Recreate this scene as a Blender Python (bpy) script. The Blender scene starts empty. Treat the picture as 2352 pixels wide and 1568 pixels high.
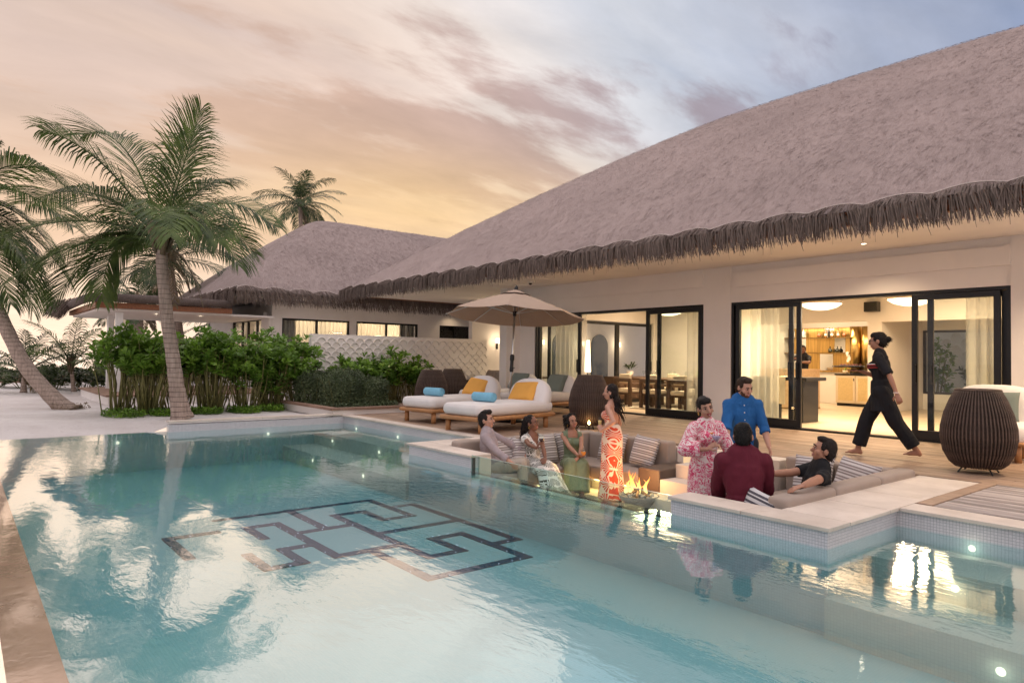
import bpy, bmesh, math, random
import numpy as np
from mathutils import Vector, Matrix, noise
random.seed(7); rng = np.random.default_rng(7)
sc = bpy.context.scene
COL = sc.collection
PI = math.pi
V = Vector

# ---------------------------------------------------------------- camera
CAM_H = 1.25
yaw, pit, rol = math.radians(39.1), math.radians(1.4), math.radians(.73)
F0 = V((-math.cos(yaw), math.sin(yaw), 0)); R0 = V((math.sin(yaw), math.cos(yaw), 0)); U0 = V((0, 0, 1))
CF = F0*math.cos(pit) + U0*math.sin(pit); U1 = U0*math.cos(pit) - F0*math.sin(pit)
CR = R0*math.cos(rol) + U1*math.sin(rol); CU = U1*math.cos(rol) - R0*math.sin(rol)
cam = bpy.data.cameras.new('camera'); cam.lens = 24.0; cam.sensor_width = 36; cam.clip_end = 6000; cam.clip_start = .05
co = bpy.data.objects.new('camera', cam); COL.objects.link(co)
m3 = Matrix((CR, CU, -CF)).transposed()
co.matrix_world = Matrix.Translation((0, 0, CAM_H)) @ m3.to_4x4()
sc.camera = co

# ---------------------------------------------------------------- node helpers
def nn(nt, t, **kw):
    n = nt.nodes.new(t)
    for k, v in kw.items():
        if k.startswith('i_'): n.inputs[k[2:].replace('_', ' ')].default_value = v
        else: setattr(n, k, v)
    return n
def lk(nt, a, b): nt.links.new(a, b)
def ramp(nt, fac, stops, interp='LINEAR'):
    r = nn(nt, 'ShaderNodeValToRGB'); r.color_ramp.interpolation = interp
    e = r.color_ramp.elements
    while len(e) < len(stops): e.new(.5)
    for el, (p, c) in zip(e, stops):
        el.position = p; el.color = (*c, 1) if len(c) == 3 else c
    lk(nt, fac, r.inputs[0]); return r.outputs[0]
def mth(nt, op, a, b=None, c=None, clamp=False):
    n = nn(nt, 'ShaderNodeMath', operation=op, use_clamp=clamp)
    for i, x in enumerate((a, b, c)):
        if x is None: continue
        if isinstance(x, (int, float)): n.inputs[i].default_value = x
        else: lk(nt, x, n.inputs[i])
    return n.outputs[0]
def vmth(nt, op, a, b=None):
    n = nn(nt, 'ShaderNodeVectorMath', operation=op)
    for i, x in enumerate((a, b)):
        if x is None: continue
        if isinstance(x, (tuple, list)): n.inputs[i].default_value = x
        else: lk(nt, x, n.inputs[i])
    return n.outputs['Value'] if op in ('DOT_PRODUCT', 'LENGTH', 'DISTANCE') else n.outputs[0]
def mixc(nt, fac, a, b, blend='MIX'):
    n = nn(nt, 'ShaderNodeMix', data_type='RGBA', blend_type=blend)
    for i, x in ((0, fac), (6, a), (7, b)):
        if isinstance(x, (int, float)): n.inputs[i].default_value = x
        elif isinstance(x, (tuple, list)): n.inputs[i].default_value = (*x, 1) if len(x) == 3 else x
        else: lk(nt, x, n.inputs[i])
    return n.outputs[2]

# ---------------------------------------------------------------- world: dusk sky with thin lit cloud
SUNDIR = V((-.985, .10, .085)).normalized()
w = bpy.data.worlds.new('World'); sc.world = w; w.use_nodes = True
nt = w.node_tree; nt.nodes.clear()
tc = nn(nt, 'ShaderNodeTexCoord'); D = vmth(nt, 'NORMALIZE', tc.outputs['Generated'])
sep = nn(nt, 'ShaderNodeSeparateXYZ'); lk(nt, D, sep.inputs[0]); dz = mth(nt, 'MAXIMUM', sep.outputs[2], 0.0)
g = mth(nt, 'MULTIPLY_ADD', vmth(nt, 'DOT_PRODUCT', D, tuple(V((SUNDIR.x, SUNDIR.y, 0)).normalized())), .5, .5)
low = ramp(nt, g, [(0, (1.6, 1.36, 1.28)), (.55, (1.45, 1.2, 1.12)), (.76, (.90, .64, .50)), (.85, (1.10, .78, .46)), (.92, (1.16, .88, .60)), (.97, (1.14, .97, .82)), (1, (1.16, 1.03, .94))])  # low g in these ramps, behind the camera, raised to light the facade
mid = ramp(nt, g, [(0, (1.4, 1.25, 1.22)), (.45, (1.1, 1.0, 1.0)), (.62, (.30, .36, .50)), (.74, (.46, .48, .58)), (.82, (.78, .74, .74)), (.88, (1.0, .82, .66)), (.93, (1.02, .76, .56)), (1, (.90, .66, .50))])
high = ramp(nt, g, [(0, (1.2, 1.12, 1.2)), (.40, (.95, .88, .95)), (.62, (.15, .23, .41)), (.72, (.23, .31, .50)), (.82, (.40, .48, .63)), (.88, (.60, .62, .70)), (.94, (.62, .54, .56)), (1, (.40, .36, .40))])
def sstep(a, b):
    e = nn(nt, 'ShaderNodeMapRange', interpolation_type='SMOOTHSTEP', clamp=True); lk(nt, dz, e.inputs[0]); e.inputs[1].default_value = a; e.inputs[2].default_value = b; return e
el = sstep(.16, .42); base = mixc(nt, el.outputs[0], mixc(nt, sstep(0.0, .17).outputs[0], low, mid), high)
# clouds on a flat layer overhead
inv = mth(nt, 'DIVIDE', 1.0, mth(nt, 'ADD', dz, .16))
pv = vmth(nt, 'MULTIPLY', D, (1, 1, 0)); scl = nn(nt, 'ShaderNodeVectorMath', operation='SCALE'); lk(nt, pv, scl.inputs[0]); lk(nt, inv, scl.inputs[3])
mp = nn(nt, 'ShaderNodeMapping'); lk(nt, scl.outputs[0], mp.inputs[0]); mp.inputs['Rotation'].default_value = (0, 0, math.radians(62)); mp.inputs['Scale'].default_value = (1.5, .55, 1); mp.inputs['Location'].default_value = (3.1, 1.7, .4)
n1 = nn(nt, 'ShaderNodeTexNoise', i_Scale=1.1, i_Detail=7, i_Roughness=.52, i_Distortion=.25); lk(nt, mp.outputs[0], n1.inputs['Vector'])
mp2 = nn(nt, 'ShaderNodeMapping'); lk(nt, scl.outputs[0], mp2.inputs[0]); mp2.inputs['Rotation'].default_value = (0, 0, math.radians(40)); mp2.inputs['Scale'].default_value = (2.4, .9, 1); mp2.inputs['Location'].default_value = (7.4, 2.2, 0)
n2 = nn(nt, 'ShaderNodeTexNoise', i_Scale=1.9, i_Detail=7, i_Roughness=.58, i_Distortion=.2); lk(nt, mp2.outputs[0], n2.inputs['Vector'])
thin = ramp(nt, n1.outputs[0], [(.34, (0, 0, 0)), (.47, (.6, .6, .6)), (.62, (.97, .97, .97))])
lit = ramp(nt, g, [(0, (1.3, 1.15, 1.12)), (.5, (.80, .76, .80)), (.66, (.46, .50, .62)), (.76, (.66, .68, .76)), (.84, (.90, .90, .93)), (.895, (1.02, .92, .86)), (.94, (.96, .78, .68)), (1, (.68, .55, .51))])
zz = nn(nt, 'ShaderNodeMapRange', interpolation_type='SMOOTHSTEP', clamp=True); lk(nt, dz, zz.inputs[0]); zz.inputs[1].default_value = .46; zz.inputs[2].default_value = .85
c1 = mixc(nt, mth(nt, 'MULTIPLY', thin, mth(nt, 'MULTIPLY_ADD', el.outputs[0], .75, .25)), base, lit)
# mauve cloud bank
bank = tuple((CF + CR*((1010-1176)/1568) + CU*((784-330)/1568)).normalized())
ax = tuple(CR); ay = tuple(CU)
bx_ = mth(nt, 'DIVIDE', vmth(nt, 'DOT_PRODUCT', vmth(nt, 'SUBTRACT', D, bank), ax), .34)
by_ = mth(nt, 'DIVIDE', mth(nt, 'SUBTRACT', vmth(nt, 'DOT_PRODUCT', vmth(nt, 'SUBTRACT', D, bank), ay), 0.0), .085)
r2 = mth(nt, 'ADD', mth(nt, 'MULTIPLY', bx_, bx_), mth(nt, 'MULTIPLY', by_, by_))
bm_ = mth(nt, 'POWER', 2.718, mth(nt, 'MULTIPLY', r2, -1.0))
dk = nn(nt, 'ShaderNodeMapRange', interpolation_type='SMOOTHSTEP', clamp=True)
lk(nt, mth(nt, 'MULTIPLY_ADD', bm_, .34, n2.outputs[0]), dk.inputs[0]); dk.inputs[1].default_value = .58; dk.inputs[2].default_value = .76
mauve = ramp(nt, g, [(0, (.9, .8, .8)), (.5, (.5, .46, .5)), (.64, (.27, .28, .38)), (.74, (.34, .32, .40)), (.84, (.46, .375, .40)), (.90, (.58, .43, .40)), (.95, (.66, .48, .40)), (1, (.72, .52, .42))])
c2 = mixc(nt, mth(nt, 'MULTIPLY', dk.outputs[0], .85), c1, mauve)
# warm lit cloud low over the roofs
gw_ = tuple((CF + CR*((930-1176)/1568) + CU*((784-480)/1568)).normalized()); dd = vmth(nt, 'SUBTRACT', D, gw_)
gx_ = mth(nt, 'DIVIDE', vmth(nt, 'DOT_PRODUCT', dd, ax), .26); gy_ = mth(nt, 'DIVIDE', vmth(nt, 'DOT_PRODUCT', dd, ay), .07)
gm = mth(nt, 'POWER', 2.718, mth(nt, 'MULTIPLY', mth(nt, 'ADD', mth(nt, 'MULTIPLY', gx_, gx_), mth(nt, 'MULTIPLY', gy_, gy_)), -1.0))
c2 = mixc(nt, mth(nt, 'MULTIPLY', gm, mth(nt, 'MULTIPLY_ADD', n1.outputs[0], .9, .05), clamp=True), c2, (1.10, .80, .46))
mp3 = nn(nt, 'ShaderNodeMapping'); lk(nt, scl.outputs[0], mp3.inputs[0]); mp3.inputs['Rotation'].default_value = (0, 0, math.radians(55)); mp3.inputs['Scale'].default_value = (1.0, .55, 1)
n3 = nn(nt, 'ShaderNodeTexNoise', i_Scale=4.2, i_Detail=8, i_Roughness=.6, i_Distortion=.3); lk(nt, mp3.outputs[0], n3.inputs['Vector'])
mott = mth(nt, 'MULTIPLY_ADD', n3.outputs[0], .55, .735); mc_ = nn(nt, 'ShaderNodeCombineColor'); [lk(nt, mott, mc_.inputs[q]) for q in range(3)]
c2 = mixc(nt, 1.0, c2, mc_.outputs[0], 'MULTIPLY')
# wide soft glow over the place where the sun went down
gl = mth(nt, 'POWER', mth(nt, 'MAXIMUM', vmth(nt, 'DOT_PRODUCT', D, tuple(SUNDIR)), 0.0), 14.0)
c3 = mixc(nt, mth(nt, 'MULTIPLY', gl, .18, clamp=True), c2, (1.45, 1.12, .90), 'MIX')
c3 = mixc(nt, zz.outputs[0], c3, (1.5, 1.38, 1.38))  # overhead sky out of view, brightened to add light below
sky = nn(nt, 'ShaderNodeTexSky', sky_type='NISHITA', sun_disc=False); sky.sun_elevation = math.radians(4.9)
sky.sun_rotation = math.atan2(SUNDIR.x, SUNDIR.y)
bg1 = nn(nt, 'ShaderNodeBackground'); lk(nt, sky.outputs[0], bg1.inputs[0]); bg1.inputs[1].default_value = .004
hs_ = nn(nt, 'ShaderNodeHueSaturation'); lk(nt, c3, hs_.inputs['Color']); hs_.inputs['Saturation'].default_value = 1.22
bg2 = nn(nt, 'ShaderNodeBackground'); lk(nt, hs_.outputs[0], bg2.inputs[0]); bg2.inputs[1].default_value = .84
ad = nn(nt, 'ShaderNodeAddShader'); lk(nt, bg1.outputs[0], ad.inputs[0]); lk(nt, bg2.outputs[0], ad.inputs[1])
wo = nn(nt, 'ShaderNodeOutputWorld'); lk(nt, ad.outputs[0], wo.inputs[0])

# ---------------------------------------------------------------- sun (already veiled: soft and weak)
sl = bpy.data.lights.new('sun', 'SUN'); sl.energy = .8; sl.angle = math.radians(75); sl.color = (1, .76, .58)
so = bpy.data.objects.new('sun', sl); COL.objects.link(so)
so.rotation_euler = V((SUNDIR.x, SUNDIR.y, .22)).to_track_quat('Z', 'Y').to_euler()

vs = sc.view_settings
vs.view_transform = 'Standard'; vs.look = 'None'; vs.exposure = 0.06; vs.gamma = 1.0; vs.use_curve_mapping = False
sc.render.engine = 'CYCLES'
cy = sc.cycles; cy.use_denoising = True; cy.use_adaptive_sampling = True; cy.adaptive_threshold = .04; cy.max_bounces = 6; cy.diffuse_bounces = 3; cy.glossy_bounces = 3; cy.transparent_max_bounces = 12; cy.transmission_bounces = 4
cy.caustics_reflective = False; cy.caustics_refractive = False; cy.sample_clamp_indirect = 6.0
try: cy.denoiser = 'OPENIMAGEDENOISE'
except Exception: pass
# ---------------------------------------------------------------- mesh helpers
class MB:
    def __init__(s): s.v = []; s.f = []; s.m = []; s.mi = 0
    def add(s, vs, fs):
        o = len(s.v); s.v += [tuple(p) for p in vs]
        s.f += [tuple(i+o for i in f) for f in fs]; s.m += [s.mi]*len(fs); return s
    def box(s, x0, x1, y0, y1, z0, z1, M=None):
        p = [(x, y, z) for z in (z0, z1) for y in (y0, y1) for x in (x0, x1)]
        if M is not None: p = [M @ V(q) for q in p]
        return s.add(p, [(0, 2, 3, 1), (4, 5, 7, 6), (0, 1, 5, 4), (2, 6, 7, 3), (0, 4, 6, 2), (1, 3, 7, 5)])
    def tube(s, path, rad, n=8, cap=True, flat=None):
        path = [V(p) for p in path]; k = len(path)
        if isinstance(rad, (int, float)): rad = [rad]*k
        vs = []; prev = None
        for i, p in enumerate(path):
            t = (path[min(i+1, k-1)] - path[max(i-1, 0)])
            if t.length < 1e-9: t = V((0, 0, 1))
            t.normalize()
            if prev is None:
                a = V((0, 0, 1)) if abs(t.z) < .9 else V((1, 0, 0)); u = t.cross(a).normalized()
            else:
                u = prev - t*prev.dot(t)
                u = u.normalized() if u.length > 1e-6 else t.orthogonal().normalized()
            prev = u; w_ = t.cross(u)
            r = rad[i]
            for j in range(n):
                a = 2*PI*j/n; d = u*math.cos(a) + w_*math.sin(a)*(1 if flat is None else flat)
                vs.append(p + d*r)
        fs = [(i*n+j, i*n+(j+1) % n, (i+1)*n+(j+1) % n, (i+1)*n+j) for i in range(k-1) for j in range(n)]
        if cap: fs += [tuple(range(n-1, -1, -1)), tuple((k-1)*n+j for j in range(n))]
        return s.add(vs, fs)
    def cyl(s, p0, p1, r0, r1=None, n=12): return s.tube([p0, p1], [r0, r0 if r1 is None else r1], n)
    def lathe(s, prof, n=24, c=(0, 0, 0), wave=None, cap=True):
        vs = []; c = V(c)
        for r, z in prof:
            for j in range(n):
                a = 2*PI*j/n; rr = r*(1 if wave is None else wave(a, z))
                vs.append(c + V((rr*math.cos(a), rr*math.sin(a), z)))
        k = len(prof)
        fs = [(i*n+j, i*n+(j+1) % n, (i+1)*n+(j+1) % n, (i+1)*n+j) for i in range(k-1) for j in range(n)]
        if cap: fs += [tuple(range(n-1, -1, -1)), tuple((k-1)*n+j for j in range(n))]
        return s.add(vs, fs)
    def grid(s, P, flip=False):
        r, c = len(P), len(P[0]); vs = [q for row in P for q in row]
        fs = [(i*c+j, i*c+j+1, (i+1)*c+j+1, (i+1)*c+j) for i in range(r-1) for j in range(c-1)]
        if flip: fs = [f[::-1] for f in fs]
        return s.add(vs, fs)
    def ell(s, c, r, n=12, m=8, M=None):
        vs = []; c = V(c)
        for i in range(m+1):
            t = PI*i/m
            for j in range(n):
                a = 2*PI*j/n; q = V((r[0]*math.sin(t)*math.cos(a), r[1]*math.sin(t)*math.sin(a), -r[2]*math.cos(t)))
                vs.append(c + (M @ q if M is not None else q))
        return s.add(vs, [(i*n+j, i*n+(j+1) % n, (i+1)*n+(j+1) % n, (i+1)*n+j) for i in range(m) for j in range(n)])
    def strip(s, pts, wid, up):           # flat ribbon along pts with widths
        a = []; b = []; k = len(pts)
        for i in range(k):
            t = (pts[min(i+1, k-1)] - pts[max(i-1, 0)]); sd = t.cross(up)
            sd = sd.normalized() if sd.length > 1e-8 else V((1, 0, 0))
            a.append(pts[i] - sd*wid[i]*.5); b.append(pts[i] + sd*wid[i]*.5)
        return s.add(a+b, [(i, i+1, k+i+1, k+i) for i in range(k-1)])
    def mesh(s, name, mats, smooth=False, bevel=0, seg=2, angle=None):
        me = bpy.data.meshes.new(name); me.from_pydata([tuple(p) for p in s.v], [], s.f)
        for m in (mats if isinstance(mats, (list, tuple)) else [mats]): me.materials.append(m)
        if any(s.m): me.polygons.foreach_set('material_index', s.m)
        if bevel:
            bm = bmesh.new(); bm.from_mesh(me)
            bmesh.ops.remove_doubles(bm, verts=bm.verts, dist=1e-6)
            ed = [e for e in bm.edges if len(e.link_faces) == 2 and e.calc_face_angle(0) > .5]
            bmesh.ops.bevel(bm, geom=ed, offset=bevel, segments=seg, profile=.6, affect='EDGES', clamp_overlap=True)
            bm.to_mesh(me); bm.free()
        if smooth: me.polygons.foreach_set('use_smooth', [True]*len(me.polygons))
        me.update(); return me
    def build(s, name, mats, parent=None, smooth=False, bevel=0, seg=2, **kw):
        return put(name, s.mesh(name, mats, smooth, bevel, seg), parent, **kw)
def put(name, me, parent=None, loc=None, rot=None, kind=None, label=None, cat=None, group=None, scale=None):
    o = bpy.data.objects.new(name, me); COL.objects.link(o)
    if parent is not None: o.parent = parent
    if loc is not None: o.location = loc
    if rot is not None: o.rotation_euler = rot
    if scale is not None: o.scale = scale
    return tag(o, label, cat, group, kind)
def tag(o, label=None, cat=None, group=None, kind=None):
    for k, v in (('label', label), ('category', cat), ('group', group), ('kind', kind)):
        if v: o[k] = v
    return o
def thing(name, label, cat, loc=(0, 0, 0), rz=0, group=None): return put(name, None, None, loc, (0, 0, rz), None, label, cat, group)
def struct(name, mb, m, parent=None, **kw): return mb.build(name, m, parent, kind='structure', **kw)
def boxm(*a): return MB().box(*a)
def copytree(o, parent=None):
    c = o.copy(); COL.objects.link(c); c.parent = parent
    for ch in list(o.children): copytree(ch, c)
    return c
def setp(me, smooth=True): me.polygons.foreach_set('use_smooth', [smooth]*len(me.polygons)); return me
def pillow(w, d, h, n=14, e=.35, puff=1.0, corner=.5):    # soft cushion in xy, thickness h, centred
    top = []; bot = []
    for i in range(n+1):
        rt = []; rb = []
        for j in range(n+1):
            u = -1+2*i/n; v = -1+2*j/n
            su = math.copysign(abs(u)**.8, u); sv = math.copysign(abs(v)**.8, v)
            k = max(0, (1-abs(u)**3))*max(0, (1-abs(v)**3)); z = h*.5*(k**e)*puff
            pin = 1-.06*(1-abs(u)**2)*abs(v)**4; pin2 = 1-.06*(1-abs(v)**2)*abs(u)**4
            x = su*w/2*pin2; y = sv*d/2*pin
            rt.append(V((x, y, z))); rb.append(V((x, y, -z)))
        top.append(rt); bot.append(rb)
    mb = MB(); mb.grid(top, flip=True); mb.grid(bot); return mb
def rbox(w, d, h, r, n=6, bulge=0.0, z0=0):               # rounded box (superellipsoid-like) standing on z0
    mb = MB(); P = []
    def prof(t, half, rr):
        return None
    rows = []
    steps = []
    for k in range(n+1):
        a = PI/2*k/n; steps.append((r*(1-math.sin(a)), r*(1-math.cos(a))))
    # outline ring of rounded rectangle with inset i at height z
    def ring(ins, z, m=6):
        hw, hd = w/2-ins, d/2-ins; rr = max(r*1.6-ins, .004); pts = []
        for (cx_, cy_, a0) in ((hw-rr, hd-rr, 0), (-hw+rr, hd-rr, PI/2), (-hw+rr, -hd+rr, PI), (hw-rr, -hd+rr, 1.5*PI)):
            for q in range(m+1):
                a = a0 + PI/2*q/m; pts.append(V((cx_+rr*math.cos(a), cy_+rr*math.sin(a), z)))
        return pts
    rings = []
    for k in range(n+1):
        a = PI/2*k/n; rings.append(ring(r*(1-math.sin(a)), z0+r*(1-math.cos(a))))
    mid = rings[-1]
    for k in range(n, -1, -1):
        a = PI/2*k/n; rings.append(ring(r*(1-math.sin(a)), z0+h-r*(1-math.cos(a))))
    top = rings[-1]
    for q in (.82, .6, .35, .12):
        rings.append([V((p.x*q, p.y*q, z0+h+bulge*(1-q*q))) for p in top])
    c = len(rings[0]); vs = [p for rg in rings for p in rg]
    fs = [(i*c+j, i*c+(j+1) % c, (i+1)*c+(j+1) % c, (i+1)*c+j) for i in range(len(rings)-1) for j in range(c)]
    fs += [tuple(range(c-1, -1, -1)), tuple((len(rings)-1)*c+j for j in range(c))]
    return mb.add(vs, fs)

# ---------------------------------------------------------------- materials
MATS = {}
def newmat(name):
    m = bpy.data.materials.new(name); m.use_nodes = True; m.node_tree.nodes.clear(); MATS[name] = m
    return m, m.node_tree
def finish(nt, sh, disp=None):
    o = nn(nt, 'ShaderNodeOutputMaterial'); lk(nt, sh, o.inputs[0])
def bsdf(nt, col, rough=.6, metal=0, spec=.5, normal=None, **kw):
    b = nn(nt, 'ShaderNodeBsdfPrincipled'); b.inputs['Metallic'].default_value = metal; b.inputs['Specular IOR Level'].default_value = spec
    for x, k in ((col, 'Base Color'), (rough, 'Roughness')):
        if isinstance(x, (int, float)): b.inputs[k].default_value = x
        elif isinstance(x, (tuple, list)): b.inputs[k].default_value = (*x[:3], 1)
        else: lk(nt, x, b.inputs[k])
    if normal is not None: lk(nt, normal, b.inputs['Normal'])
    for k, v in kw.items(): b.inputs[k.replace('_', ' ')].default_value = v
    return b.outputs[0]
def coords(nt, scale=(1, 1, 1), rot=(0, 0, 0), kind='Object', loc=(0, 0, 0)):
    t = nn(nt, 'ShaderNodeTexCoord'); m = nn(nt, 'ShaderNodeMapping'); lk(nt, t.outputs[kind], m.inputs[0])
    m.inputs['Scale'].default_value = scale; m.inputs['Rotation'].default_value = rot; m.inputs['Location'].default_value = loc
    return m.outputs[0]
def tnoise(nt, vec, scale=5, detail=5, rough=.55, dist=0):
    n = nn(nt, 'ShaderNodeTexNoise', i_Scale=scale, i_Detail=detail, i_Roughness=rough, i_Distortion=dist); lk(nt, vec, n.inputs['Vector']); return n.outputs[0]
def bump(nt, h, strength=.4, dist=.01):
    b = nn(nt, 'ShaderNodeBump'); b.inputs['Strength'].default_value = strength; b.inputs['Distance'].default_value = dist; lk(nt, h, b.inputs['Height']); return b.outputs[0]
def mat(name, col, rough=.6, var=.12, scale=4, bumps=0, bscale=60, bdist=.004, metal=0, rand=0, stretch=(1, 1, 1), spec=.4, tint=None, **kw):
    if name in MATS: return MATS[name]
    m, nt = newmat(name); vec = coords(nt, stretch)
    n = tnoise(nt, vec, scale, 6)
    lo = tuple(c*(1-var) for c in col); hi = tuple(min(1, c*(1+var)) for c in (tint or col))
    c = ramp(nt, n, [(.3, lo), (.7, hi)])
    if rand:
        oi = nn(nt, 'ShaderNodeObjectInfo'); h = nn(nt, 'ShaderNodeHueSaturation'); lk(nt, c, h.inputs['Color'])
        lk(nt, mth(nt, 'MULTIPLY_ADD', oi.outputs['Random'], 2*rand, 1-rand), h.inputs['Value']); c = h.outputs[0]
    nr = None
    if bumps: nr = bump(nt, tnoise(nt, vec, bscale, 4), bumps, bdist)
    finish(nt, bsdf(nt, c, rough, metal, spec, nr, **kw)); return m
def emit(name, col, strength):
    m, nt = newmat(name); e = nn(nt, 'ShaderNodeEmission'); e.inputs[0].default_value = (*col, 1); e.inputs[1].default_value = strength
    finish(nt, e.outputs[0]); return m
def glassmat(name, tint=(.93, .96, .95), ior=1.45, rough=0.0):
    m, nt = newmat(name); fr = nn(nt, 'ShaderNodeFresnel', i_IOR=ior); tr = nn(nt, 'ShaderNodeBsdfTransparent'); tr.inputs[0].default_value = (*tint, 1)
    gl = nn(nt, 'ShaderNodeBsdfGlossy'); gl.inputs['Roughness'].default_value = rough
    geo = nn(nt, 'ShaderNodeNewGeometry'); fc = mth(nt, 'MULTIPLY', fr.outputs[0], mth(nt, 'SUBTRACT', 1.0, geo.outputs['Backfacing']))
    mx = nn(nt, 'ShaderNodeMixShader'); lk(nt, fc, mx.inputs[0]); lk(nt, tr.outputs[0], mx.inputs[1]); lk(nt, gl.outputs[0], mx.inputs[2])
    finish(nt, mx.outputs[0]); return m
def lamp(name, kind, loc, power, col, parent=None, rot=None, size=.1, **kw):
    l = bpy.data.lights.new(name, kind); l.energy = power; l.color = col
    if kind == 'AREA': l.size = size
    elif kind in ('POINT', 'SPOT'): l.shadow_soft_size = size
    for k, v in kw.items(): setattr(l, k, v)
    o = bpy.data.objects.new(name, l); COL.objects.link(o); o.location = loc
    if rot is not None: o.rotation_euler = rot
    if parent is not None: o.parent = parent
    return o
WARM = (1, .75, .48)
# ---------------------------------------------------------------- surface materials
WATER_Z = -.16; FLOOR_Z = -.82; PIT_Z = -.72
def m_water():
    m, nt = newmat('water'); a = coords(nt, (1, 1, 1)); b = coords(nt, (1.0, 2.6, 1), (0, 0, math.radians(50)))
    big = tnoise(nt, a, 1.15, 3, .5, .4); fine = tnoise(nt, b, 5.5, 4, .55, .3); patch = tnoise(nt, a, .42, 2)
    pm = ramp(nt, patch, [(.38, (.15,)*3), (.62, (1,)*3)])
    hgt = mth(nt, 'ADD', mth(nt, 'MULTIPLY', big, .75), mth(nt, 'MULTIPLY', fine, mth(nt, 'MULTIPLY', pm, .36)))
    nr = bump(nt, hgt, 1.0, .006)
    lw_ = nn(nt, 'ShaderNodeLayerWeight', i_Blend=.5); lk(nt, nr, lw_.inputs['Normal']); fr_ = mth(nt, 'MULTIPLY_ADD', mth(nt, 'POWER', lw_.outputs['Facing'], 2.0), .74, .06, clamp=True)
    tr = nn(nt, 'ShaderNodeBsdfTransparent'); tr.inputs[0].default_value = (.80, .95, .96, 1)
    gl = nn(nt, 'ShaderNodeBsdfGlossy'); gl.inputs['Roughness'].default_value = .02; gl.inputs[0].default_value = (1, 1, 1, 1); lk(nt, nr, gl.inputs['Normal'])
    geo = nn(nt, 'ShaderNodeNewGeometry'); fc = mth(nt, 'MULTIPLY', fr_, mth(nt, 'SUBTRACT', 1.0, geo.outputs['Backfacing']))
    mx = nn(nt, 'ShaderNodeMixShader'); lk(nt, fc, mx.inputs[0]); lk(nt, tr.outputs[0], mx.inputs[1]); lk(nt, gl.outputs[0], mx.inputs[2])
    finish(nt, mx.outputs[0]); return m
def m_mosaic(name, c1, c2, mortar, size=.024, rough=.3, spec=.5):
    m, nt = newmat(name); t = nn(nt, 'ShaderNodeTexCoord'); geo = nn(nt, 'ShaderNodeNewGeometry')
    s = nn(nt, 'ShaderNodeSeparateXYZ'); lk(nt, t.outputs['Object'], s.inputs[0]); ns = nn(nt, 'ShaderNodeSeparateXYZ'); lk(nt, geo.outputs['Normal'], ns.inputs[0])
    isx = mth(nt, 'GREATER_THAN', mth(nt, 'ABSOLUTE', ns.outputs[0]), .7); isz = mth(nt, 'GREATER_THAN', mth(nt, 'ABSOLUTE', ns.outputs[2]), .7)
    def sel(f, a, b): # f?b:a
        return mth(nt, 'ADD', mth(nt, 'MULTIPLY', f, b), mth(nt, 'MULTIPLY', mth(nt, 'SUBTRACT', 1.0, f), a))
    u = sel(isx, s.outputs[0], s.outputs[1]); v = sel(isz, s.outputs[2], s.outputs[1])
    cb = nn(nt, 'ShaderNodeCombineXYZ'); lk(nt, u, cb.inputs[0]); lk(nt, v, cb.inputs[1])
    br = nn(nt, 'ShaderNodeTexBrick', offset=0.0, squash=1.0); lk(nt, cb.outputs[0], br.inputs['Vector'])
    br.inputs['Color1'].default_value = (*c1, 1); br.inputs['Color2'].default_value = (*c2, 1); br.inputs['Mortar'].default_value = (*mortar, 1)
    br.inputs['Scale'].default_value = 1/size*.5; br.inputs['Mortar Size'].default_value = .035; br.inputs['Brick Width'].default_value = .5; br.inputs['Row Height'].default_value = .5; br.inputs['Mortar Smooth'].default_value = .2
    nr = bump(nt, br.outputs['Fac'], -.4, .002)
    finish(nt, bsdf(nt, br.outputs['Color'], rough, 0, spec, nr)); return m
def m_wood(name, c1, c2, scale=3, rand=.18, rough=.65, along='x'):
    m, nt = newmat(name); st = (1, 9, 9) if along == 'x' else (9, 1, 9)
    oi = nn(nt, 'ShaderNodeObjectInfo'); t = nn(nt, 'ShaderNodeTexCoord')
    off = nn(nt, 'ShaderNodeVectorMath', operation='SCALE'); off.inputs[0].default_value = (17, 9, 5); lk(nt, oi.outputs['Random'], off.inputs[3])
    mp_ = nn(nt, 'ShaderNodeMapping'); lk(nt, vmth(nt, 'ADD', t.outputs['Object'], off.outputs[0]), mp_.inputs[0]); mp_.inputs['Scale'].default_value = st
    a = tnoise(nt, mp_.outputs[0], scale, 7, .62, .5)
    b = tnoise(nt, vmth(nt, 'ADD', t.outputs['Object'], off.outputs[0]), 1.3, 3)
    c = ramp(nt, a, [(.28, c2), (.50, tuple((x+y)/2 for x, y in zip(c1, c2))), (.72, c1)])
    h = nn(nt, 'ShaderNodeHueSaturation'); lk(nt, c, h.inputs['Color'])
    lk(nt, mth(nt, 'ADD', mth(nt, 'MULTIPLY_ADD', oi.outputs['Random'], 2*rand, 1-rand-.12), mth(nt, 'MULTIPLY', b, .25)), h.inputs['Value'])
    nr = bump(nt, a, .35, .003)
    finish(nt, bsdf(nt, h.outputs[0], rough, 0, .35, nr)); return m
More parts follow.
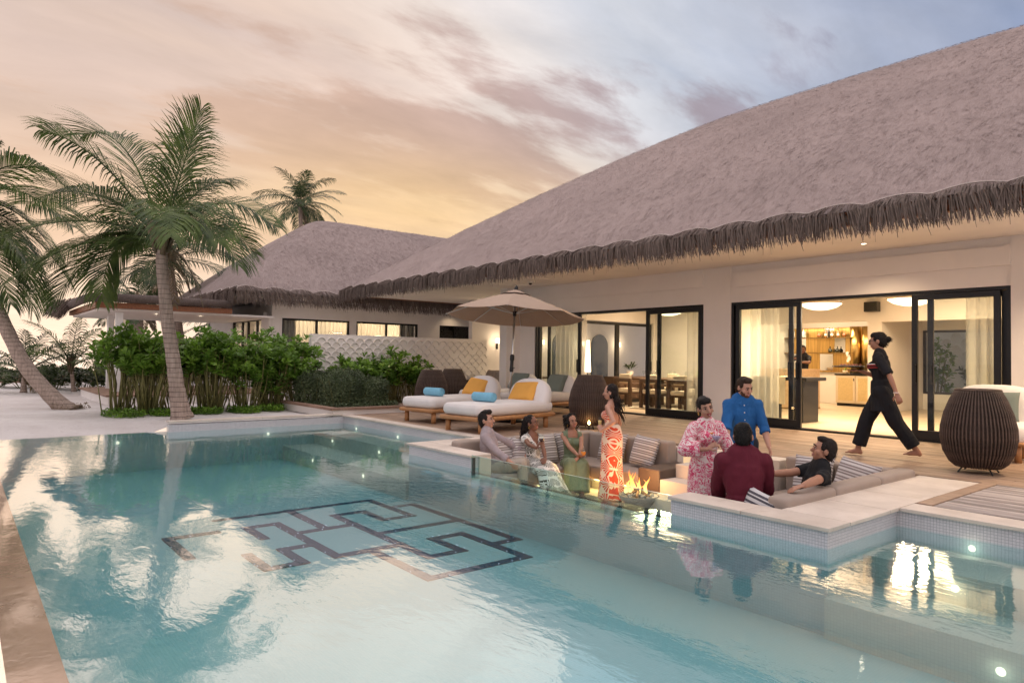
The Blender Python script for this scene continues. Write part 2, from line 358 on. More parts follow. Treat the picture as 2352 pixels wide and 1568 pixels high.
def m_sand():
    m, nt = newmat('sand'); a = coords(nt); n = tnoise(nt, a, .8, 8, .65); n2 = tnoise(nt, a, 14, 6, .7); vo = nn(nt, 'ShaderNodeTexVoronoi', i_Scale=5.5); lk(nt, a, vo.inputs['Vector'])
    c = ramp(nt, n, [(.3, (.62, .57, .55)), (.7, (.80, .76, .74))])
    c = mixc(nt, ramp(nt, n2, [(.30, (.6,)*3), (.42, (0,)*3)]), c, (.42, .36, .33))
    hh = mth(nt, 'ADD', mth(nt, 'MULTIPLY', n2, .5), mth(nt, 'MULTIPLY', vo.outputs[0], .5))
    finish(nt, bsdf(nt, c, .95, 0, .1, bump(nt, hh, .8, .03))); return m
def m_thatch(name, c1, c2, c3, along='y'):
    m, nt = newmat(name); st = (60, 7, 7) if along == 'y' else (7, 60, 7)
    vec = coords(nt, st); a = tnoise(nt, vec, 1.0, 6, .7, .3); big = tnoise(nt, coords(nt), .45, 5, .6); fine = tnoise(nt, coords(nt), 38, 5, .7)
    c = ramp(nt, a, [(.30, c3), (.48, c2), (.70, c1)])
    c = mixc(nt, .35, c, ramp(nt, fine, [(.35, c3), (.62, c1)]))
    h = nn(nt, 'ShaderNodeHueSaturation'); lk(nt, c, h.inputs['Color']); lk(nt, mth(nt, 'MULTIPLY_ADD', big, .55, .74), h.inputs['Value'])
    hh = mth(nt, 'ADD', mth(nt, 'MULTIPLY', a, .6), mth(nt, 'MULTIPLY', fine, .6))
    finish(nt, bsdf(nt, h.outputs[0], .9, 0, .15, bump(nt, hh, .9, .018))); return m
M_WATER = m_water()
M_POOLFLOOR = m_mosaic('pool_tile', (.265, .485, .52), (.285, .51, .545), (.22, .425, .46), rough=.8, spec=.05)
M_TILE = m_mosaic('white_mosaic', (.62, .58, .60), (.69, .645, .665), (.36, .34, .37))
M_KEY = mat('inlay_tile', (.008, .07, .12), .9, .25, 20, spec=.02)
def m_stone():
    m, nt = newmat('coping_stone'); t = nn(nt, 'ShaderNodeTexCoord'); ge = nn(nt, 'ShaderNodeNewGeometry'); w_ = ge.outputs['Position']; n = tnoise(nt, w_, 2.2, 6, .6); f = tnoise(nt, w_, 40, 4); s = tnoise(nt, w_, 1.7, 5, .6, .8)
    c = ramp(nt, n, [(.3, (.55, .465, .395)), (.7, (.72, .63, .55))]); c = mixc(nt, ramp(nt, s, [(.62, (0,)*3), (.68, (.55,)*3), (.74, (.7,)*3)]), c, (.36, .25, .18)); c = mixc(nt, ramp(nt, f, [(.28, (.5,)*3), (.36, (0,)*3)]), c, (.40, .33, .27))
    oi = nn(nt, 'ShaderNodeObjectInfo'); h = nn(nt, 'ShaderNodeHueSaturation'); lk(nt, c, h.inputs['Color']); lk(nt, mth(nt, 'MULTIPLY_ADD', oi.outputs['Random'], .12, .94), h.inputs['Value'])
    finish(nt, bsdf(nt, h.outputs[0], ramp(nt, s, [(.60, (.75,)*3), (.70, (.3,)*3)]), 0, .4, bump(nt, f, .35, .004))); return m
M_STONE = m_stone()
M_DECK = m_wood('deck_wood', (.40, .275, .195), (.215, .143, .098), 2.2, .20)
M_WDECK = m_wood('weathered_wood', (.52, .46, .43), (.20, .155, .14), 1.8, .40)
M_SAND = m_sand()
M_WALL = mat('white_plaster', (.85, .80, .76), .85, .055, .8, .15, 50, .002)
M_WALL2 = mat('warm_plaster', (.78, .73, .66), .85, .03, 1.2, .12, 50, .002)
M_PIT = mat('pit_stone', (.62, .54, .47), .75, .08, 3, .2, 40, .003, rand=.05)
M_BLACK = mat('black_frame', (.012, .012, .013), .35, .1, 5)
M_THATCH = m_thatch('thatch', (.44, .355, .337), (.36, .285, .268), (.275, .215, .201))
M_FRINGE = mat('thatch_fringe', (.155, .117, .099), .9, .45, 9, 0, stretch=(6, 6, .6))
M_ROPE = mat('net_rope', (.50, .42, .385), .8, .1, 20)
M_TIMBER = mat('fascia_timber', (.26, .10, .045), .5, .25, 4, .2, 30, .003, stretch=(.6, 6, 6))
M_GLASS = glassmat('window_glass', (.95, .97, .96), 1.42)
M_PGLASS = glassmat('pool_glass', (.80, .93, .90), 1.5)
M_GRAVEL = mat('dark_gravel', (.035, .04, .045), .6, .5, 18, 1, 22, .03)

# ---------------------------------------------------------------- ground, sea, far land
def sheet(name, x0, x1, y0, y1, z, m, nx=1, ny=1, amp=0, **kw):
    P = [[V((x0+(x1-x0)*i/nx, y0+(y1-y0)*j/ny, z + (amp*noise.noise(V((x0+(x1-x0)*i/nx, y0+(y1-y0)*j/ny, 3))*.35) if amp else 0))) for i in range(nx+1)] for j in range(ny+1)]
    return struct(name, MB().grid(P), m, smooth=True, **kw)
g_ = MB()   # the ground sheet surrounds the pool: four strips around its opening, one mesh
def gstrip(x0, x1, y0, y1, nx, ny):
    g_.grid([[V((x0+(x1-x0)*i/nx, y0+(y1-y0)*j/ny, -.06 + ((.035*noise.noise(V((x0+(x1-x0)*i/nx, y0+(y1-y0)*j/ny, 3))*.5)) if x0 < -13.63 else 0) - (.14*max(0, min(1, (x0+(x1-x0)*i/nx+14.9)/1.2)) if y0+(y1-y0)*j/ny < 2.9 else 0))) for i in range(nx+1)] for j in range(ny+1)])
gstrip(-42, -13.62, -40, 60, 90, 260); gstrip(-13.62, 60, 18, 60, 2, 2); gstrip(-13.62, -13.6, -40, 18, 1, 1)
struct('ground', g_, M_SAND, smooth=True)
M_SEA = mat('sea_water', (.10, .16, .20), .12, .1, .05, .3, .6, .05)
sheet('sea', -5000, -41, -4000, 5000, -.55, M_SEA)
struct('land', MB().grid([[V((-41.5, 60, -.3)), V((3000, 60, -.3))], [V((-41.5, 4000, -.3)), V((3000, 4000, -.3))]]), M_SAND)
sheet('gravel_ground', -14, 8, -12, .10, -.62, M_GRAVEL)

# ---------------------------------------------------------------- pool
PX0, PX1, PYA, PYB = -13.5, 3.0, .42, 6.4        # basin
PIT = (-8.68, -2.52, 5.15)                       # pit projects into the pool: x0, x1, front y
fl = MB(); fl.grid([[V((PX0, PYA, FLOOR_Z)), V((PX1, PYA, FLOOR_Z))], [V((PX0, PYB, FLOOR_Z)), V((PX1, PYB, FLOOR_Z))]])
pool = struct('pool_basin', fl, M_POOLFLOOR)
M_WET = m_mosaic('underwater_tile', (.32, .48, .50), (.36, .52, .54), (.24, .39, .42), rough=.8, spec=.05)  # same mosaic below the waterline, water absorption put into its teal colour
def pwall(x0, x1, y0, y1, z0, z1, m=M_TILE, nm='tile_wall'):
    if m is M_TILE and z1 > WATER_Z:
        boxm(x0, x1, y0, y1, z0, WATER_Z-.012).build('underwater_wall', M_WET, pool); z0 = WATER_Z-.012
    return boxm(x0, x1, y0, y1, z0, z1).build(nm, m if z1 > WATER_Z or m is not M_TILE else M_WET, pool)
pwall(PX0-.14, PX0, 3.0, PYB, -1, -.031)                         # far wall with raised coping
pwall(PX0-.14, PX0, PYA, 3.0, -1, WATER_Z-.006)                  # far overflow edge
pwall(PX0, PIT[0], PYB, PYB+.2, -1, -.031)
pwall(PIT[0], PIT[0]+.12, PIT[2]+.12, PYB+.1, -1, -.031)
pwall(PIT[0], -7.14, PIT[2], PIT[2]+.12, -1, -.031)
pwall(-3.98, PIT[1], PIT[2], PIT[2]+.12, -1, -.031)
pwall(-7.14, -3.98, PIT[2]+.014, PIT[2]+.12, -1, -.255)
pwall(PIT[1]-.12, PIT[1], PIT[2]+.12, PYB+.1, -1, -.031)
pwall(PIT[1], PX1, PYB, PYB+.2, -1, -.031)
M_EDGE = mat('edge_stone', (.32, .215, .15), .10, .20, 2.5, .5, 5, .01, spec=.9, Coat_Weight=.6, Coat_Roughness=.05)
pwall(PX0-.14, PX1, PYA-.22, PYA-.012, -1.2, WATER_Z+.002, M_EDGE, 'overflow_edge')
# shallow ledges under water, left and right of the pit
M_STEP = m_mosaic('step_tile', (.44, .53, .50), (.48, .57, .53), (.37, .46, .44), rough=.8, spec=.05)  # teal-green tint of the water put into the ledge tile colour
for (x0, x1, y0, y1, z) in ((-13.5, -8.68, 5.75, 6.4, -.30), (-13.5, -8.68, 5.1, 5.75, -.55), (-2.52, 3, 5.75, 6.4, -.30), (-2.52, 3, 5.1, 5.75, -.52)):
    boxm(x0, x1, y0, y1, -1, z).build('step', M_STEP, pool)
wm = MB(); wm.grid([[V((PX0-.14, PYA-.012, WATER_Z)), V((PX1, PYA-.012, WATER_Z))], [V((PX0-.14, PIT[2], WATER_Z)), V((PX1, PIT[2], WATER_Z))]])
wm.grid([[V((PX0, PIT[2], WATER_Z)), V((PIT[0], PIT[2], WATER_Z))], [V((PX0, PYB, WATER_Z)), V((PIT[0], PYB, WATER_Z))]])
wm.grid([[V((PIT[1], PIT[2], WATER_Z)), V((PX1, PIT[2], WATER_Z))], [V((PIT[1], PYB, WATER_Z)), V((PX1, PYB, WATER_Z))]])
struct('pool_water', wm, M_WATER)
# dark inlay key pattern
xs = [-8.95, -8.35, -7.77, -7.2, -6.63, -6.05, -5.46]; ys = [2.74, 3.10, 3.48, 3.85, 4.26, 4.66, 5.02]
seg = [('x', 0, 5, -.5), ('y', 5, 0, 2), ('x', 1, 5, 6), ('y', 6, 1, 5), ('x', 2, 4, 5), ('y', 4, 1, 2), ('x', 1, 3, 4), ('y', 3, 1, 5), ('x', 3, 3, 6), ('x', 5, 3, 4), ('y', 4, 4, 5), ('x', 4, 4, 5), ('y', 5, 4, 6),
       ('x', 5, 5, 6), ('x', 6, 2, 5), ('y', 2, 0, 2), ('x', 2, 1, 3), ('y', 1, 1, 4), ('x', 1, 0, 1), ('y', 0, 1, 2), ('x', 3, 0, 1), ('x', 4, 1, 3), ('y', 2, 4, 6), ('y', 0, 3, 4), ('x', 4, -1, 0), ('y', -1, 3, 4), ('x', 1, -2.4, -1), ('y', -2.4, 1, 2.5)]
def gv(a, i): return a[i] if isinstance(i, int) and 0 <= i < len(a) else a[0] + (a[1]-a[0])*i
HW = .052
for k, (ax_, c, a, b) in enumerate(seg):
    zt = FLOOR_Z + .004 + .0004*k
    if ax_ == 'x': x = gv(xs, c); lo, hi = sorted((gv(ys, a), gv(ys, b))); q = (x-HW, x+HW, lo-HW, hi+HW)
    else: y = gv(ys, c); lo, hi = sorted((gv(xs, a), gv(xs, b))); q = (lo-HW, hi+HW, y-HW, y+HW)
    boxm(*q, FLOOR_Z-.01, zt).build('inlay_strip', M_KEY, pool)
M_STAR = emit('fibre_light', (.75, .8, 1), 1.6); star = boxm(-.0035, .0035, -.0035, .0035, 0, .006).mesh('fibre_light', M_STAR)
for i in range(120):
    ax_, c, a, b = random.choice(seg); t = random.random()
    if ax_ == 'x': p = (gv(xs, c)+random.choice((-HW, HW)), gv(ys, a)*(1-t)+gv(ys, b)*t)
    else: p = (gv(xs, a)*(1-t)+gv(xs, b)*t, gv(ys, c)+random.choice((-HW, HW)))
    put('fibre_light', star, pool, (p[0], p[1], FLOOR_Z+.012))
# underwater lamps
M_PLAMP = emit('pool_lamp_glow', (1, .93, .72), 2.5)
disc = MB().lathe([(.0, 0), (.026, 0), (.028, .006), (.0, .008)], 16).mesh('pool_lamp', M_PLAMP)
for i, (x, y, z, rx, pw) in enumerate([(-1.95, 6.398, -.235, PI/2, 3), (-1.86, 5.748, -.40, PI/2, 3), (-1.4, 5.098, -.66, PI/2, 2), (-12.9, 6.398, -.235, PI/2, 2), (-11.2, 6.398, -.235, PI/2, 2), (-9.6, 6.398, -.235, PI/2, 2),
        (-12.6, 5.748, -.41, PI/2, 2), (-10.7, 5.748, -.41, PI/2, 2), (-9.2, 5.748, -.41, PI/2, 2), (-12.0, 5.098, -.66, PI/2, 1.5), (-10.0, 5.098, -.66, PI/2, 1.5), (-13.497, 2.2, -.3, None, 2), (-13.497, 4.8, -.3, None, 2)]):
    o = put('pool_lamp', disc, pool, (x, y, z), (PI/2, 0, 0) if rx else (0, PI/2, 0))
    lamp('pool_light', 'POINT', (0, 0, .05), pw*.10, (1, .90, .66), o, size=.03)

# ---------------------------------------------------------------- coping stones
cop = put('coping', None, kind='structure')
def coping(x0, x1, y0, y1, axis, L=.9, z=0.0, m=M_STONE):
    a, b = (x0, x1) if axis == 'x' else (y0, y1); n = max(1, round((b-a)/L)); j = .003
    for i in range(n):
        s0, s1 = a+(b-a)*i/n + j, a+(b-a)*(i+1)/n - j
        q = (s0, s1, y0, y1) if axis == 'x' else (x0, x1, s0, s1)
        boxm(*q, z-.031, z+random.uniform(-.001, .001)).build('coping_stone', m, cop, bevel=.005)
coping(-13.66, PIT[0]-.02, 6.37, 6.62, 'x')
coping(-13.74, -13.47, 3.0, 6.36, 'y', z=.03)
coping(PIT[0]-.03, PIT[0]+.55, 5.47, 6.62, 'y', .58)
coping(PIT[0]-.03, -7.12, PIT[2]-.03, 5.46, 'x', .8)
coping(-4.0, PIT[1]+.03, PIT[2]-.03, 5.46, 'x', .8)
coping(PIT[1]-.55, PIT[1]+.03, 5.47, 8.40, 'y', .75)
coping(PIT[1]+.035, 3.0, 6.37, 6.68, 'x')

# ---------------------------------------------------------------- deck
deck = put('deck', None, kind='structure')
PW = .145
def planks(x0, x1, y0, y1, z, m, L=(2.4, 4.2), pw=PW, gap=.006, par=deck, nm='plank'):
    n = int(round((y1-y0)/pw)); pw = (y1-y0)/n
    for i in range(n):
        x = x0 - random.uniform(0, 1.5)
        while x < x1:
            ln = random.uniform(*L); a, b = max(x, x0), min(x+ln, x1); x += ln
            if b-a < .08: continue
            dz_ = random.uniform(-.0015, .0015)
            me = boxm(-(b-a)/2+.0015, (b-a)/2-.0015, -pw/2+gap/2, pw/2-gap/2, -.03, 0).mesh(nm, m, bevel=.003, seg=1)
            put(nm, me, par, ((a+b)/2, y0+pw*(i+.5), z+dz_))
planks(-18.4, PIT[0]+.55, 6.63, 8.44, 0, M_DECK)
planks(-18.4, 3.0, 8.44, 11.97, 0, M_DECK)
planks(PIT[1]-.55+.58, PIT[1]+.04+.1, 6.7, 8.40, 0, M_DECK)
struct('deck_substrate', boxm(-18.4, 3, 8.44, 12.0, -.09, -.045).box(-18.4, PIT[0]+.5, 6.63, 8.44, -.09, -.045).box(PIT[1]+.03, 3, 6.69, 8.44, -.09, -.045), M_BLACK)
# weathered sun deck by the near pool corner, framed by border boards
wd = put('sun_deck', None, kind='structure')
planks(-2.34, 3.0, 6.70, 8.43, .0, M_WDECK, L=(3, 5), pw=.062, gap=.004, par=wd)
for i, (x0, x1, y0, y1) in enumerate(((-2.47, -2.345, 6.70, 8.43),)):
    boxm(x0, x1, y0, y1, -.03, .006).build('border_board', M_DECK, wd, bevel=.003)

# ---------------------------------------------------------------- fire pit: floor, lining, steps
pit = put('pit_floor', None, kind='structure')
n_ = 0
for i in range(10):
    for j in range(6):
        x0 = -8.56+i*(8.56-2.64)/10; y0 = 5.27+j*(8.44-5.27)/6
        boxm(x0+.002, x0+5.92/10-.002, y0+.002, y0+3.17/6-.002, PIT_Z-.03, PIT_Z).build('floor_tile', M_PIT, pit, bevel=.002, seg=1)
boxm(-8.56, -2.64, 5.27, 8.44, PIT_Z-.2, PIT_Z-.012).build('bed', M_PIT, pit)
for q in ((-8.56, -8.13, 5.46, 8.44), (-3.07, -2.64, 5.46, 8.44), (-8.56, -6.3, 8.30, 8.438), (-4.55, -2.64, 8.30, 8.438), (-8.56, -7.12, 5.271, 5.46), (-3.98, -2.64, 5.271, 5.46)):
    boxm(*q, PIT_Z, -.032).build('lining_wall', M_PIT, pit)
st = thing('pit_steps', 'pale stone steps leading down from the deck into the sunken seating pit', 'steps')
for k in range(4):
    z = -.005 - .18*k if k else -.004
    boxm(-5.92, -4.58, 8.44-.34*(k+1) if k else 8.10, 8.437 if k == 0 else 8.44-.34*k-.003, PIT_Z, -.18*k-.004).build('step', M_PIT, st, bevel=.004)

# glass wall of the pit
gw = thing('glass_wall', 'frameless clear glass panel holding back the pool in front of the sunken pit', 'glass panel')
boxm(-7.13, -3.99, PIT[2], PIT[2]+.012, -.30, 0.0).build('pane', M_PGLASS, gw)
M_GEDGE = mat('glass_edge', (.55, .66, .58), .15, .05, 3)
boxm(-7.13, -3.99, PIT[2]-.001, PIT[2]+.013, .0005, .004).build('polished_edge', M_GEDGE, gw)
boxm(-7.16, -7.125, PIT[2]+.02, PIT[2]+.06, -.9, -.033).build('clamp_post', M_BLACK, gw)
boxm(-7.13, -3.99, PIT[2]-.02, PIT[2]-.001, -.215, -.195).build('waterline_band', M_BLACK, gw)  # black strip standing in for the dark band along the waterline
# ---------------------------------------------------------------- thatched roofs
def thatched_roof(root, x0, x1, y0, y1, ze, zr, rx, ry, edges, dens, p=7, res=.22, thick=.16, mt=M_THATCH, along='y', seed=1, scal=.8, flen=.40, netw=.012, strands=9000, sw=.03):
    rg = random.Random(seed)
    def H(x, y):
        ds = [max(1e-3, (y-y0)/ry), max(1e-3, (y1-y)/ry), max(1e-3, (x-x0)/rx), max(1e-3, (x1-x)/rx)]
        s = (sum(d**-p for d in ds) + 1.0)**(-1/p); s = min(s, 1)
        return ze + (zr-ze)*(s + .035*math.sin(PI*s))
    nx = int((x1-x0)/res); ny = int((y1-y0)/res)
    P = [[V((x0+(x1-x0)*i/nx, y0+(y1-y0)*j/ny, 0)) for i in range(nx+1)] for j in range(ny+1)]
    for row in P:
        for q in row: q.z = H(q.x, q.y) + .022*noise.noise(q*.9) + .008*noise.noise(q*3.1)
    mb = MB(); mb.grid(P); roof = mb.build('roof', mt, root, smooth=True)
    # underside boards close the roof a little below the eave
    mb = MB()
    # short thatch ends lying down the slope
    for k in range(strands):
        x = rg.uniform(x0+.1, x1-.1); y = rg.uniform(y0+.1, y0+ry*1.05) if along == 'y' else rg.uniform(y0+.1, y1-.1)
        if along == 'x': x = rg.uniform(x1-rx*1.05, x1-.1) if rg.random() < .7 else rg.uniform(x0+.1, x1-.1)
        e = .05; gx = (H(x+e, y)-H(x-e, y))/(2*e); gy = (H(x, y+e)-H(x, y-e))/(2*e)
        d = V((-gx, -gy, -(gx*gx+gy*gy)))
        if d.length < .15: continue
        d.normalize(); nrm = V((-gx, -gy, 1)).normalized(); sd = d.cross(nrm)
        a = rg.gauss(0, .5); d2 = (d*math.cos(a) + sd*math.sin(a)); L = rg.uniform(.08, .22)
        p0 = V((x, y, H(x, y))) + nrm*.012; w_ = rg.uniform(.35, 1)*sw
        mb.strip([p0, p0+d2*L*.5+nrm*rg.uniform(.003, .018), p0+d2*L+nrm*rg.uniform(-.008, .014)], [w_, w_, w_*.3], nrm)
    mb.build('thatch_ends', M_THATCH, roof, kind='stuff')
    fr = MB(); rope = MB()
    for (ex0, ey0, ex1, ey1, ox, oy) in edges:            # edge line and outward direction
        A = V((ex0, ey0, 0)); B = V((ex1, ey1, 0)); L = (B-A).length; T = (B-A)/L; O = V((ox, oy, 0))
        def arc(s): u = (s/scal) % 1; return (4*u*(1-u))
        pts = []
        ns = int(L/.07)
        for k in range(ns+1):
            s = L*k/ns; q = A + T*s - O*(.03+.11*arc(s)); q.z = H(min(max(q.x, x0), x1), min(max(q.y, y0), y1)) + .035; pts.append(q)
        rope.tube(pts, .012, 5)
        n = int(L*dens)
        for k in range(n):
            s = rg.uniform(0, L); layer = rg.random(); u = (s/scal) % 1
            ins = (.035 + .11*arc(s))*max(0, 1-1.35*layer); base = A + T*s - O*ins ; base.z = H(min(max(base.x, x0), x1), min(max(base.y, y0), y1)) + .035 - .14*layer*layer
            sway = (u-.5)*.6 + .30*T.dot(V((1, 1, 0))) + rg.gauss(0, .16); ln = flen*rg.uniform(.78, 1.05)*(1.12-.22*layer) + (.1 if rg.random() < .03 else 0)
            out = .34*(1-layer*.75) + rg.gauss(0, .07)
            p1 = base + O*(ins+.035+out*ln*.35) + T*(sway*ln*.25); p1.z = ze + .045 - .13*layer - ln*.10; p2 = p1 + O*(out*ln*.40) + T*(sway*ln*.50) - V((0, 0, ln*.80))
            w_ = rg.uniform(.7, 1.5)*.0145
            up = O + T*rg.gauss(0, .7)
            fr.strip([base, p1, p2], [w_, w_*1.05, w_*.35], up)
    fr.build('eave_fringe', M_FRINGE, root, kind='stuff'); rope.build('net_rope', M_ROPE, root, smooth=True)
    return roof, H

main = thing('pavilion', 'large white pavilion with sweeping thatched roof and black sliding doors beside the pool deck', 'building')
EX0, EX1, EY0, EY1 = -20.1, 6.0, 9.35, 23.6
thatched_roof(main, EX0, EX1, EY0, EY1, 3.30, 8.3, 9.6, 7.1, [(EX0, EY0, EX1, EY0, 0, -1), (EX0, EY1, EX0, EY0, -1, 0)], 340, seed=3, strands=46000, sw=.010, flen=.37, p=14)
SOF = 3.15
boxm(EX0+.25, EX1-.3, EY0+.22, 12.2, SOF, SOF+.1).build('soffit', M_WALL, main)
boxm(EX0+.25, -14.35, 12.2, EY1-.3, SOF, SOF+.1).build('soffit', M_WALL, main)
boxm(EX0+.12, EX1-.2, EY0+.12, EY0+.215, SOF-.02, SOF+.17).build('fascia_board', M_TIMBER, main)
boxm(EX0+.12, EX0+.215, EY0+.216, EY1-.3, SOF-.02, SOF+.17).build('fascia_board', M_TIMBER, main)
WY = 12.05; DH = 2.42; CEIL = 2.95
def wallp(*a, m=M_WALL, nm='wall'): return boxm(*a).build(nm, m, main)
D1 = (-13.85, -8.50); D2 = (-7.86, -3.16)
wallp(-14.45, D1[0], WY-.02, WY+.28, -.02, SOF); wallp(D1[1], D2[0], WY-.02, WY+.28, -.02, SOF); wallp(D2[1], 3, WY-.02, WY+.28, -.02, SOF)
wallp(D1[0], D1[1], WY, WY+.28, DH, SOF); wallp(D2[0], D2[1], WY, WY+.28, DH, SOF)
wallp(D1[0], D1[1]+.0, WY-.05, WY-.001, DH+.36, SOF-.001, nm='lintel_band'); wallp(D2[0]+.1, D2[1]-.0, WY-.06, WY-.001, DH+.30, SOF-.14, nm='lintel_band')
wallp(-14.75, -14.45, 11.55, 12.33, -.02, SOF, nm='corner_pier'); wallp(D2[1]+.02, 3, WY-.12, WY-.021, -.02, .62, nm='plinth_band')
# rooms behind the doors
room = put('interior_floor', None, kind='structure')
M_FLOORT = mat('floor_tile_stone', (.58, .47, .34), .35, .08, 2, rand=.05, spec=.5)
for i in range(14):
    for j in range(11):
        boxm(-14.1+i*.9+.002, -14.1+i*.9+.898, 12.05+j*.9+.002, 12.05+j*.9+.898, -.03, -.004).build('floor_tile', M_FLOORT, room)
boxm(-14.2, -1, 12.0, 22.4, -.2, -.02).build('bed', M_FLOORT, room)
wallp(-14.3, -1.0, WY+.28, 22.4, CEIL, CEIL+.15, m=M_WALL2, nm='ceiling')
wallp(-8.42, -8.18, WY+.28, 13.7, 0, CEIL, m=M_WALL2, nm='partition'); wallp(-1.2, -1, WY+.28, 22.4, 0, CEIL, m=M_WALL2, nm='partition')
wallp(-11.6, -11.4, 17.4, 22.4, 0, CEIL, m=M_WALL2, nm='partition'); wallp(-14.2, -10.62, 17.4, 17.6, 0, CEIL, m=M_WALL2, nm='partition')
# bar wall with niche and garden opening
BY = 18.0
wallp(-11.4, -7.78, BY, BY+.2, 2.32, CEIL, m=M_WALL2, nm='header'); wallp(-7.78, -7.44, BY, 21.0, 0, CEIL, m=M_WALL2, nm='pier'); wallp(-7.44, -4.4, BY, BY+.2, 2.28, CEIL, m=M_WALL2, nm='header'); wallp(-4.4, -1.2, BY, BY+.2, 0, CEIL, m=M_WALL2, nm='partition')
wallp(-11.4, -7.78, 20.75, 20.9, 0, CEIL, m=M_WALL2, nm='niche_back'); wallp(-7.44, -4.4, 20.6, 20.8, 2.15, CEIL, m=M_WALL2, nm='header'); wallp(-7.44, -4.4, 20.6, 20.8, 0, .42, m=M_WALL2, nm='sill_wall')
wallp(-7.44, -4.4, BY+.2, 20.6, CEIL-.35, CEIL, m=M_WALL2, nm='ceiling')
def frame_rect(root, nm, x0, x1, z0, z1, y, w=.07, d=.06, m=M_BLACK, bw=None):
    mb = boxm(x0, x0+w, y-d/2, y+d/2, z0, z1).box(x1-w, x1, y-d/2, y+d/2, z0, z1).box(x0+w, x1-w, y-d/2, y+d/2, z1-w, z1).box(x0+w, x1-w, y-d/2, y+d/2, z0, z0+(bw or w))
    return mb.build(nm, m, root, bevel=.003, seg=1)
def sliding(x0, x1, y, hx, hs):
    d = put('sliding_door', None, main)
    frame_rect(d, 'door_frame', x0, x1, .035, DH-.06, y, .085, .05, bw=.14)
    boxm(x0+.086, x1-.086, y-.005, y+.005, .176, DH-.146).build('pane', M_GLASS, d)
    h = boxm(hx-.012, hx+.012, y-.085, y-.06, .92, 1.24).box(hx-.012, hx+.012, y-.06, y-.024, .92, .945).box(hx-.012, hx+.012, y-.06, y-.024, 1.215, 1.24)
    h.build('handle', M_BLACK, d)
for (a, b) in (D1, D2):
    frame_rect(main, 'door_surround', a, b, -.02, DH, WY+.11, .055, .20, bw=.05)
sliding(D1[0]+.10, D1[0]+1.72, WY+.03, D1[0]+1.66, 1); sliding(D1[0]+.40, D1[0]+1.62, WY+.12, D1[0]+1.56, 1)
sliding(D1[1]-1.55, D1[1]-.06, WY+.03, D1[1]-1.49, 1); sliding(D1[1]-1.30, D1[1]-.12, WY+.12, D1[1]-1.25, 1)
sliding(D2[0]+.10, D2[0]+1.46, WY+.03, D2[0]+1.40, 1); sliding(D2[0]+.06, D2[0]+1.26, WY+.12, D2[0]+1.2, 1)
sliding(D2[1]-1.36, D2[1]-.14, WY+.03, D2[1]-1.30, 1); sliding(D2[1]-1.16, D2[1]-.06, WY+.12, D2[1]-1.1, 1)
# soffit downlights, round recess and camera
M_LED = emit('downlight_glow', (1, .85, .62), 14)
M_WHITEP = mat('white_paint', (.8, .79, .77), .5, .02)
def downlight(x, y, z, root, power=18, sp=2.3):
    r = MB().lathe([(.036, .0), (.055, 0), (.058, -.006), (.036, -.006)], 20, cap=False).build('downlight', M_WHITEP, root, loc=(x, y, z-.001))
    MB().lathe([(0, -.003), (.035, -.003)], 16, cap=False).build('lens', M_LED, r)
    lamp('downlight_beam', 'SPOT', (0, 0, -.012), power, WARM, r, size=.04, spot_size=sp, spot_blend=.8)
for i, x in enumerate((-17.2, -13.75, -10.3, -6.83, -3.35)): downlight(x, 9.55, SOF, main, 80 if i < 3 else 140)
downlight(.2, 9.55, SOF, main, 340); downlight(-1.6, 11.0, SOF, main, 480); downlight(-4.9, 11.2, SOF, main, 110); downlight(-15.6, 13.2, SOF, main, 45); downlight(-17.0, 15.5, SOF, main, 55)
MB().lathe([(.0, 0), (.86, 0), (.9, -.03), (.92, 0)], 40, cap=False).build('ceiling_rose', M_WALL, main, loc=(-12.9, 10.6, SOF-.002))
cm = MB().lathe([(0, 0), (.07, 0), (.07, -.03), (.03, -.05), (0, -.05)], 16, cap=False).build('security_camera', M_WHITEP, main, loc=(-12.55, 10.75, SOF-.033))
MB().ell((0, 0, -.05), (.045, .045, .04), 12, 8).build('dome', M_BLACK, cm)

# ---------------------------------------------------------------- second house
h2 = thing('villa', 'smaller white villa with hipped thatched roof behind the scalloped garden wall', 'house')
thatched_roof(h2, -29.4, -20.6, 6.3, 22.0, 3.16, 6.62, 4.4, 4.4, [(-20.6, 6.3, -20.6, 22, 1, 0), (-29.4, 6.3, -20.6, 6.3, 0, -1)], 230, mt=m_thatch('thatch_villa', (.44, .36, .34), (.33, .265, .25), (.21, .17, .16), 'x'), along='x', seed=9, strands=16000, sw=.018, flen=.44, p=20)
boxm(-29.2, -20.8, 6.5, 21.8, 3.02, 3.1).build('soffit', M_WALL, h2)
HX, HY = -21.5, 7.7; Z1, Z2 = 1.62, 2.44
W1 = (8.02, 10.35); W2 = (10.60, 13.05); W3 = (13.98, 15.42)
def hw(*a): return boxm(*a).build('wall', M_WALL, h2)
hw(HX-.2, HX, HY, 21.5, Z2, 3.02); hw(HX-.2, HX, HY, 21.5, -.1, Z1)
for a, b in ((HY, W1[0]), (W1[1], W2[0]), (W2[1], W3[0]), (W3[1], 21.5)): hw(HX-.2, HX, a, b, Z1, Z2)
hw(-28.5, HX-.2, HY, HY+.2, 2.46, 3.02); hw(-28.5, HX-.2, HY, HY+.2, -.1, 1.2); hw(-22.25, HX-.2, HY, HY+.2, 1.2, 2.46); hw(-28.5, -25.5, HY, HY+.2, 1.2, 2.46)
hw(-25.5, -22.0, HY-.10, HY-.001, 2.46, 2.62); hw(-22.2, HX-.02, HY-.10, HY-.001, -.1, 2.46)
hw(-26.2, HX-.3, 12.6, 12.8, -.1, 3.0); hw(-28.5, -28.3, HY, 21.5, -.1, 3.0)
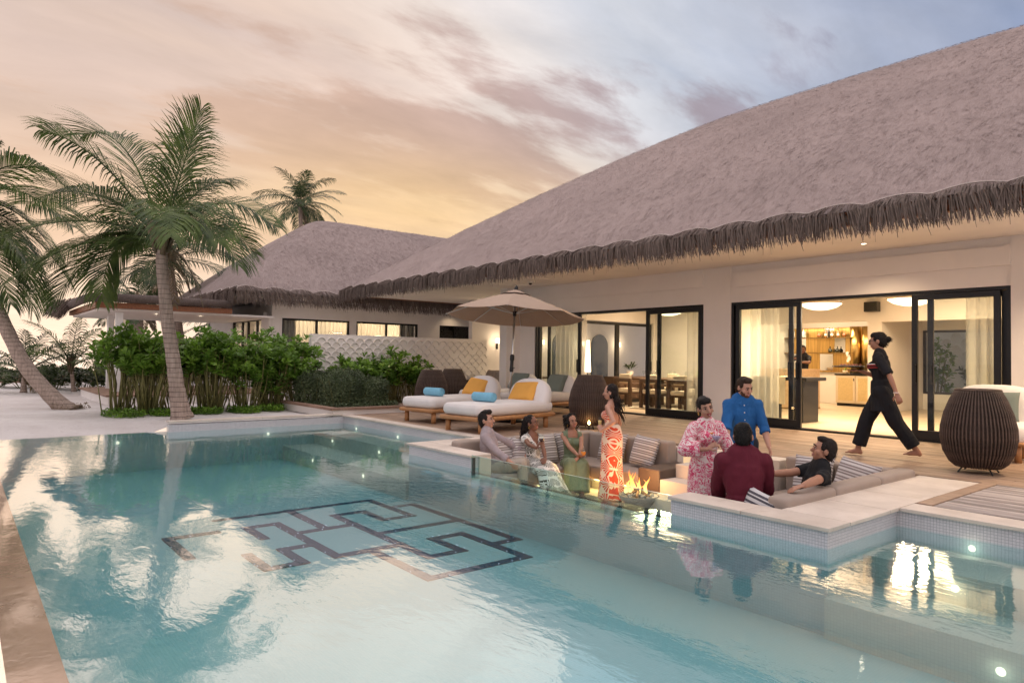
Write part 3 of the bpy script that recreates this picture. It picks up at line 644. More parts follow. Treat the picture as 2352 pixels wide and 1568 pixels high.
boxm(-28.4, HX, HY, 21.5, 2.95, 3.0).build('ceiling', M_WALL2, h2)
M_SHEER = None
def m_sheer():
    m, nt = newmat('sheer_curtain'); tr = nn(nt, 'ShaderNodeBsdfTransparent'); df = nn(nt, 'ShaderNodeBsdfDiffuse'); df.inputs[0].default_value = (.86, .84, .80, 1); tl = nn(nt, 'ShaderNodeBsdfTranslucent'); tl.inputs[0].default_value = (.80, .76, .68, 1)
    a = nn(nt, 'ShaderNodeMixShader'); a.inputs[0].default_value = .5; lk(nt, df.outputs[0], a.inputs[1]); lk(nt, tl.outputs[0], a.inputs[2])
    b = nn(nt, 'ShaderNodeMixShader'); b.inputs[0].default_value = .58; lk(nt, tr.outputs[0], b.inputs[1]); lk(nt, a.outputs[0], b.inputs[2]); finish(nt, b.outputs[0]); return m
M_SHEER = m_sheer(); M_DRAPE = mat('grey_drape', (.30, .28, .26), .9, .1, 6)
def curtain(a, b, z0, z1, m=M_SHEER, amp=.04, wl=.13, seed=0):     # a,b: xy points; pleated sheet
    A = V((*a, 0)); B = V((*b, 0)); L = (B-A).length; T = (B-A)/L; N = V((-T.y, T.x, 0)); n = max(8, int(L/.018)); mb = MB(); rows = []
    for z in (z0, z0+(z1-z0)*.35, z0+(z1-z0)*.7, z1):
        k = 1.0 if z < z1-.1 else .7
        rows.append([A+T*(L*i/n)+N*(amp*k*math.sin(2*PI*i/n*L/wl+seed+.9*math.sin(i*.13+seed)))+V((0, 0, z)) for i in range(n+1)])
    mb.grid(rows); return mb
def win_x(x, y0, y1, z0, z1, mull, root=h2):
    w_ = put('window', None, root); t = .06
    mb = boxm(x-.12, x-.04, y0, y0+t, z0, z1).box(x-.12, x-.04, y1-t, y1, z0, z1).box(x-.12, x-.04, y0+t, y1-t, z1-t, z1).box(x-.12, x-.04, y0+t, y1-t, z0, z0+t)
    for q in mull: mb.box(x-.115, x-.045, q-.035, q+.035, z0+t, z1-t)
    mb.build('window_frame', M_BLACK, w_); boxm(x-.085, x-.078, y0+t, y1-t, z0+t, z1-t).build('pane', M_GLASS, w_); return w_
a = win_x(HX, *W1, Z1, Z2, [9.2]); b = win_x(HX, *W2, Z1, Z2, [11.78]); c = win_x(HX, *W3, Z1, Z2, [14.7])
curtain((HX-.3, W1[0]), (HX-.3, 8.6), .9, 2.7, M_DRAPE).build('curtain', M_DRAPE, a, smooth=True); curtain((HX-.34, 8.5), (HX-.34, W1[1]+.2), .9, 2.7, seed=1).build('curtain', M_SHEER, a, smooth=True)
curtain((HX-.34, W2[0]-.1), (HX-.34, 12.5), .9, 2.7, seed=3).build('curtain', M_SHEER, b, smooth=True); curtain((HX-.3, 12.45), (HX-.3, W2[1]), .9, 2.7, M_DRAPE, seed=2).build('curtain', M_DRAPE, b, smooth=True)
boxm(HX-.135, HX-.125, W3[0], W3[1], Z1, Z2).build('blind', mat('dark_blind', (.02, .015, .012), .6), c)
wf = put('window', None, h2); mb = MB()
for x in (-25.5, -24.55, -23.95, -23.05, -22.31): mb.box(x, x+.07, HY+.02, HY+.10, 1.2, 2.46)
mb.box(-25.43, -22.31, HY+.03, HY+.09, 2.38, 2.45); mb.build('window_frame', M_BLACK, wf); boxm(-25.4, -22.3, HY+.055, HY+.062, 1.2, 2.4).build('pane', M_GLASS, wf)
curtain((-25.4, HY+.35), (-22.3, HY+.35), .9, 2.7, seed=5).build('curtain', M_SHEER, wf, smooth=True)
# lamps of the villa
M_SHADE = emit('lamp_shade_glow', (1, .76, .46), 5)
fl_ = thing('floor_lamp', 'glowing shaded lamp behind the sheer curtain of the villa window', 'lamp', (-22.6, 12.0, 0))
MB().lathe([(.15, 1.55), (.19, 1.7), (.17, 1.95), (.12, 2.02)], 20, cap=False).build('lamp_shade', M_SHADE, fl_, smooth=True); MB().cyl((0, 0, -.02), (0, 0, 1.6), .015).build('stem', M_BLACK, fl_); MB().lathe([(0, -.02), (.16, -.02), (.16, .02), (0, .02)], 20).build('base', M_BLACK, fl_)
lamp('lamp_light', 'POINT', (0, 0, 1.8), 130, WARM, fl_, size=.2)
for y in (9.0, 10.2, 11.4, 14.2): downlight(-22.5, y, 2.945, h2, 240, 2.9)
downlight(-21.05, 14.4, 3.018, h2, 24); downlight(-21.05, 16.4, 3.018, h2, 28)
# portico of the villa: white slab with rolled thatch rim, timber fascia, posts on a plinth
pt = thing('portico', 'flat white portico slab with rolled thatch rim on square white posts left of the villa', 'portico')
PZ_ = 2.36
boxm(-26.2, -20.95, 2.9, 7.58, PZ_+.03, PZ_+.09).build('slab', M_WALL, pt, bevel=.006)
boxm(-26.3, -20.85, 2.8, 6.28, PZ_+.092, PZ_+.24).build('fascia_board', M_TIMBER, pt)
M_ROLL = m_thatch('thatch_roll', (.20, .16, .145), (.14, .11, .10), (.08, .065, .06), 'x')
MB().tube([(-20.82, 2.72, PZ_+.36), (-20.80, 4.4, PZ_+.37), (-20.82, 6.24, PZ_+.36)], [.115, .12, .115], 14).build('thatch_roll', M_ROLL, pt, smooth=True)
MB().tube([(-20.85, 2.70, PZ_+.36), (-23, 2.68, PZ_+.37), (-26.3, 2.7, PZ_+.34)], [.115, .12, .12], 14).build('thatch_roll', M_ROLL, pt, smooth=True)
rf = MB(); rg = random.Random(4)
rf.grid([[V((-20.85, 2.75, PZ_+.42)), V((-20.85, 6.3, PZ_+.42))], [V((-26.4, 2.75, PZ_+.5)), V((-26.4, 6.3, PZ_+.9))]]); rf.build('roof', M_THATCH, pt)
fr = MB()
for k in range(900):
    y = rg.uniform(2.4, 3.2); x = -26.3 - rg.uniform(0, .2) if rg.random() < .45 else rg.uniform(-27.0, -24.6); b_ = V((x, min(y, 2.75), PZ_+.45+rg.uniform(-.1, .12))); ln = rg.uniform(.25, .5)
    d = V((-.5 if x < -26.2 else rg.gauss(0, .2), -.6, -.75+rg.gauss(0, .15))).normalized(); fr.strip([b_, b_+d*ln*.5, b_+d*ln+V((0, 0, -.06))], [.03, .03, .01], V((rg.gauss(0, 1), 1, 0)))
fr.build('eave_fringe', M_FRINGE, pt, kind='stuff')
for (x, y) in ((-21.25, 3.42), (-23.4, 3.55)): boxm(x-.085, x+.085, y-.085, y+.085, .19, PZ_).build('post', M_WHITEP, pt, bevel=.008)
boxm(-24.4, -19.6, 2.95, 7.2, -.08, .15).build('plinth', M_WALL, pt); 
M_BROWNW = m_wood('brown_wood', (.36, .23, .17), (.20, .12, .085), 2.5, .12)
for k in range(8): boxm(-24.45, -19.55, 2.9+k*.54, 2.9+k*.54+.532, .152, .20).build('floor_board', M_BROWNW, pt, bevel=.004)
for y in (4.4, 5.6): downlight(-21.6, y, PZ_, pt, 10)
# scalloped garden wall
sw = thing('garden_wall', 'white plaster garden wall covered in raised scallop relief behind the shrubs', 'wall', (-17.1, 7.16, 0))
WL, WH = 5.72, 1.82
boxm(-.16, 0, 0, WL, -.08, WH).build('panel', M_WALL, sw, bevel=.004)
sm = MB(); n = 10; r = .132
out = [V((.030, r*math.cos(PI*k/n), r*math.sin(PI*k/n))) for k in range(n+1)]; inn = [V((.004, .82*r*math.cos(PI*k/n), .82*r*math.sin(PI*k/n)-.0)) for k in range(n+1)]; ob = [V((-.01, p.y*1.03, p.z*1.03)) for p in out]; mid = [V((.030, p.y*.90, p.z*.90)) for p in out]
for A_, B_ in ((ob, out), (out, mid), (mid, inn)): sm.grid([A_, B_], flip=True)
sme = sm.mesh('scallop', M_WALL, smooth=False)
rows = 14; cols = int(WL/.272)
for i in range(rows):
    for j in range(cols+1):
        y = .14 + j*.272 + (.136 if i % 2 else 0)
        if y > WL-.12 or random.random() < .04: continue
        put('scallop', sme, sw, (0.001, y, .02+i*.122))
# ---------------------------------------------------------------- vegetation
def m_leaf(name, c1, c2, trans=.25, rough=.45, spec=.4):
    m, nt = newmat(name); n = tnoise(nt, coords(nt), 2.2, 4); n2 = tnoise(nt, coords(nt), 23, 2)
    c = mixc(nt, ramp(nt, n2, [(.35, (0,)*3), (.65, (1,)*3)]), ramp(nt, n, [(.35, c2), (.65, c1)]), ramp(nt, n, [(.35, tuple(x*.6 for x in c2)), (.65, tuple(x*1.25 for x in c1))]))
    b = nn(nt, 'ShaderNodeBsdfPrincipled'); lk(nt, c, b.inputs['Base Color']); b.inputs['Roughness'].default_value = rough; b.inputs['Specular IOR Level'].default_value = spec
    t = nn(nt, 'ShaderNodeBsdfTranslucent'); lk(nt, c, t.inputs[0]); mx = nn(nt, 'ShaderNodeMixShader'); mx.inputs[0].default_value = trans
    lk(nt, b.outputs[0], mx.inputs[1]); lk(nt, t.outputs[0], mx.inputs[2]); finish(nt, mx.outputs[0]); return m
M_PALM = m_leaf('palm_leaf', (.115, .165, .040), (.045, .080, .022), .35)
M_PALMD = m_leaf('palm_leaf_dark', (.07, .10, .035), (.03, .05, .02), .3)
M_DRY = m_leaf('palm_leaf_dry', (.22, .16, .09), (.13, .10, .06), .2)
M_SCAE = m_leaf('broad_leaf', (.21, .36, .05), (.09, .20, .028), .3, .35)
M_FINE = m_leaf('fine_leaf', (.135, .175, .085), (.06, .09, .042), .2)
M_STEM = mat('green_stem', (.20, .19, .07), .7, .3, 8)
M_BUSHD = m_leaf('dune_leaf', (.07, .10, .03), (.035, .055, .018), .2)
def m_trunk():
    m, nt = newmat('palm_trunk'); t = nn(nt, 'ShaderNodeTexCoord'); s = nn(nt, 'ShaderNodeSeparateXYZ'); lk(nt, t.outputs['Object'], s.inputs[0])
    n = tnoise(nt, t.outputs['Object'], 3.5, 6, .65); n2 = tnoise(nt, coords(nt, (14, 14, 1.5)), 2, 5)
    rg_ = mth(nt, 'FRACT', mth(nt, 'MULTIPLY_ADD', s.outputs[2], 10.5, mth(nt, 'MULTIPLY', n, .8)))
    ringm = ramp(nt, rg_, [(0, (0,)*3), (.10, (1,)*3), (.93, (1,)*3), (1, (0,)*3)])
    c = ramp(nt, n2, [(.3, (.27, .21, .175)), (.7, (.46, .365, .31))]); c = mixc(nt, ringm, (.17, .125, .105), c)
    c = mixc(nt, ramp(nt, n, [(.60, (0,)*3), (.72, (.7,)*3)]), c, (.13, .10, .085))
    hh = mth(nt, 'ADD', ringm, mth(nt, 'MULTIPLY', n2, .6)); finish(nt, bsdf(nt, c, .9, 0, .15, bump(nt, hh, .9, .012))); return m
M_TRUNK = m_trunk()
def bez(S, Cc, T, u): return S*(1-u)**2 + Cc*2*u*(1-u) + T*u*u
def frond(S, Cc, T, seed=0, n=58, ll=.62, lw=.026, hang=.55, m=M_PALM, par=None, nm='frond'):
    rg = random.Random(seed); S, Cc, T = V(S), V(Cc), V(T); mb = MB(); K = 14
    pts = [bez(S, Cc, T, k/K) for k in range(K+1)]; L = sum((pts[k+1]-pts[k]).length for k in range(K))
    mb.tube(pts, [.024*(1-.85*k/K)*(L/2.6)**.5 for k in range(K+1)], 5); mb.mi = 0
    roll = rg.gauss(0, .25)
    for i in range(n):
        for sgn in (-1, 1):
            u = .13 + .87*(i+rg.random()*.6)/n; u = min(u, .995); p = bez(S, Cc, T, u); t = (bez(S, Cc, T, min(1, u+.02))-bez(S, Cc, T, u-.02)).normalized()
            sd = t.cross(V((0, 0, 1))); sd = sd.normalized() if sd.length > .15 else V((.6, .8, 0)); up = sd.cross(t).normalized()
            sd2 = (sd*math.cos(roll)+up*math.sin(roll))*sgn; fw = .75+.9*u*u
            ln = ll*(L/2.6)**.6*(.45+1.15*math.sin(PI*min(1, .12+u*.80)))*.72*rg.uniform(.85, 1.1)*(1-.35*max(0, u-.8)/.2)
            d = (sd2 + t*fw + up*rg.uniform(.10, .30)).normalized(); h_ = hang*rg.uniform(.7, 1.3)
            p1 = p + d*ln*.45; d2 = (d + V((0, 0, -1))*h_).normalized(); p2 = p1 + d2*ln*.33; d3 = (d2 + V((0, 0, -1))*h_*1.1).normalized(); p3 = p2 + d3*ln*.25
            nrm = d.cross(t); nrm = nrm.normalized() if nrm.length > .01 else up
            w_ = lw*rg.uniform(.8, 1.15); mb.strip([p, p1, p2, p3], [w_*.55, w_, w_*.75, w_*.12], nrm)
    return mb.build(nm, m, par)
def palm(name, label, trunk, rad, crown=None, fronds=None, nf=18, L=2.8, seed=0, m=M_PALM, n=46, lo=-.5, hi=1.25, dead=3, lw=.028, ll=.66, group='palm trees'):
    rg = random.Random(seed); tr = [V(p) for p in trunk]; o = thing(name, label, 'palm tree', tuple(tr[0]), 0, group); off = tr[0]
    K = 40; path = []; rr = []
    for k in range(K+1):
        u = k/K*(len(tr)-1); i = min(int(u), len(tr)-2); f = u-i
        a, b, c, d = tr[max(i-1, 0)], tr[i], tr[i+1], tr[min(i+2, len(tr)-1)]
        p = .5*((2*b)+(c-a)*f+(2*a-5*b+4*c-d)*f*f+(3*b-a-3*c+d)*f**3); path.append(p-off)
        s = k/K; rr.append(rad*(1.28*math.exp(-s*9)*.55+1-.25*s)*(1+.03*math.sin(k*2.1)+.02*rg.uniform(-1, 1)))
    MB().tube(path, rr, 16).build('trunk', M_TRUNK, o, smooth=True)
    S = V(crown) if crown is not None else tr[-1]
    # leaf bases and fibre around the heart
    hb = MB()
    for k in range(14):
        a = k*2.4; r = rad*.9; b0 = tr[-1]-off+V((math.cos(a)*r*.7, math.sin(a)*r*.7, -.22+.02*k)); hb.tube([b0, b0+V((math.cos(a)*r*.8, math.sin(a)*r*.8, .22)), b0+V((math.cos(a)*r*1.5, math.sin(a)*r*1.5, .5))], [rad*.40, rad*.30, rad*.16], 6)
    hb.tube([tr[-1]-off-V((0, 0, .15)), S-off, S-off+V((0, 0, .35))], [rad*.95, rad*.8, rad*.3], 10); hb.build('leaf_bases', M_DRY, o, smooth=True)
    if fronds:
        for k, (T, Cc) in enumerate(fronds):
            q = frond(S-off, V(Cc)-off, V(T)-off, seed*50+k, n, ll, lw, .18+.45*rg.random(), m, o)
    else:
        for k in range(nf):
            az = k*2.399+rg.uniform(-.3, .3); u = k/nf; el = hi+(lo-hi)*u+rg.uniform(-.1, .1); l_ = L*rg.uniform(.82, 1.08)*(1 if el > 0 else .85)
            hdir = V((math.cos(az), math.sin(az), 0)); d0 = hdir*math.cos(el)+V((0, 0, math.sin(el)))
            Cc = S+d0*l_*.55; T = Cc + (hdir*math.cos(el-.75)+V((0, 0, math.sin(el-.95-.25*rg.random()))))*l_*.5
            frond(S-off, Cc-off, T-off, seed*50+k, n, ll, lw, .35+.5*rg.random(), m, o)
    for k in range(dead):
        az = rg.uniform(0, 6.28); h_ = V((math.cos(az), math.sin(az), 0)); frond(S-off+V((0, 0, -.1)), S-off+h_*.5+V((0, 0, -.2)), S-off+h_*.75+V((0, 0, -L*.45)), seed*90+k, 24, .5, lw, .6, M_DRY, o, 'dry_frond')
    return o
S1= (-14.64, 3.07, 3.46)
FR1=[ ((-15.49, 1.16, 5.42),(-15.02, 2.06, 5.25)),((-16.31, 1.88, 5.69),(-15.42, 2.59, 6.02)),((-14.14, 3.59, 6.04),(-14.41, 3.31, 4.85)),((-13.25, 4.77, 3.76),(-13.95, 3.87, 4.77)),((-12.69, 3.91, 2.86),(-13.43, 3.58, 4.04)),((-16.54, 1.49, 4.51),(-15.61, 2.31, 4.61)),((-16.25, 0.62, 3.43),(-15.41, 1.81, 4.14)),((-15.59, 0.68, 2.51),(-15.12, 1.72, 3.63)),((-15.75, 2.23, 2.3),(-15.59, 2.17, 3.75)),((-15.78, 1.4, 2.16),(-15.36, 2.0, 3.61)),((-12.15, 2.66, 3.15),(-13.11, 2.83, 4.41)),((-12.4, 3.47, 3.17),(-13.29, 3.27, 4.33)),((-15.89, 3.81, 6.11),(-15.45, 3.44, 5.0)),((-15.05, 4.42, 4.86),(-14.96, 3.76, 5.0)),((-16.93, 2.78, 3.59),(-15.98, 2.89, 4.73)),((-17.91, 1.07, 4.41),(-16.36, 2.13, 5.12)),((-14.5, 4.84, 3.35),(-14.75, 3.85, 4.44)),((-17.51, 1.46, 3.09),(-16.19, 2.29, 4.03)) ]
S0= (-20.82, -0.06, 4.72)
FR0=[ ((-19.22, 1.9, 5.17),(-19.98, 0.9, 6.39)),((-18.54, 1.98, 4.15),(-19.62, 0.91, 5.59)),((-19.37, 1.35, 2.2),(-19.72, 1.02, 4.6)),((-19.65, 2.09, 2.94),(-20.1, 1.21, 4.69)),((-20.47, 1.73, 2.43),(-20.67, 0.92, 3.88)),((-18.82, 0.91, 2.29),(-19.65, 0.47, 3.9)),((-20.49, 1.98, 3.54),(-20.74, 0.97, 5.3)),((-20.87, 0.61, 6.33),(-20.96, 0.21, 5.74)),((-18.35, 1.13, 3.24),(-19.36, 0.6, 4.48)) ]
T0= [(-18.94, 2.13, -0.2), (-19.17, 1.83, 0.12), (-19.6, 1.27, 0.9), (-19.95, 0.81, 1.99), (-20.25, 0.38, 3.16), (-20.53, -0.01, 4.37)]
T1= [(-14.6, 3.49, -0.03), (-14.6, 3.39, 0.5), (-14.6, 3.28, 1.27), (-14.6, 3.17, 1.95), (-14.6, 3.1, 2.54), (-14.6, 3.05, 3.05), (-14.6, 3.05, 3.39)]
palm('palm_tree', 'tall coconut palm with full arching crown standing right at the far pool edge', T1, .135, crown=S1, fronds=FR1, seed=1, n=72, dead=2, ll=.90, lw=.026)
palm('palm_tree', 'grey palm trunk leaning steeply over the sand at the picture edge', T0, .17, crown=S0, fronds=FR0, seed=2, n=84, dead=0, ll=.92, lw=.029)
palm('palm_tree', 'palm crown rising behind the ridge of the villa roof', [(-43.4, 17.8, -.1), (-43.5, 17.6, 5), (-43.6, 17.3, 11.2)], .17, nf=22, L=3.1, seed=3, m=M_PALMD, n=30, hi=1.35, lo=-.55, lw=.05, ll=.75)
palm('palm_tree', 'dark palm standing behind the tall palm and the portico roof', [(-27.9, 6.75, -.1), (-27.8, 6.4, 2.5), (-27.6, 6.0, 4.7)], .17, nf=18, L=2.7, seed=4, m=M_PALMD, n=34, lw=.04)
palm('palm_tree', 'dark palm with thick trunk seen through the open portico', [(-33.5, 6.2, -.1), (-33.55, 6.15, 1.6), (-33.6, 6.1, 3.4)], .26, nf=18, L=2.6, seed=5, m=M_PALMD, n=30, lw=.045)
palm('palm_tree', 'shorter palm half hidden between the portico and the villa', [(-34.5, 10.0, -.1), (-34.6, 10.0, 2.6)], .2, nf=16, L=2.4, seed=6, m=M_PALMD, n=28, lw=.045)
palm('young_palm', 'young palm with upright fronds growing beside the portico posts', [(-27.2, 3.1, -.1), (-27.2, 3.0, .75)], 0.07, nf=9, L=2.5, seed=8, m=M_PALM, n=30, lo=.35, hi=1.4, dead=0, lw=.03, ll=.5, group='young palms')
palm('young_palm', 'young palm with dark spreading fronds behind the leaning trunk', [(-27.0, 1.7, -.1), (-27.0, 1.7, .6)], 0.09, nf=11, L=2.3, seed=9, m=M_PALMD, n=28, lo=.1, hi=1.3, dead=1, lw=.03, ll=.5, group='young palms')
# --- broad-leaved shrubs
def leafmesh(mb, p, d, up, ln, wd, rg):
    s = d.cross(up); s = s.normalized() if s.length > .01 else V((1, 0, 0)); n_ = s.cross(d).normalized(); c = rg.uniform(-.1, .25)
    q = [p, p+d*ln*.45+n_*ln*.05, p+d*ln*.80+n_*ln*(.04-c*.3), p+d*ln+n_*ln*(.0-c*.6)]; w_ = [.10, .62, 1.0, .35]
    a = [x - s*wd*.5*k for x, k in zip(q, w_)]; b = [x + s*wd*.5*k for x, k in zip(q, w_)]
    mb.add(a+b, [(i, i+1, 5+i, 4+i) for i in range(3)])
def shrub(label, c, wx, wy, h, nr, seed, leg=.35, m=M_SCAE, ls=.175, stems=14, group='broad-leaved shrubs'):
    rg = random.Random(seed); o = thing('shrub', label, 'shrub', c, 0, group); lv = MB(); sm_ = MB()
    tips = []
    for k in range(nr):
        a = rg.uniform(0, 6.283); r = rg.random()**.55; zz = rg.random()**.7
        lim = h*(1-.30*r*r)*rg.uniform(.9, 1.05); z = leg*h + (lim-leg*h)*zz; rr = r*(.75+.35*zz)
        tips.append(V((math.cos(a)*wx*rr, math.sin(a)*wy*rr, z)))
    for k, t in enumerate(tips):
        ax_ = V((t.x/wx*.6+rg.gauss(0, .25), t.y/wy*.6+rg.gauss(0, .25), 1)).normalized(); u = ax_.orthogonal().normalized(); v_ = ax_.cross(u); nl = rg.randint(8, 12)
        for j in range(nl):
            an = j*2.4; sp = .35+1.0*(1-j/nl)+rg.uniform(-.15, .15); d = (ax_*math.cos(sp)+(u*math.cos(an)+v_*math.sin(an))*math.sin(sp)).normalized()
            ln = ls*rg.uniform(.6, 1.3)*(.7+.4*(1-j/nl)); leafmesh(lv, t-ax_*.06*(1-j/nl), d, ax_, ln, ln*.46, rg)
        if k < stems*3:
            b0 = V((t.x*.45+rg.gauss(0, .05), t.y*.45+rg.gauss(0, .05), -.02)); md = (b0+t)*.5+V((rg.gauss(0, .05), rg.gauss(0, .05), .05)); sm_.tube([b0, md, t], [.013, .011, .006], 5)
    lv.build('foliage', m, o, kind='stuff'); sm_.build('stems', M_STEM, o, smooth=True); return o
HL = ['tall broad-leaved shrub beside the white portico posts', 'broad-leaved shrub with bare stems just left of the tall palm trunk', 'broad-leaved shrub directly behind the tall palm trunk', 'broad-leaved shrub just right of the tall palm trunk', 'dense broad-leaved shrub below the villa corner window', 'dense broad-leaved shrub in front of the villa wide window', 'broad-leaved shrub touching the end of the scalloped wall', 'broad-leaved shrub filling the gap behind the portico posts', 'broad-leaved shrub behind the hedge under the portico slab', 'leafy shrub at the back of the hedge by the villa wall']
for k, (x, y, wx, wy, h_, lg) in enumerate([(-16.9, 2.75, .55, .55, 1.70, .50), (-16.4, 3.25, .6, .55, 1.52, .50), (-16.6, 3.9, .6, .6, 1.55, .48), (-16.4, 4.55, .6, .6, 1.66, .45), (-16.3, 5.25, .65, .6, 1.70, .32), (-16.6, 5.95, .7, .6, 1.66, .22), (-16.55, 6.6, .65, .55, 1.62, .20), (-17.5, 3.4, .6, .5, 1.60, .45), (-17.3, 4.7, .6, .6, 1.75, .40), (-17.4, 6.2, .6, .6, 1.80, .3)]):
    shrub(HL[k], (x, y, -.04), wx, wy, h_*1.10, 150, 20+k, lg, stems=16)
RL = ['rounded broad-leaved shrub in front of the scalloped wall, nearest the hedge', 'broad-leaved shrub in front of the scalloped wall behind the clipped bush', 'tallest broad-leaved shrub against the scalloped wall', 'broad-leaved shrub against the scalloped wall beside the two lanterns']
for k, (x, y, w_, h_) in enumerate([(-16.5, 7.75, .45, 1.2), (-16.45, 8.5, .5, 1.30), (-16.45, 9.25, .5, 1.42), (-16.45, 9.95, .45, 1.22)]): shrub(RL[k], (x, y, 0), w_, w_, h_, 95, 40+k, .33, stems=12)
# --- fine-leaved clipped bushes in the planter
def finebush(label, c, wx, wy, h_, n, seed, m=M_FINE, ls=.03, nm='clipped_bush', group='clipped bushes in the planter', cat='bush'):
    rg = random.Random(seed); o = thing(nm, label, cat, c, 0, group); mb = MB(); tw = MB()
    for k in range(n):
        a = rg.uniform(0, 6.283); r = rg.random()**.45; z = h_*(rg.random()**.6)*(1-.22*r*r)*(1+.10*noise.noise(V((math.cos(a)*r*wx*4+c[0], math.sin(a)*r*wy*4, seed)))*2)
        p = V((math.cos(a)*wx*r, math.sin(a)*wy*r, z)); d = V((rg.gauss(0, 1), rg.gauss(0, 1), rg.gauss(.7, .6))).normalized(); s = d.orthogonal().normalized()*ls*.28
        l_ = ls*rg.uniform(.6, 1.3); mb.add([p, p+d*l_*.5+s, p+d*l_, p+d*l_*.5-s], [(0, 1, 2, 3)])
    for k in range(26):
        a = rg.uniform(0, 6.283); r = rg.random()**.5; p = V((math.cos(a)*wx*r, math.sin(a)*wy*r, h_*.75)); tw.tube([V((p.x*.6, p.y*.6, 0)), p], [.008, .004], 4)
    mb.build('foliage', m, o, kind='stuff'); tw.build('stems', M_STEM, o)
BL = ['fine-leaved clipped bush at the hedge end of the raised planter', 'fine-leaved clipped bush at the back of the raised planter', 'fine-leaved clipped bush in the middle of the raised planter', 'fine-leaved clipped bush at the deck end of the raised planter']
for k, (x, y, wx, wy, h_) in enumerate([(-15.9, 6.75, .6, .45, .80), (-15.6, 7.35, .65, .5, .86), (-14.75, 6.95, .6, .5, .80), (-14.6, 7.55, .55, .45, .66)]): finebush(BL[k], (x, y, .1), wx, wy, h_, 7500, 60+k, ls=.045)
# planter box
pl = thing('planter', 'low raised planter with white sides and dark timber rim beside the pool corner', 'planter')
boxm(-17.2, -13.55, 6.18, 6.30, -.06, .10).box(-13.67, -13.55, 6.30, 8.1, -.06, .10).box(-17.2, -13.67, 8.0, 8.1, -.06, .10).box(-17.3, -17.2, 6.18, 8.1, -.06, .10).build('side', M_WALL, pl)
for q in ((-17.3, -13.72, 6.13, 6.33), (-13.715, -13.5, 6.13, 8.15), (-17.3, -13.72, 7.98, 8.15)): boxm(*q, .101, .15).build('rim_board', M_BROWNW, pl, bevel=.004)
boxm(-17.2, -13.68, 6.31, 7.99, -.05, .075).build('soil', mat('soil', (.06, .045, .035), .95, .3, 12, .6, 20, .02), pl)
def carpet(name, label, pts, n, seed, m, ls=.05):
    rg = random.Random(seed); mb = MB()
    for k in range(n):
        cx_, cy_, rx_, ry_, z = rg.choice(pts); a = rg.uniform(0, 6.283); r = rg.random()**.5; p = V((cx_+math.cos(a)*rx_*r, cy_+math.sin(a)*ry_*r, z+rg.random()**2*.12))
        d = V((rg.gauss(0, 1), rg.gauss(0, 1), rg.uniform(.1, 1))).normalized(); l_ = ls*rg.uniform(.6, 1.3); s = d.cross(V((0, 0, 1))).normalized()*l_*.3; mb.add([p, p+d*l_*.5+s, p+d*l_, p+d*l_*.5-s], [(0, 1, 2, 3)])
    return mb.build(name, m, None, kind='stuff', label=label, cat='ground cover')
carpet('ground_cover', 'low creeping green ground cover at the foot of the hedge on the sand', [(-16.2, 2.75, .75, .40, -.05), (-15.9, 3.5, .5, .35, -.05), (-16, 4.3, .5, .35, -.05), (-15.9, 5.1, .5, .35, -.05), (-16.2, 5.8, .5, .3, -.05)], 6500, 5, M_SCAE, .06)
carpet('ground_cover', 'dark ground cover spilling inside the raised planter', [(-15.0, 6.6, 1.2, .25, .08), (-14.2, 7.2, .45, .6, .08), (-14.0, 7.7, .3, .25, .1)], 4000, 6, M_FINE, .05)
carpet('ground_cover', 'dry leaf tufts around the foot of the leaning palm', [(-18.9, 2.1, .42, .38, -.06)], 420, 7, M_DRY, .05)
# dune bushes and low timber wall toward the sea
DL = ['dark dune bush at the picture edge beneath the leaning palm', 'low dune bush behind the leaning trunk', 'dune bush below the young palms', 'dune bush beside the young palm with upright fronds', 'dune bush behind the portico posts', 'dune bush beyond the portico plinth', 'far dune bush behind the hedge and portico', 'dune bush in front of the low timber sea wall']
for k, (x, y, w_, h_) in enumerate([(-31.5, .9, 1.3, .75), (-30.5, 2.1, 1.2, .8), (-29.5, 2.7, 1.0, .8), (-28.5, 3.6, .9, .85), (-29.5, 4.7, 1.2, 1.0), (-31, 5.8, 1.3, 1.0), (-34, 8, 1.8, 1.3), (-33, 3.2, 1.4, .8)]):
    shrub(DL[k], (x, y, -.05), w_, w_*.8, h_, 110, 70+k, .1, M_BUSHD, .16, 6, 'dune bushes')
sw_ = thing('sea_wall', 'low brown timber wall running along the beach behind the palms', 'wall', (-36, 0, 0))
for k in range(14): boxm(-.1, 0, -14+k*2.4, -14+k*2.4+2.39, -.3, .42).build('board', M_BROWNW, sw_)
# ---------------------------------------------------------------- furniture on the deck and in the pit
M_CANVAS = mat('white_canvas', (.74, .70, .68), .9, .04, 3, .25, 160, .002)
M_TEAK = mat('teak', (.42, .205, .085), .5, .18, 3, .15, 30, .003, stretch=(1, 5, 5))
M_TEAKL = mat('honey_wood', (.40, .22, .10), .45, .15, 3)
M_YEL = mat('mustard_fabric', (.72, .36, .075), .9, .06, 4, .3, 120, .002)
M_GRN = mat('sage_fabric', (.16, .19, .17), .9, .06, 4, .3, 120, .002)
M_BLUE = mat('blue_towel', (.20, .46, .62), .95, .08, 8, .8, 140, .005)
M_TAUPE = mat('taupe_fabric', (.36, .29, .245), .92, .05, 3, .25, 150, .002)
M_BROWNF = mat('brown_vinyl', (.11, .078, .060), .55, .08, 3, .2, 60, .002)
M_RATTAN = mat('rattan', (.085, .055, .042), .65, .35, 18, .5, 90, .004)
M_RATTAN2 = mat('rattan_core', (.055, .036, .028), .8, .4, 30, .9, 70, .006)
M_STEEL = mat('brushed_steel', (.62, .62, .62), .3, .05, 5, metal=1)
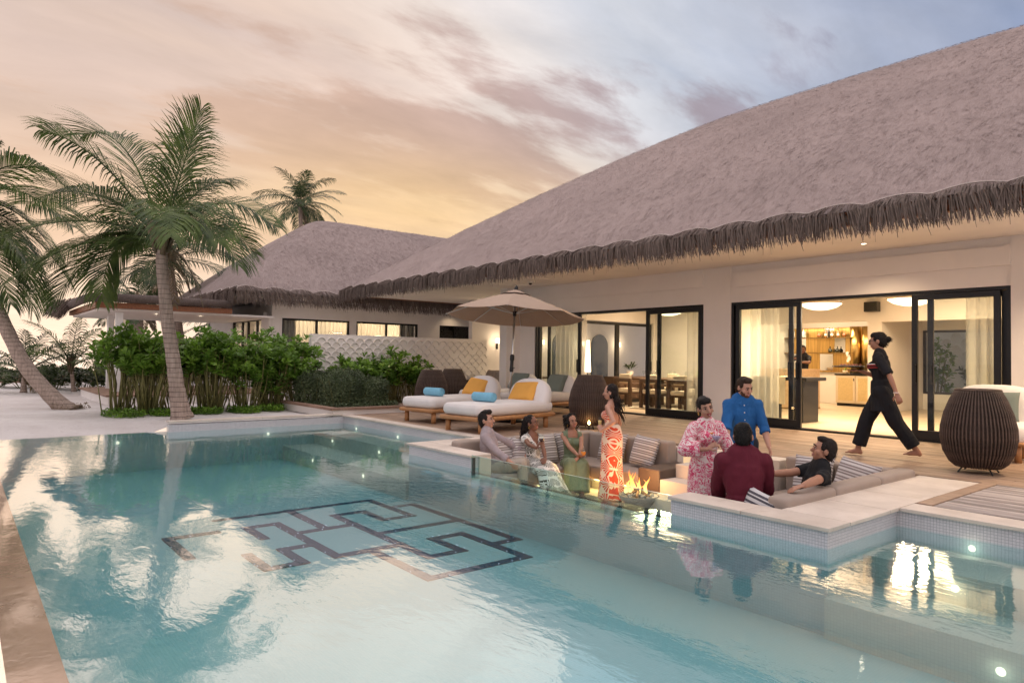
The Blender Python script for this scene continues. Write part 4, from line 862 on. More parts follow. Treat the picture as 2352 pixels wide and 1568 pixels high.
M_CANOPY = mat('umbrella_canvas', (.42, .31, .235), .85, .04, 3, .2, 120, .001)
def m_stripe(name, c1, c2, freq, axis=1):
    m, nt = newmat(name); t = nn(nt, 'ShaderNodeTexCoord'); s = nn(nt, 'ShaderNodeSeparateXYZ'); lk(nt, t.outputs['Object'], s.inputs[0]); f = mth(nt, 'FRACT', mth(nt, 'MULTIPLY', s.outputs[axis], freq))
    c = ramp(nt, f, [(0, c1), (.34, c1), (.36, c2), (.58, c2), (.60, c1), (.72, c1), (.74, tuple(x*1.3 for x in c2)), (.98, c2)])
    finish(nt, bsdf(nt, c, .9, 0, .2, bump(nt, tnoise(nt, coords(nt), 140, 3), .3, .002))); return m
M_STRIPE = m_stripe('striped_fabric', (.64, .60, .58), (.25, .21, .20), 13.5)
M_STRIPEB = m_stripe('striped_fabric_dark', (.60, .58, .58), (.08, .075, .09), 12)
def sell(w, d, h, e1=.45, e2=.45, n=28, m=18):
    mb = MB(); sg = lambda x, p: math.copysign(abs(x)**p, x); vs = []
    for i in range(m+1):
        t = -PI/2+PI*i/m
        for j in range(n):
            a = 2*PI*j/n; vs.append(V((w/2*sg(math.cos(t), e1)*sg(math.cos(a), e2), d/2*sg(math.cos(t), e1)*sg(math.sin(a), e2), h/2*sg(math.sin(t), e1))))
    return mb.add(vs, [(i*n+j, i*n+(j+1) % n, (i+1)*n+(j+1) % n, (i+1)*n+j) for i in range(m) for j in range(n)])
def daybed(label, x, y, rz):
    o = thing('daybed', label, 'daybed', (x, y, 0), rz, 'white cushioned daybeds on the deck'); w_, l_ = 1.0, 2.0
    fr = rbox(w_, l_, .075, .035, 5, z0=.20).build('frame', M_TEAK, o, smooth=True)
    for sx in (-1, 1):
        for sy in (-.86, .80): MB().cyl((sx*(w_/2-.10), sy*l_/2, 0), (sx*(w_/2-.10), sy*l_/2, .205), .045, n=16).build('leg', M_TEAK, o, smooth=True)
    rbox(w_-.03, l_-.04, .205, .09, 7, .018, z0=.275).build('mattress', M_CANVAS, o, smooth=True)
    hw, hl, rr = w_/2-.045, l_/2-.05, .12; ring = [(cx_+rr*math.cos(a0+PI/2*q/6), cy_+rr*math.sin(a0+PI/2*q/6), .452) for (cx_, cy_, a0) in ((hw-rr, hl-rr, 0), (-hw+rr, hl-rr, PI/2), (-hw+rr, -hl+rr, PI), (hw-rr, -hl+rr, 1.5*PI)) for q in range(7)]; MB().tube(ring+ring[:2], .007, 6).build('piping', M_CANVAS, o, True)
    b = sell(w_-.04, .32, .78, .80, .66).build('backrest', M_CANVAS, o, smooth=True, loc=(0, l_/2-.20, .50), rot=(-.30, 0, 0)); return o
def cushion(label, loc, rot, m, w_=.46, h_=.46, d=.17, group='striped cushions in the pit', nm='cushion'):
    return pillow(w_, h_, d, 16).build(nm, m, None, True, loc=loc, rot=rot, label=label, cat='cushion', group=group)
daybed('white daybed nearest the pit, with yellow cushion and blue towel', -9.58, 7.52, .14)
daybed('white daybed beside the dark lanterns, with yellow cushion and blue towel', -11.45, 7.80, .14)
daybed('white daybed behind the parasol pole with a sage cushion', -13.25, 10.4, .10)
daybed('white daybed by the open glass door with a sage cushion', -11.75, 10.3, .05)
for i, (x, y, lb) in enumerate([(-9.72, 8.20, 'mustard yellow cushion on the daybed nearest the pit'), (-11.60, 8.48, 'mustard yellow cushion on the daybed beside the dark lanterns')]):
    pillow(.62, .44, .19, 16).build('cushion', M_YEL, None, True, loc=(x, y, .62), rot=(.92, .10 if i else -.06, .10), label=lb, cat='cushion', group='yellow daybed cushions')
for i, (x, y, lb) in enumerate([(-13.32, 11.05, 'sage green cushion on the daybed behind the parasol pole'), (-11.82, 10.95, 'sage green cushion on the daybed by the open door')]):
    pillow(.56, .5, .18, 16).build('cushion', M_GRN, None, True, loc=(x, y, .66), rot=(1.05, 0, .05), label=lb, cat='cushion', group='sage daybed cushions')
def towel(label, loc, rz):
    mb = MB(); prof = []; n = 64
    for k in range(n+1):
        a = 2*PI*2.3*k/n; r = .018+.062*k/n; prof.append((r*math.cos(a), r*math.sin(a)+.08))
    vs = [V((x, y, z)) for x in (-.235, -.225, .225, .235) for (y, z) in [(p[0], p[1]) for p in prof]]
    k = n+1; mb.add(vs, [(i*k+j, i*k+j+1, (i+1)*k+j+1, (i+1)*k+j) for i in range(3) for j in range(n)])
    mb.lathe([(.0, -.232), (.074, -.232), (.080, -.222), (.080, .222), (.074, .232), (.0, .232)], 20); M_ = Matrix.Rotation(PI/2, 4, 'Y'); q = len(vs)
    for i in range(q, len(mb.v)): p = M_ @ V(mb.v[i]); mb.v[i] = (p.x, p.y, p.z+.08)
    return mb.build('towel', M_BLUE, None, True, loc=loc, rot=(0, 0, rz), label=label, cat='towel', group='rolled blue towels')
towel('rolled blue towel on the daybed nearest the pit', (-9.46, 7.08, .497), .18); towel('rolled blue towel on the daybed beside the dark lanterns', (-11.32, 7.25, .497), .16)
# parasol
um = thing('parasol', 'beige market parasol on a slim pale pole between the daybeds', 'parasol', (-10.5, 8.47, 0)); um.rotation_mode = 'QUATERNION'; um.rotation_quaternion = V((0, 0, 1)).rotation_difference(V((0, 0, 1))+R0*.045+F0*.085)
MB().cyl((0, 0, .02), (0, 0, 2.66), .022, .020, 14).build('pole', M_STEEL, um, smooth=True); MB().lathe([(0, 0), (.30, 0), (.30, .05), (.27, .07), (.05, .08), (.04, .22), (0, .22)], 28).build('base', M_BLACK, um, smooth=True)
MB().lathe([(.0, .98), (.034, .98), (.04, 1.02), (.034, 1.10), (.034, 1.20), (.045, 1.22), (.045, 1.30), (.03, 1.33), (0, 1.33)], 16).build('tilt_joint', M_BLACK, um, smooth=True)
MB().lathe([(0, 2.60), (.045, 2.60), (.04, 2.66), (.03, 2.70), (.0, 2.74)], 14).build('finial', M_BLACK, um, smooth=True); MB().lathe([(.0, 2.10), (.035, 2.10), (.045, 2.15), (.04, 2.20), (0, 2.2)], 14).build('hub', M_BLACK, um, smooth=True)
cr_ = MB().cyl((.03, 0, 1.06), (.09, 0, 1.06), .008).build('crank_handle', M_BLACK, um)
NR = 8; UR = 1.40
def uc(a, u, sag=1): return V((math.cos(a)*UR*u, math.sin(a)*UR*u, 2.60-.40*u-.10*u*u))
for k in range(NR):
    a0, a1 = 2*PI*k/NR, 2*PI*(k+1)/NR; P = []
    for i in range(9):
        u = .05+.95*i/8; A_ = uc(a0, u); B_ = uc(a1, u); P.append([A_*(1-j/6)+B_*(j/6)-V((0, 0, .05*u*4*(j/6)*(1-j/6)*.55)) for j in range(7)])
    mb = MB(); mb.grid(P); mb.grid([[p-V((0, 0, .004)) for p in r_] for r_ in P], flip=True); mb.build('canopy_panel', M_CANOPY, um, smooth=True)
    r_ = MB().tube([uc(a0, .03)-V((0, 0, .015)), uc(a0, .5)-V((0, 0, .015)), uc(a0, 1)-V((0, 0, .012))], .008, 6).build('rib', M_STEEL, um); MB().cyl((math.cos(a0)*.03, math.sin(a0)*.03, 2.15), uc(a0, .55)-V((0, 0, .02)), .006, n=6).build('strut', M_STEEL, r_)
    cap = [[uc(a0, .02+.2*i/3)*(1-j/3)+uc(a1, .02+.2*i/3)*(j/3)+V((0, 0, .045-.02*i/3)) for j in range(4)] for i in range(4)]; MB().grid(cap).build('vent_flap', M_CANOPY, um, smooth=True)
# rattan lanterns
LP = [(.225, .07), (.285, .12), (.345, .24), (.375, .40), (.370, .52), (.335, .68), (.275, .84), (.222, .945)]
rib_me = None
def lantern(label, x, y, rz=0, lit=False, s=1.0):
    global rib_me
    o = thing('rattan_lantern', label, 'lantern', (x, y, 0), rz, 'dark rattan floor lanterns'); o.scale = (s, s, s)
    MB().lathe([(r-.016, z) for r, z in LP], 48, cap=False).build('woven_body', M_RATTAN2, o, smooth=True)
    MB().lathe([(.0, .075), (.21, .075)], 32, cap=False).build('bottom', M_RATTAN2, o)
    MB().tube([(LP[-1][0]*math.cos(a), LP[-1][0]*math.sin(a), .95) for a in [2*PI*k/40 for k in range(41)]], .012, 8).build('rim', M_RATTAN, o, smooth=True)
    if rib_me is None:
        pts = []
        for i in range(len(LP)-1):
            for q in range(3): f = q/3; pts.append(V((LP[i][0]*(1-f)+LP[i+1][0]*f, 0, LP[i][1]*(1-f)+LP[i+1][1]*f)))
        pts.append(V((LP[-1][0], 0, LP[-1][1]))); rib_me = MB().tube(pts, .0098, 6).mesh('rib', M_RATTAN, smooth=True)
    for k in range(60): put('rib', rib_me, o, (0, 0, 0), (0, 0, 2*PI*k/60))
    for k in range(4):
        a = PI/4+k*PI/2; MB().cyl((.17*math.cos(a), .17*math.sin(a), .085), (.24*math.cos(a), .24*math.sin(a), 0), .009, n=8).build('leg', M_BLACK, o)
    return o
lantern('rattan lantern standing by the steps at the sun deck corner, largest in view', -2.74, 9.20, .1)
lc = lantern('rattan lantern with a candle bulb before the open dining door', -8.72, 8.92, .3)
lantern('rattan lantern in front of the scalloped wall, behind the blue-towel daybed', -13.3, 8.45, .2); lantern('rattan lantern against the scalloped wall, half hidden by its neighbour', -14.35, 9.75, .5); lantern('rattan lantern behind the parasol pole beside the terrace sofa', -15.2, 12.5, .7)
M_FLAME = emit('candle_glow', (1, .62, .22), 30)
cb = thing('candle_bulb', 'small glowing bulb at the foot of the lantern by the doors', 'bulb', (-8.44, 8.62, 0.0)); MB().lathe([(0, .10), (.012, .11), (.02, .135), (.012, .165), (0, .18)], 12, cap=False).build('bulb', M_FLAME, cb, True); MB().cyl((0, 0, 0), (0, 0, .11), .008).build('stem', M_BLACK, cb)
lamp('bulb_light', 'POINT', (0, 0, .15), 2.0, (1, .6, .25), cb, size=.03)
# side table with bottle and tumbler
tb = thing('side_table', 'small round wooden side table between the daybeds behind the parasol pole', 'table', (-10.55, 8.95, 0)); MB().lathe([(0, .38), (.20, .38), (.235, .41), (.24, .46), (.225, .47), (.21, .43), (0, .42)], 28).build('tray_top', M_TEAKL, tb, True); MB().lathe([(.0, 0), (.13, 0), (.10, .1), (.05, .2), (.05, .38), (0, .38)], 20).build('pedestal', M_TEAKL, tb, True)
M_CLEAR = glassmat('clear_glass', (.90, .93, .92), 1.5)
bt = MB().lathe([(0, 0), (.038, 0), (.04, .02), (.04, .15), (.03, .19), (.014, .22), (.014, .27), (.017, .275), (.012, .28)], 16, cap=False).build('water_bottle', M_CLEAR, None, True, loc=(-10.5, 8.93, .422), label='clear glass water bottle on the small side table', cat='bottle')
# ---------------------------------------------------------------- pit seating
sl_ = thing('pit_sofa', 'L-shaped taupe sofa along the far side of the sunken pit', 'sofa', (0, 0, 0)); ST = -.34
def part(root, nm, q, m, bev=.035, seg=4): return boxm(*q).build(nm, m, root, True, bevel=bev, seg=seg)
for a, b in ((5.50, 6.42), (6.43, 7.42)): part(sl_, 'seat_cushion', (-7.95, -7.28, a, b, ST-.20, ST), M_TAUPE)
part(sl_, 'seat_cushion', (-7.95, -7.28, 7.43, 8.10, ST-.20, ST), M_TAUPE); part(sl_, 'seat_cushion', (-7.27, -6.32, 7.45, 8.10, ST-.20, ST), M_TAUPE)
for a, b in ((5.50, 6.45), (6.46, 7.45), (7.46, 8.28)): part(sl_, 'back_cushion', (-8.13, -7.94, a, b, ST-.18, .065), M_TAUPE, .045)
part(sl_, 'back_cushion', (-7.93, -7.15, 8.09, 8.28, ST-.18, .06), M_TAUPE, .045); part(sl_, 'back_cushion', (-7.14, -6.30, 8.09, 8.28, ST-.18, .06), M_TAUPE, .045)
part(sl_, 'armrest', (-6.31, -5.93, 7.42, 8.28, PIT_Z+.03, ST+.10), M_BROWNF, .03); part(sl_, 'base', (-8.1, -7.40, 5.55, 8.2, PIT_Z, ST-.21), M_PIT, .01, 1); part(sl_, 'base', (-7.39, -6.32, 7.6, 8.2, PIT_Z, ST-.21), M_PIT, .01, 1)
M_STRIPL = emit('led_strip', (1, .60, .20), 12)
e1 = boxm(-7.385, -7.375, 5.6, 7.55, ST-.25, ST-.235).box(-7.3, -6.35, 7.58, 7.59, ST-.25, ST-.235).build('light_strip', M_STRIPL, sl_)
lamp('strip_light', 'AREA', (-7.36, 6.6, ST-.25), 5, (1, .58, .2), e1, rot=(0, math.radians(-55), 0), size=1.8, shape='RECTANGLE', size_y=.05); lamp('strip_light', 'AREA', (-6.85, 7.56, ST-.25), 5, (1, .58, .2), e1, rot=(math.radians(-55), 0, 0), size=.9, shape='RECTANGLE', size_y=.05)
sr = thing('pit_sofa', 'L-shaped taupe sofa on the near side of the pit beside the stone coping', 'sofa', (0, 0, 0))
for a, b in ((5.55, 6.5), (6.51, 7.42)): part(sr, 'seat_cushion', (-3.95, -3.27, a, b, ST-.2, ST), M_TAUPE)
part(sr, 'seat_cushion', (-4.50, -3.27, 7.43, 8.1, ST-.2, ST), M_TAUPE); part(sr, 'seat_cushion', (-3.98, -3.28, 5.28+.20, 5.545, ST-.2, ST-.01), M_TAUPE)
for a, b in ((5.55, 6.45), (6.46, 7.42), (7.43, 8.29)): part(sr, 'back_cushion', (-3.26, -3.06, a, b, ST-.18, .075), M_TAUPE, .05)
part(sr, 'back_cushion', (-4.50, -3.90, 8.09, 8.29, ST-.18, .065), M_TAUPE, .045); part(sr, 'back_cushion', (-3.89, -3.27, 8.09, 8.29, ST-.18, .065), M_TAUPE, .045); part(sr, 'base', (-4.45, -3.2, 5.5, 8.2, PIT_Z, ST-.21), M_PIT, .01, 1)
TL = math.radians(72)
CL = [('striped cushion beside the man in the grey shirt', (-7.74, 6.20, -.12), (TL, 0, PI/2)), ('striped cushion in front of the man with grey shirt, under his hand', (-7.60, 6.45, -.14), (TL, .1, PI/2-.2)), ('striped cushion behind the woman in the palm-print dress', (-7.74, 6.95, -.12), (TL, 0, PI/2)),
      ('striped cushion left of the woman in green', (-7.70, 7.45, -.10), (TL, -.12, PI/2-.3)), ('striped cushion right of the woman in green', (-7.25, 7.93, -.10), (TL, .05, .15)), ('striped cushion beside the brown armrest', (-6.62, 7.93, -.10), (TL, .06, -.1))]
for lb, l_, r_ in CL: cushion(lb, l_, (r_[0], r_[1], r_[2]), M_STRIPE)
cushion('striped cushion behind the man in black', (-4.05, 7.92, -.09), (TL, 0, .1), M_STRIPE); cushion('striped cushion in the near sofa corner behind the coping', (-3.52, 7.85, -.07), (TL, .1, -.35), M_STRIPE, .54); cushion('dark striped cushion at the end of the near sofa', (-3.36, 5.62, -.12), (TL, .15, -.3), M_STRIPEB, .40, .40)
# fire bowl
fb = thing('fire_bowl', 'low metal fire bowl with burning logs and broken rock', 'fire bowl', (-5.98, 7.06, PIT_Z)); fb.scale = (.68, .68, .68); MB().lathe([(0, .0), (.20, 0), (.24, .05), (.36, .19), (.39, .27), (.375, .275), (.34, .22), (0, .20)], 36).build('bowl', mat('bowl_stone', (.34, .29, .26), .8, .3, 8), fb, True)
M_ROCK = mat('ash_rock', (.36, .33, .32), .8, .4, 12, .5, 30, .01, rand=.3); M_LOG = mat('charred_log', (.20, .12, .07), .85, .6, 9, .6, 25, .01, rand=.3)
rg = random.Random(2); bm = bmesh.new(); bmesh.ops.create_icosphere(bm, subdivisions=1, radius=1); rme = bpy.data.meshes.new('rock')
for v_ in bm.verts: v_.co *= rg.uniform(.65, 1.2)
bm.to_mesh(rme); bm.free(); rme.materials.append(M_ROCK)
for k in range(58):
    a = rg.uniform(0, 6.283); r = .34*rg.random()**.5; s = rg.uniform(.022, .045); put('rock', rme, fb, (r*math.cos(a), r*math.sin(a), .235+(.36-r)*.16+rg.uniform(0, .02)), (rg.uniform(0, 6), rg.uniform(0, 6), 0), scale=(s*1.3, s, s*.8))
for k in range(6):
    a = k*1.05; d = V((math.cos(a), math.sin(a), 0)); MB().tube([d*.25+V((0, 0, .27)), d*.06+V((0, 0, .35)), -d*.10+V((0, 0, .38+.01*k))], [.030, .034, .026], 8).build('log', M_LOG, fb)
def m_fire():
    m, nt = newmat('flame'); t = nn(nt, 'ShaderNodeTexCoord'); s = nn(nt, 'ShaderNodeSeparateXYZ'); lk(nt, t.outputs['Object'], s.inputs[0]); lw_ = nn(nt, 'ShaderNodeLayerWeight', i_Blend=.35)
    c = ramp(nt, s.outputs[2], [(0, (1, .66, .26)), (.16, (1, .50, .12)), (.40, (1, .24, .03))]); e = nn(nt, 'ShaderNodeEmission'); lk(nt, c, e.inputs[0]); e.inputs[1].default_value = 2.6
    tr = nn(nt, 'ShaderNodeBsdfTransparent'); mx = nn(nt, 'ShaderNodeMixShader'); f = mth(nt, 'MULTIPLY', ramp(nt, lw_.outputs['Facing'], [(.10, (1,)*3), (.45, (.55,)*3), (.80, (0,)*3)]), ramp(nt, s.outputs[2], [(0, (1,)*3), (.30, (.9,)*3), (.46, (.25,)*3)]))
    lk(nt, f, mx.inputs[0]); lk(nt, tr.outputs[0], mx.inputs[1]); lk(nt, e.outputs[0], mx.inputs[2]); finish(nt, mx.outputs[0]); return m
M_FIRE = m_fire()
for k, (x, y, h_, w_) in enumerate([(-.14, -.05, .46, .055), (-.10, -.14, .30, .05), (.10, .10, .34, .042), (-.22, -.12, .20, .05), (.02, -.04, .24, .05), (.13, .02, .22, .03), (-.05, .06, .32, .04), (-.27, -.02, .16, .04), (-.17, .0, .38, .03), (-.10, -.08, .42, .028), (.07, .06, .28, .026), (-.2, .06, .24, .03)]):
    pts = []; rr = []
    for i in range(13):
        u = i/12; pts.append(V((.05*math.sin(u*5+k*1.7)*u, .05*math.cos(u*4.3+k)*u, h_*u))); rr.append(w_*(math.sin(PI*min(1, u*.8+.2))**.9)*(1-u)**.55+.002)
    MB().tube(pts, rr, 12).build('flame', M_FIRE, fb, True, loc=(x, y, .29))
lamp('fire_light', 'POINT', (-.05, -.02, .55), 25, (1, .50, .18), fb, size=.12)
# armchair hidden behind the big lantern, with cushion
ac = thing('lounge_chair', 'round white lounge chair on wood legs behind the big rattan lantern', 'chair', (-3.05, 10.75, 0), .15)
sell(.92, .9, .30, .5, .7).build('seat', M_CANVAS, ac, True, loc=(0, 0, .36)); sell(.95, .30, .70, .6, .6).build('backrest', M_CANVAS, ac, True, loc=(0, .34, .62), rot=(-.2, 0, 0))
for sx in (-1, 1):
    for sy in (-1, 1): MB().cyl((sx*.32, sy*.30, 0), (sx*.32, sy*.30, .24), .04, n=14).build('leg', M_TEAK, ac, True)
rbox(.8, .78, .05, .02, 4, z0=.215).build('frame', M_TEAK, ac, True)
cushion('sage cushion on the round lounge chair behind the big lantern', (-3.0, 10.80, .68), (1.15, 0, .2), M_GRN, .5, .45, .16, 'sage daybed cushions')
rt = MB().lathe([(0, 0), (.055, 0), (.06, .05), (.05, .10), (.02, .13), (0, .14)], 14).build('red_candle_jar', mat('red_lacquer', (.28, .02, .02), .3), None, True, loc=(-2.35, 9.75, 0), label='small dark red jar on the deck beside the big lantern', cat='jar')
# terrace sofa and table at the villa end
ts = thing('terrace_sofa', 'dark framed terrace sofa with grey cushions behind the parasol', 'sofa', (-16.0, 12.1, 0), -.3); M_DARKW = mat('dark_wood', (.075, .045, .032), .45, .2, 4, stretch=(1, 5, 5))
boxm(-.85, .85, -.4, .4, .22, .30).build('frame', M_DARKW, ts, bevel=.01); boxm(-.85, .85, .34, .42, .3, .72).build('back_rail', M_DARKW, ts, bevel=.01); boxm(-.85, -.77, -.4, .34, .3, .58).build('arm', M_DARKW, ts, bevel=.01); boxm(.77, .85, -.4, .34, .3, .58).build('arm', M_DARKW, ts, bevel=.01)
for k in range(2): rbox(.74, .7, .16, .05, 5, z0=.30).build('seat_cushion', M_TAUPE, ts, True, loc=(-.38+.76*k, -.03, 0)); pillow(.7, .5, .18).build('back_cushion', M_TAUPE, ts, True, loc=(-.38+.76*k, .22, .66), rot=(1.2, 0, 0))
for sx in (-.8, .8):
    for sy in (-.36, .36): boxm(sx-.03, sx+.03, sy-.03, sy+.03, 0, .22).build('leg', M_DARKW, ts)
tt = thing('terrace_table', 'dark wooden terrace table near the house corner behind the parasol', 'table', (-14.9, 13.1, 0)); rbox(1.0, .8, .05, .02, 4, z0=.68).build('top', M_DARKW, tt, True)
for sx in (-.42, .42):
    for sy in (-.32, .32): boxm(sx-.035, sx+.035, sy-.035, sy+.035, 0, .68).build('leg', M_DARKW, tt)
for k, (x, y) in enumerate(((-14.8, 12.95), (-14.95, 13.1))): MB().lathe([(0, 0), (.03, 0), (.036, .10), (.033, .10), (.028, .006)], 14, cap=False).build('tumbler', M_CLEAR, None, True, loc=(x, y, .732), label=['clear tumbler at the front of the dark terrace table', 'clear tumbler at the back of the dark terrace table'][k], cat='glass', group='tumblers on the terrace table')
# ---------------------------------------------------------------- rooms: lamps, bar, dining
M_SHADE2 = emit('alabaster_glow', (1, .80, .52), 3.2)
def pendant(label, x, y, z):
    o = thing('pendant_lamp', label, 'lamp', (x, y, z), .3, 'shallow bowl pendant lamps')
    MB().lathe([(0, -.13), (.14, -.12), (.30, -.075), (.40, -.01), (.41, .015)], 36, cap=False).build('bowl', M_SHADE2, o, True); MB().tube([(.412*math.cos(a), .412*math.sin(a), .015) for a in [2*PI*k/36 for k in range(37)]], .010, 6).build('rim', mat('bronze', (.25, .15, .07), .35, .1, 5, metal=1), o, True)
    for k in range(3): a = 2*PI*k/3; MB().cyl((.4*math.cos(a), .4*math.sin(a), .015), (0, 0, CEIL-z-.02), .004, n=5).build('rod', M_BLACK, o)
    MB().lathe([(0, CEIL-z-.03), (.07, CEIL-z-.03), (.07, CEIL-z), (0, CEIL-z)], 16).build('ceiling_rose', M_WHITEP, o)
    lamp('pendant_light', 'AREA', (0, 0, -.16), 125, WARM, o, size=.7, shape='DISK'); lamp('pendant_uplight', 'AREA', (0, 0, .03), 50, WARM, o, rot=(PI, 0, 0), size=.7, shape='DISK')
pendant('glowing bowl pendant over the high table, nearer the bar shelves', -7.0, 14.0, 2.46); pendant('glowing bowl pendant partly behind the sliding panel near the speaker', -5.25, 14.0, 2.46)
pendant('glowing bowl pendant hanging over the dining table', -11.4, 14.6, 2.55)
# perimeter cove lights of the bar room
cv = boxm(-11.2, -7.9, 18.24, 18.27, 2.34, 2.36).build('cove_strip', emit('cove_glow', (1, .72, .4), 8), main); lamp('cove_light', 'AREA', (-9.6, 19.2, 2.85), 100, WARM, cv, size=2.4, shape='RECTANGLE', size_y=.8)
cv2 = boxm(-8.15, -8.12, 12.6, 13.6, 2.86, 2.90).build('cove_strip', MATS['cove_glow'], main); lamp('cove_light', 'AREA', (-5.0, 16.6, 2.9), 115, WARM, cv2, size=3.0, shape='RECTANGLE', size_y=1.2)
cv3 = boxm(-13.9, -8.6, 12.36, 12.39, 2.86, 2.9).build('cove_strip', MATS['cove_glow'], main); lamp('cove_light', 'AREA', (-11.6, 15.6, 2.9), 100, WARM, cv3, size=3.0, shape='RECTANGLE', size_y=1.0)
# speaker
sp = thing('wall_speaker', 'black box loudspeaker mounted high on the cream bar room wall', 'speaker', (-7.62, 17.88, 2.66)); boxm(-.16, .16, -.11, .11, -.125, .125).build('cabinet', M_BLACK, sp, bevel=.012); boxm(-.14, .14, -.118, -.111, -.105, .105).build('grille', mat('grille', (.02, .02, .02), .8, .3, 200), sp); boxm(-.03, .03, .11, .125, -.05, .05).build('bracket', M_BLACK, sp)
# bar counter and back shelves
M_OAK = m_wood('pale_oak', (.62, .44, .27), (.46, .31, .18), 1.6, .05, .45); M_BRASS = mat('aged_brass', (.55, .36, .13), .28, .25, 3, metal=1, stretch=(6, 6, .4)); M_BRASSD = mat('dark_brass', (.30, .20, .08), .3, .2, 4, metal=1)
bar = thing('bar_counter', 'pale oak bar counter with rounded end and brass edge trim', 'bar counter', (-10.0, 17.55, 0))
mb = MB(); out = [(-1.35, -.35)] + [(.55+.38*math.sin(a), -.35+.38-.38*math.cos(a)) for a in [PI/2*k/8 for k in range(9)]] + [(.93, .55), (-1.35, .55)]
k = len(out); mb.add([V((x, y, z)) for z in (.02, 1.02) for x, y in out], [(i, (i+1) % k, k+(i+1) % k, k+i) for i in range(k)]+[tuple(range(k, 2*k))]); mb.build('front', M_OAK, bar)
mb = MB(); o2 = [(x*1.02, y*1.03) for x, y in out]; mb.add([V((x, y, z)) for z in (1.021, 1.06) for x, y in o2], [(i, (i+1) % k, k+(i+1) % k, k+i) for i in range(k)]+[tuple(range(k, 2*k)), tuple(range(k-1, -1, -1))]); mb.build('top', M_OAK, bar)
for x in (.20,): boxm(x-.02, x+.02, -.362, -.351, .02, 1.02).build('trim', M_BRASSD, bar)
mb = MB(); o3 = [(x*1.01, y*1.02) for x, y in out]; mb.add([V((x, y, z)) for z in (0, .03) for x, y in o3], [(i, (i+1) % k, k+(i+1) % k, k+i) for i in range(k)]); mb.build('foot_trim', M_BRASSD, bar)
bs = thing('bar_shelving', 'brass back bar shelving with mirror panels behind the counter', 'shelving', (-10.0, 20.7, 0)); boxm(-1.4, 2.2, -.02, 0, .95, 2.30).build('back_panel', M_BRASS, bs)
M_MIRROR = mat('mirror', (.75, .78, .80), .05, .02, metal=1)
for (x0, x1, z0, z1) in ((-1.2, -.85, 1.0, 1.5), (-.35, .05, 1.0, 1.5), (-1.1, -.8, 1.55, 2.2), (.1, .42, 1.55, 2.0), (-.2, .08, 2.0, 2.28)): boxm(x0, x1, -.035, -.022, z0, z1).build('mirror_panel', M_MIRROR, bs)
for z in (1.52, 1.98): boxm(-1.4, .75, -.26, -.021, z, z+.025).build('shelf', M_BRASSD, bs)
for k in range(3): MB().cyl((.75+.34*k, -.08, .95), (.75+.34*k, -.08, 2.31), .16, n=24).build('brass_column', M_BRASS, bs, True)
lamp('shelf_light', 'AREA', (-.2, -.3, 2.28), 14, WARM, bs, size=1.8, shape='RECTANGLE', size_y=.1)
M_BOT = [mat('amber_glass', (.22, .07, .015), .12, .1, 4, spec=.8), mat('dark_bottle', (.02, .025, .015), .1, .1, 4, spec=.8), mat('clear_bottle', (.45, .5, .5), .1, .05, 4, spec=.8)]; M_LABEL = mat('bottle_label', (.7, .62, .48), .7)
bpro = [(0, 0), (.038, 0), (.04, .01), (.04, .16), (.032, .19), (.014, .215), (.013, .285), (.016, .29), (0, .29)]; dpro = [(0, 0), (.04, 0), (.058, .03), (.06, .08), (.04, .11), (.014, .13), (.014, .17), (.02, .175), (0, .19)]
BN = ['amber bottle at the left end of the upper bar shelf', 'second amber bottle from the left on the upper bar shelf', 'middle bottle on the upper bar shelf', 'tall labelled bottle right of the middle on the upper bar shelf', 'last bottle on the upper bar shelf beside the brass columns', 'first clear bottle on the upper bar shelf behind the sliding panel', 'second clear bottle on the upper bar shelf behind the sliding panel', 'third clear bottle on the upper bar shelf behind the sliding panel', 'dark round bottle on the lower bar shelf, left of the pair', 'dark round bottle on the lower bar shelf, right of the pair']
for k, (x, z, kind, mi) in enumerate([(-.32, 2.006, 1, 0), (-.12, 2.006, 0, 0), (.08, 2.006, 0, 0), (.26, 2.006, 0, 0), (.45, 2.006, 1, 0), (-1.15, 2.006, 0, 2), (-.98, 2.006, 0, 2), (-.82, 2.006, 0, 2), (.02, 1.546, 1, 1), (.24, 1.546, 1, 1)]):
    o = thing('bottle', BN[k], 'bottle', (-10.0+x, 20.55, z), 0, 'bottles on the bar shelves'); MB().lathe(dpro if kind else bpro, 16).build('body', M_BOT[mi], o, True)
    if not kind: MB().lathe([(.0405, .05), (.0405, .12)], 16, cap=False).build('label', M_LABEL, o)
def wineglass(label, loc, fill=None, kind='wine', group=None, cat='glass'):
    o = thing({'wine': 'wine_glass', 'flute': 'champagne_flute', 'martini': 'cocktail_glass', 'tumbler': 'tumbler'}[kind], label, cat, loc, 0, group)
    P = {'wine': [(.0, 0), (.034, .002), (.004, .008), (.004, .085), (.02, .095), (.038, .125), (.040, .15), (.034, .19)], 'flute': [(0, 0), (.03, .002), (.004, .008), (.004, .09), (.014, .10), (.026, .14), (.027, .19), (.022, .235)], 'martini': [(0, 0), (.034, .002), (.004, .008), (.004, .095), (.012, .10), (.058, .165)], 'tumbler': [(0, 0), (.036, 0), (.040, .008), (.042, .085)]}[kind]
    MB().lathe(P, 20, cap=False).build('bowl', M_CLEAR, o, True)
    if fill:
        Q = {'wine': [(0, .098), (.019, .098), (.034, .122), (.037, .14), (0, .14)], 'flute': [(0, .102), (.013, .102), (.0235, .14), (.0245, .185), (0, .185)], 'martini': [(0, .103), (.010, .103), (.048, .155), (0, .155)], 'tumbler': [(0, .006), (.034, .006), (.039, .05), (0, .05)]}[kind]
        MB().lathe(Q, 20, cap=False).build('drink', fill, o, True)
    return o
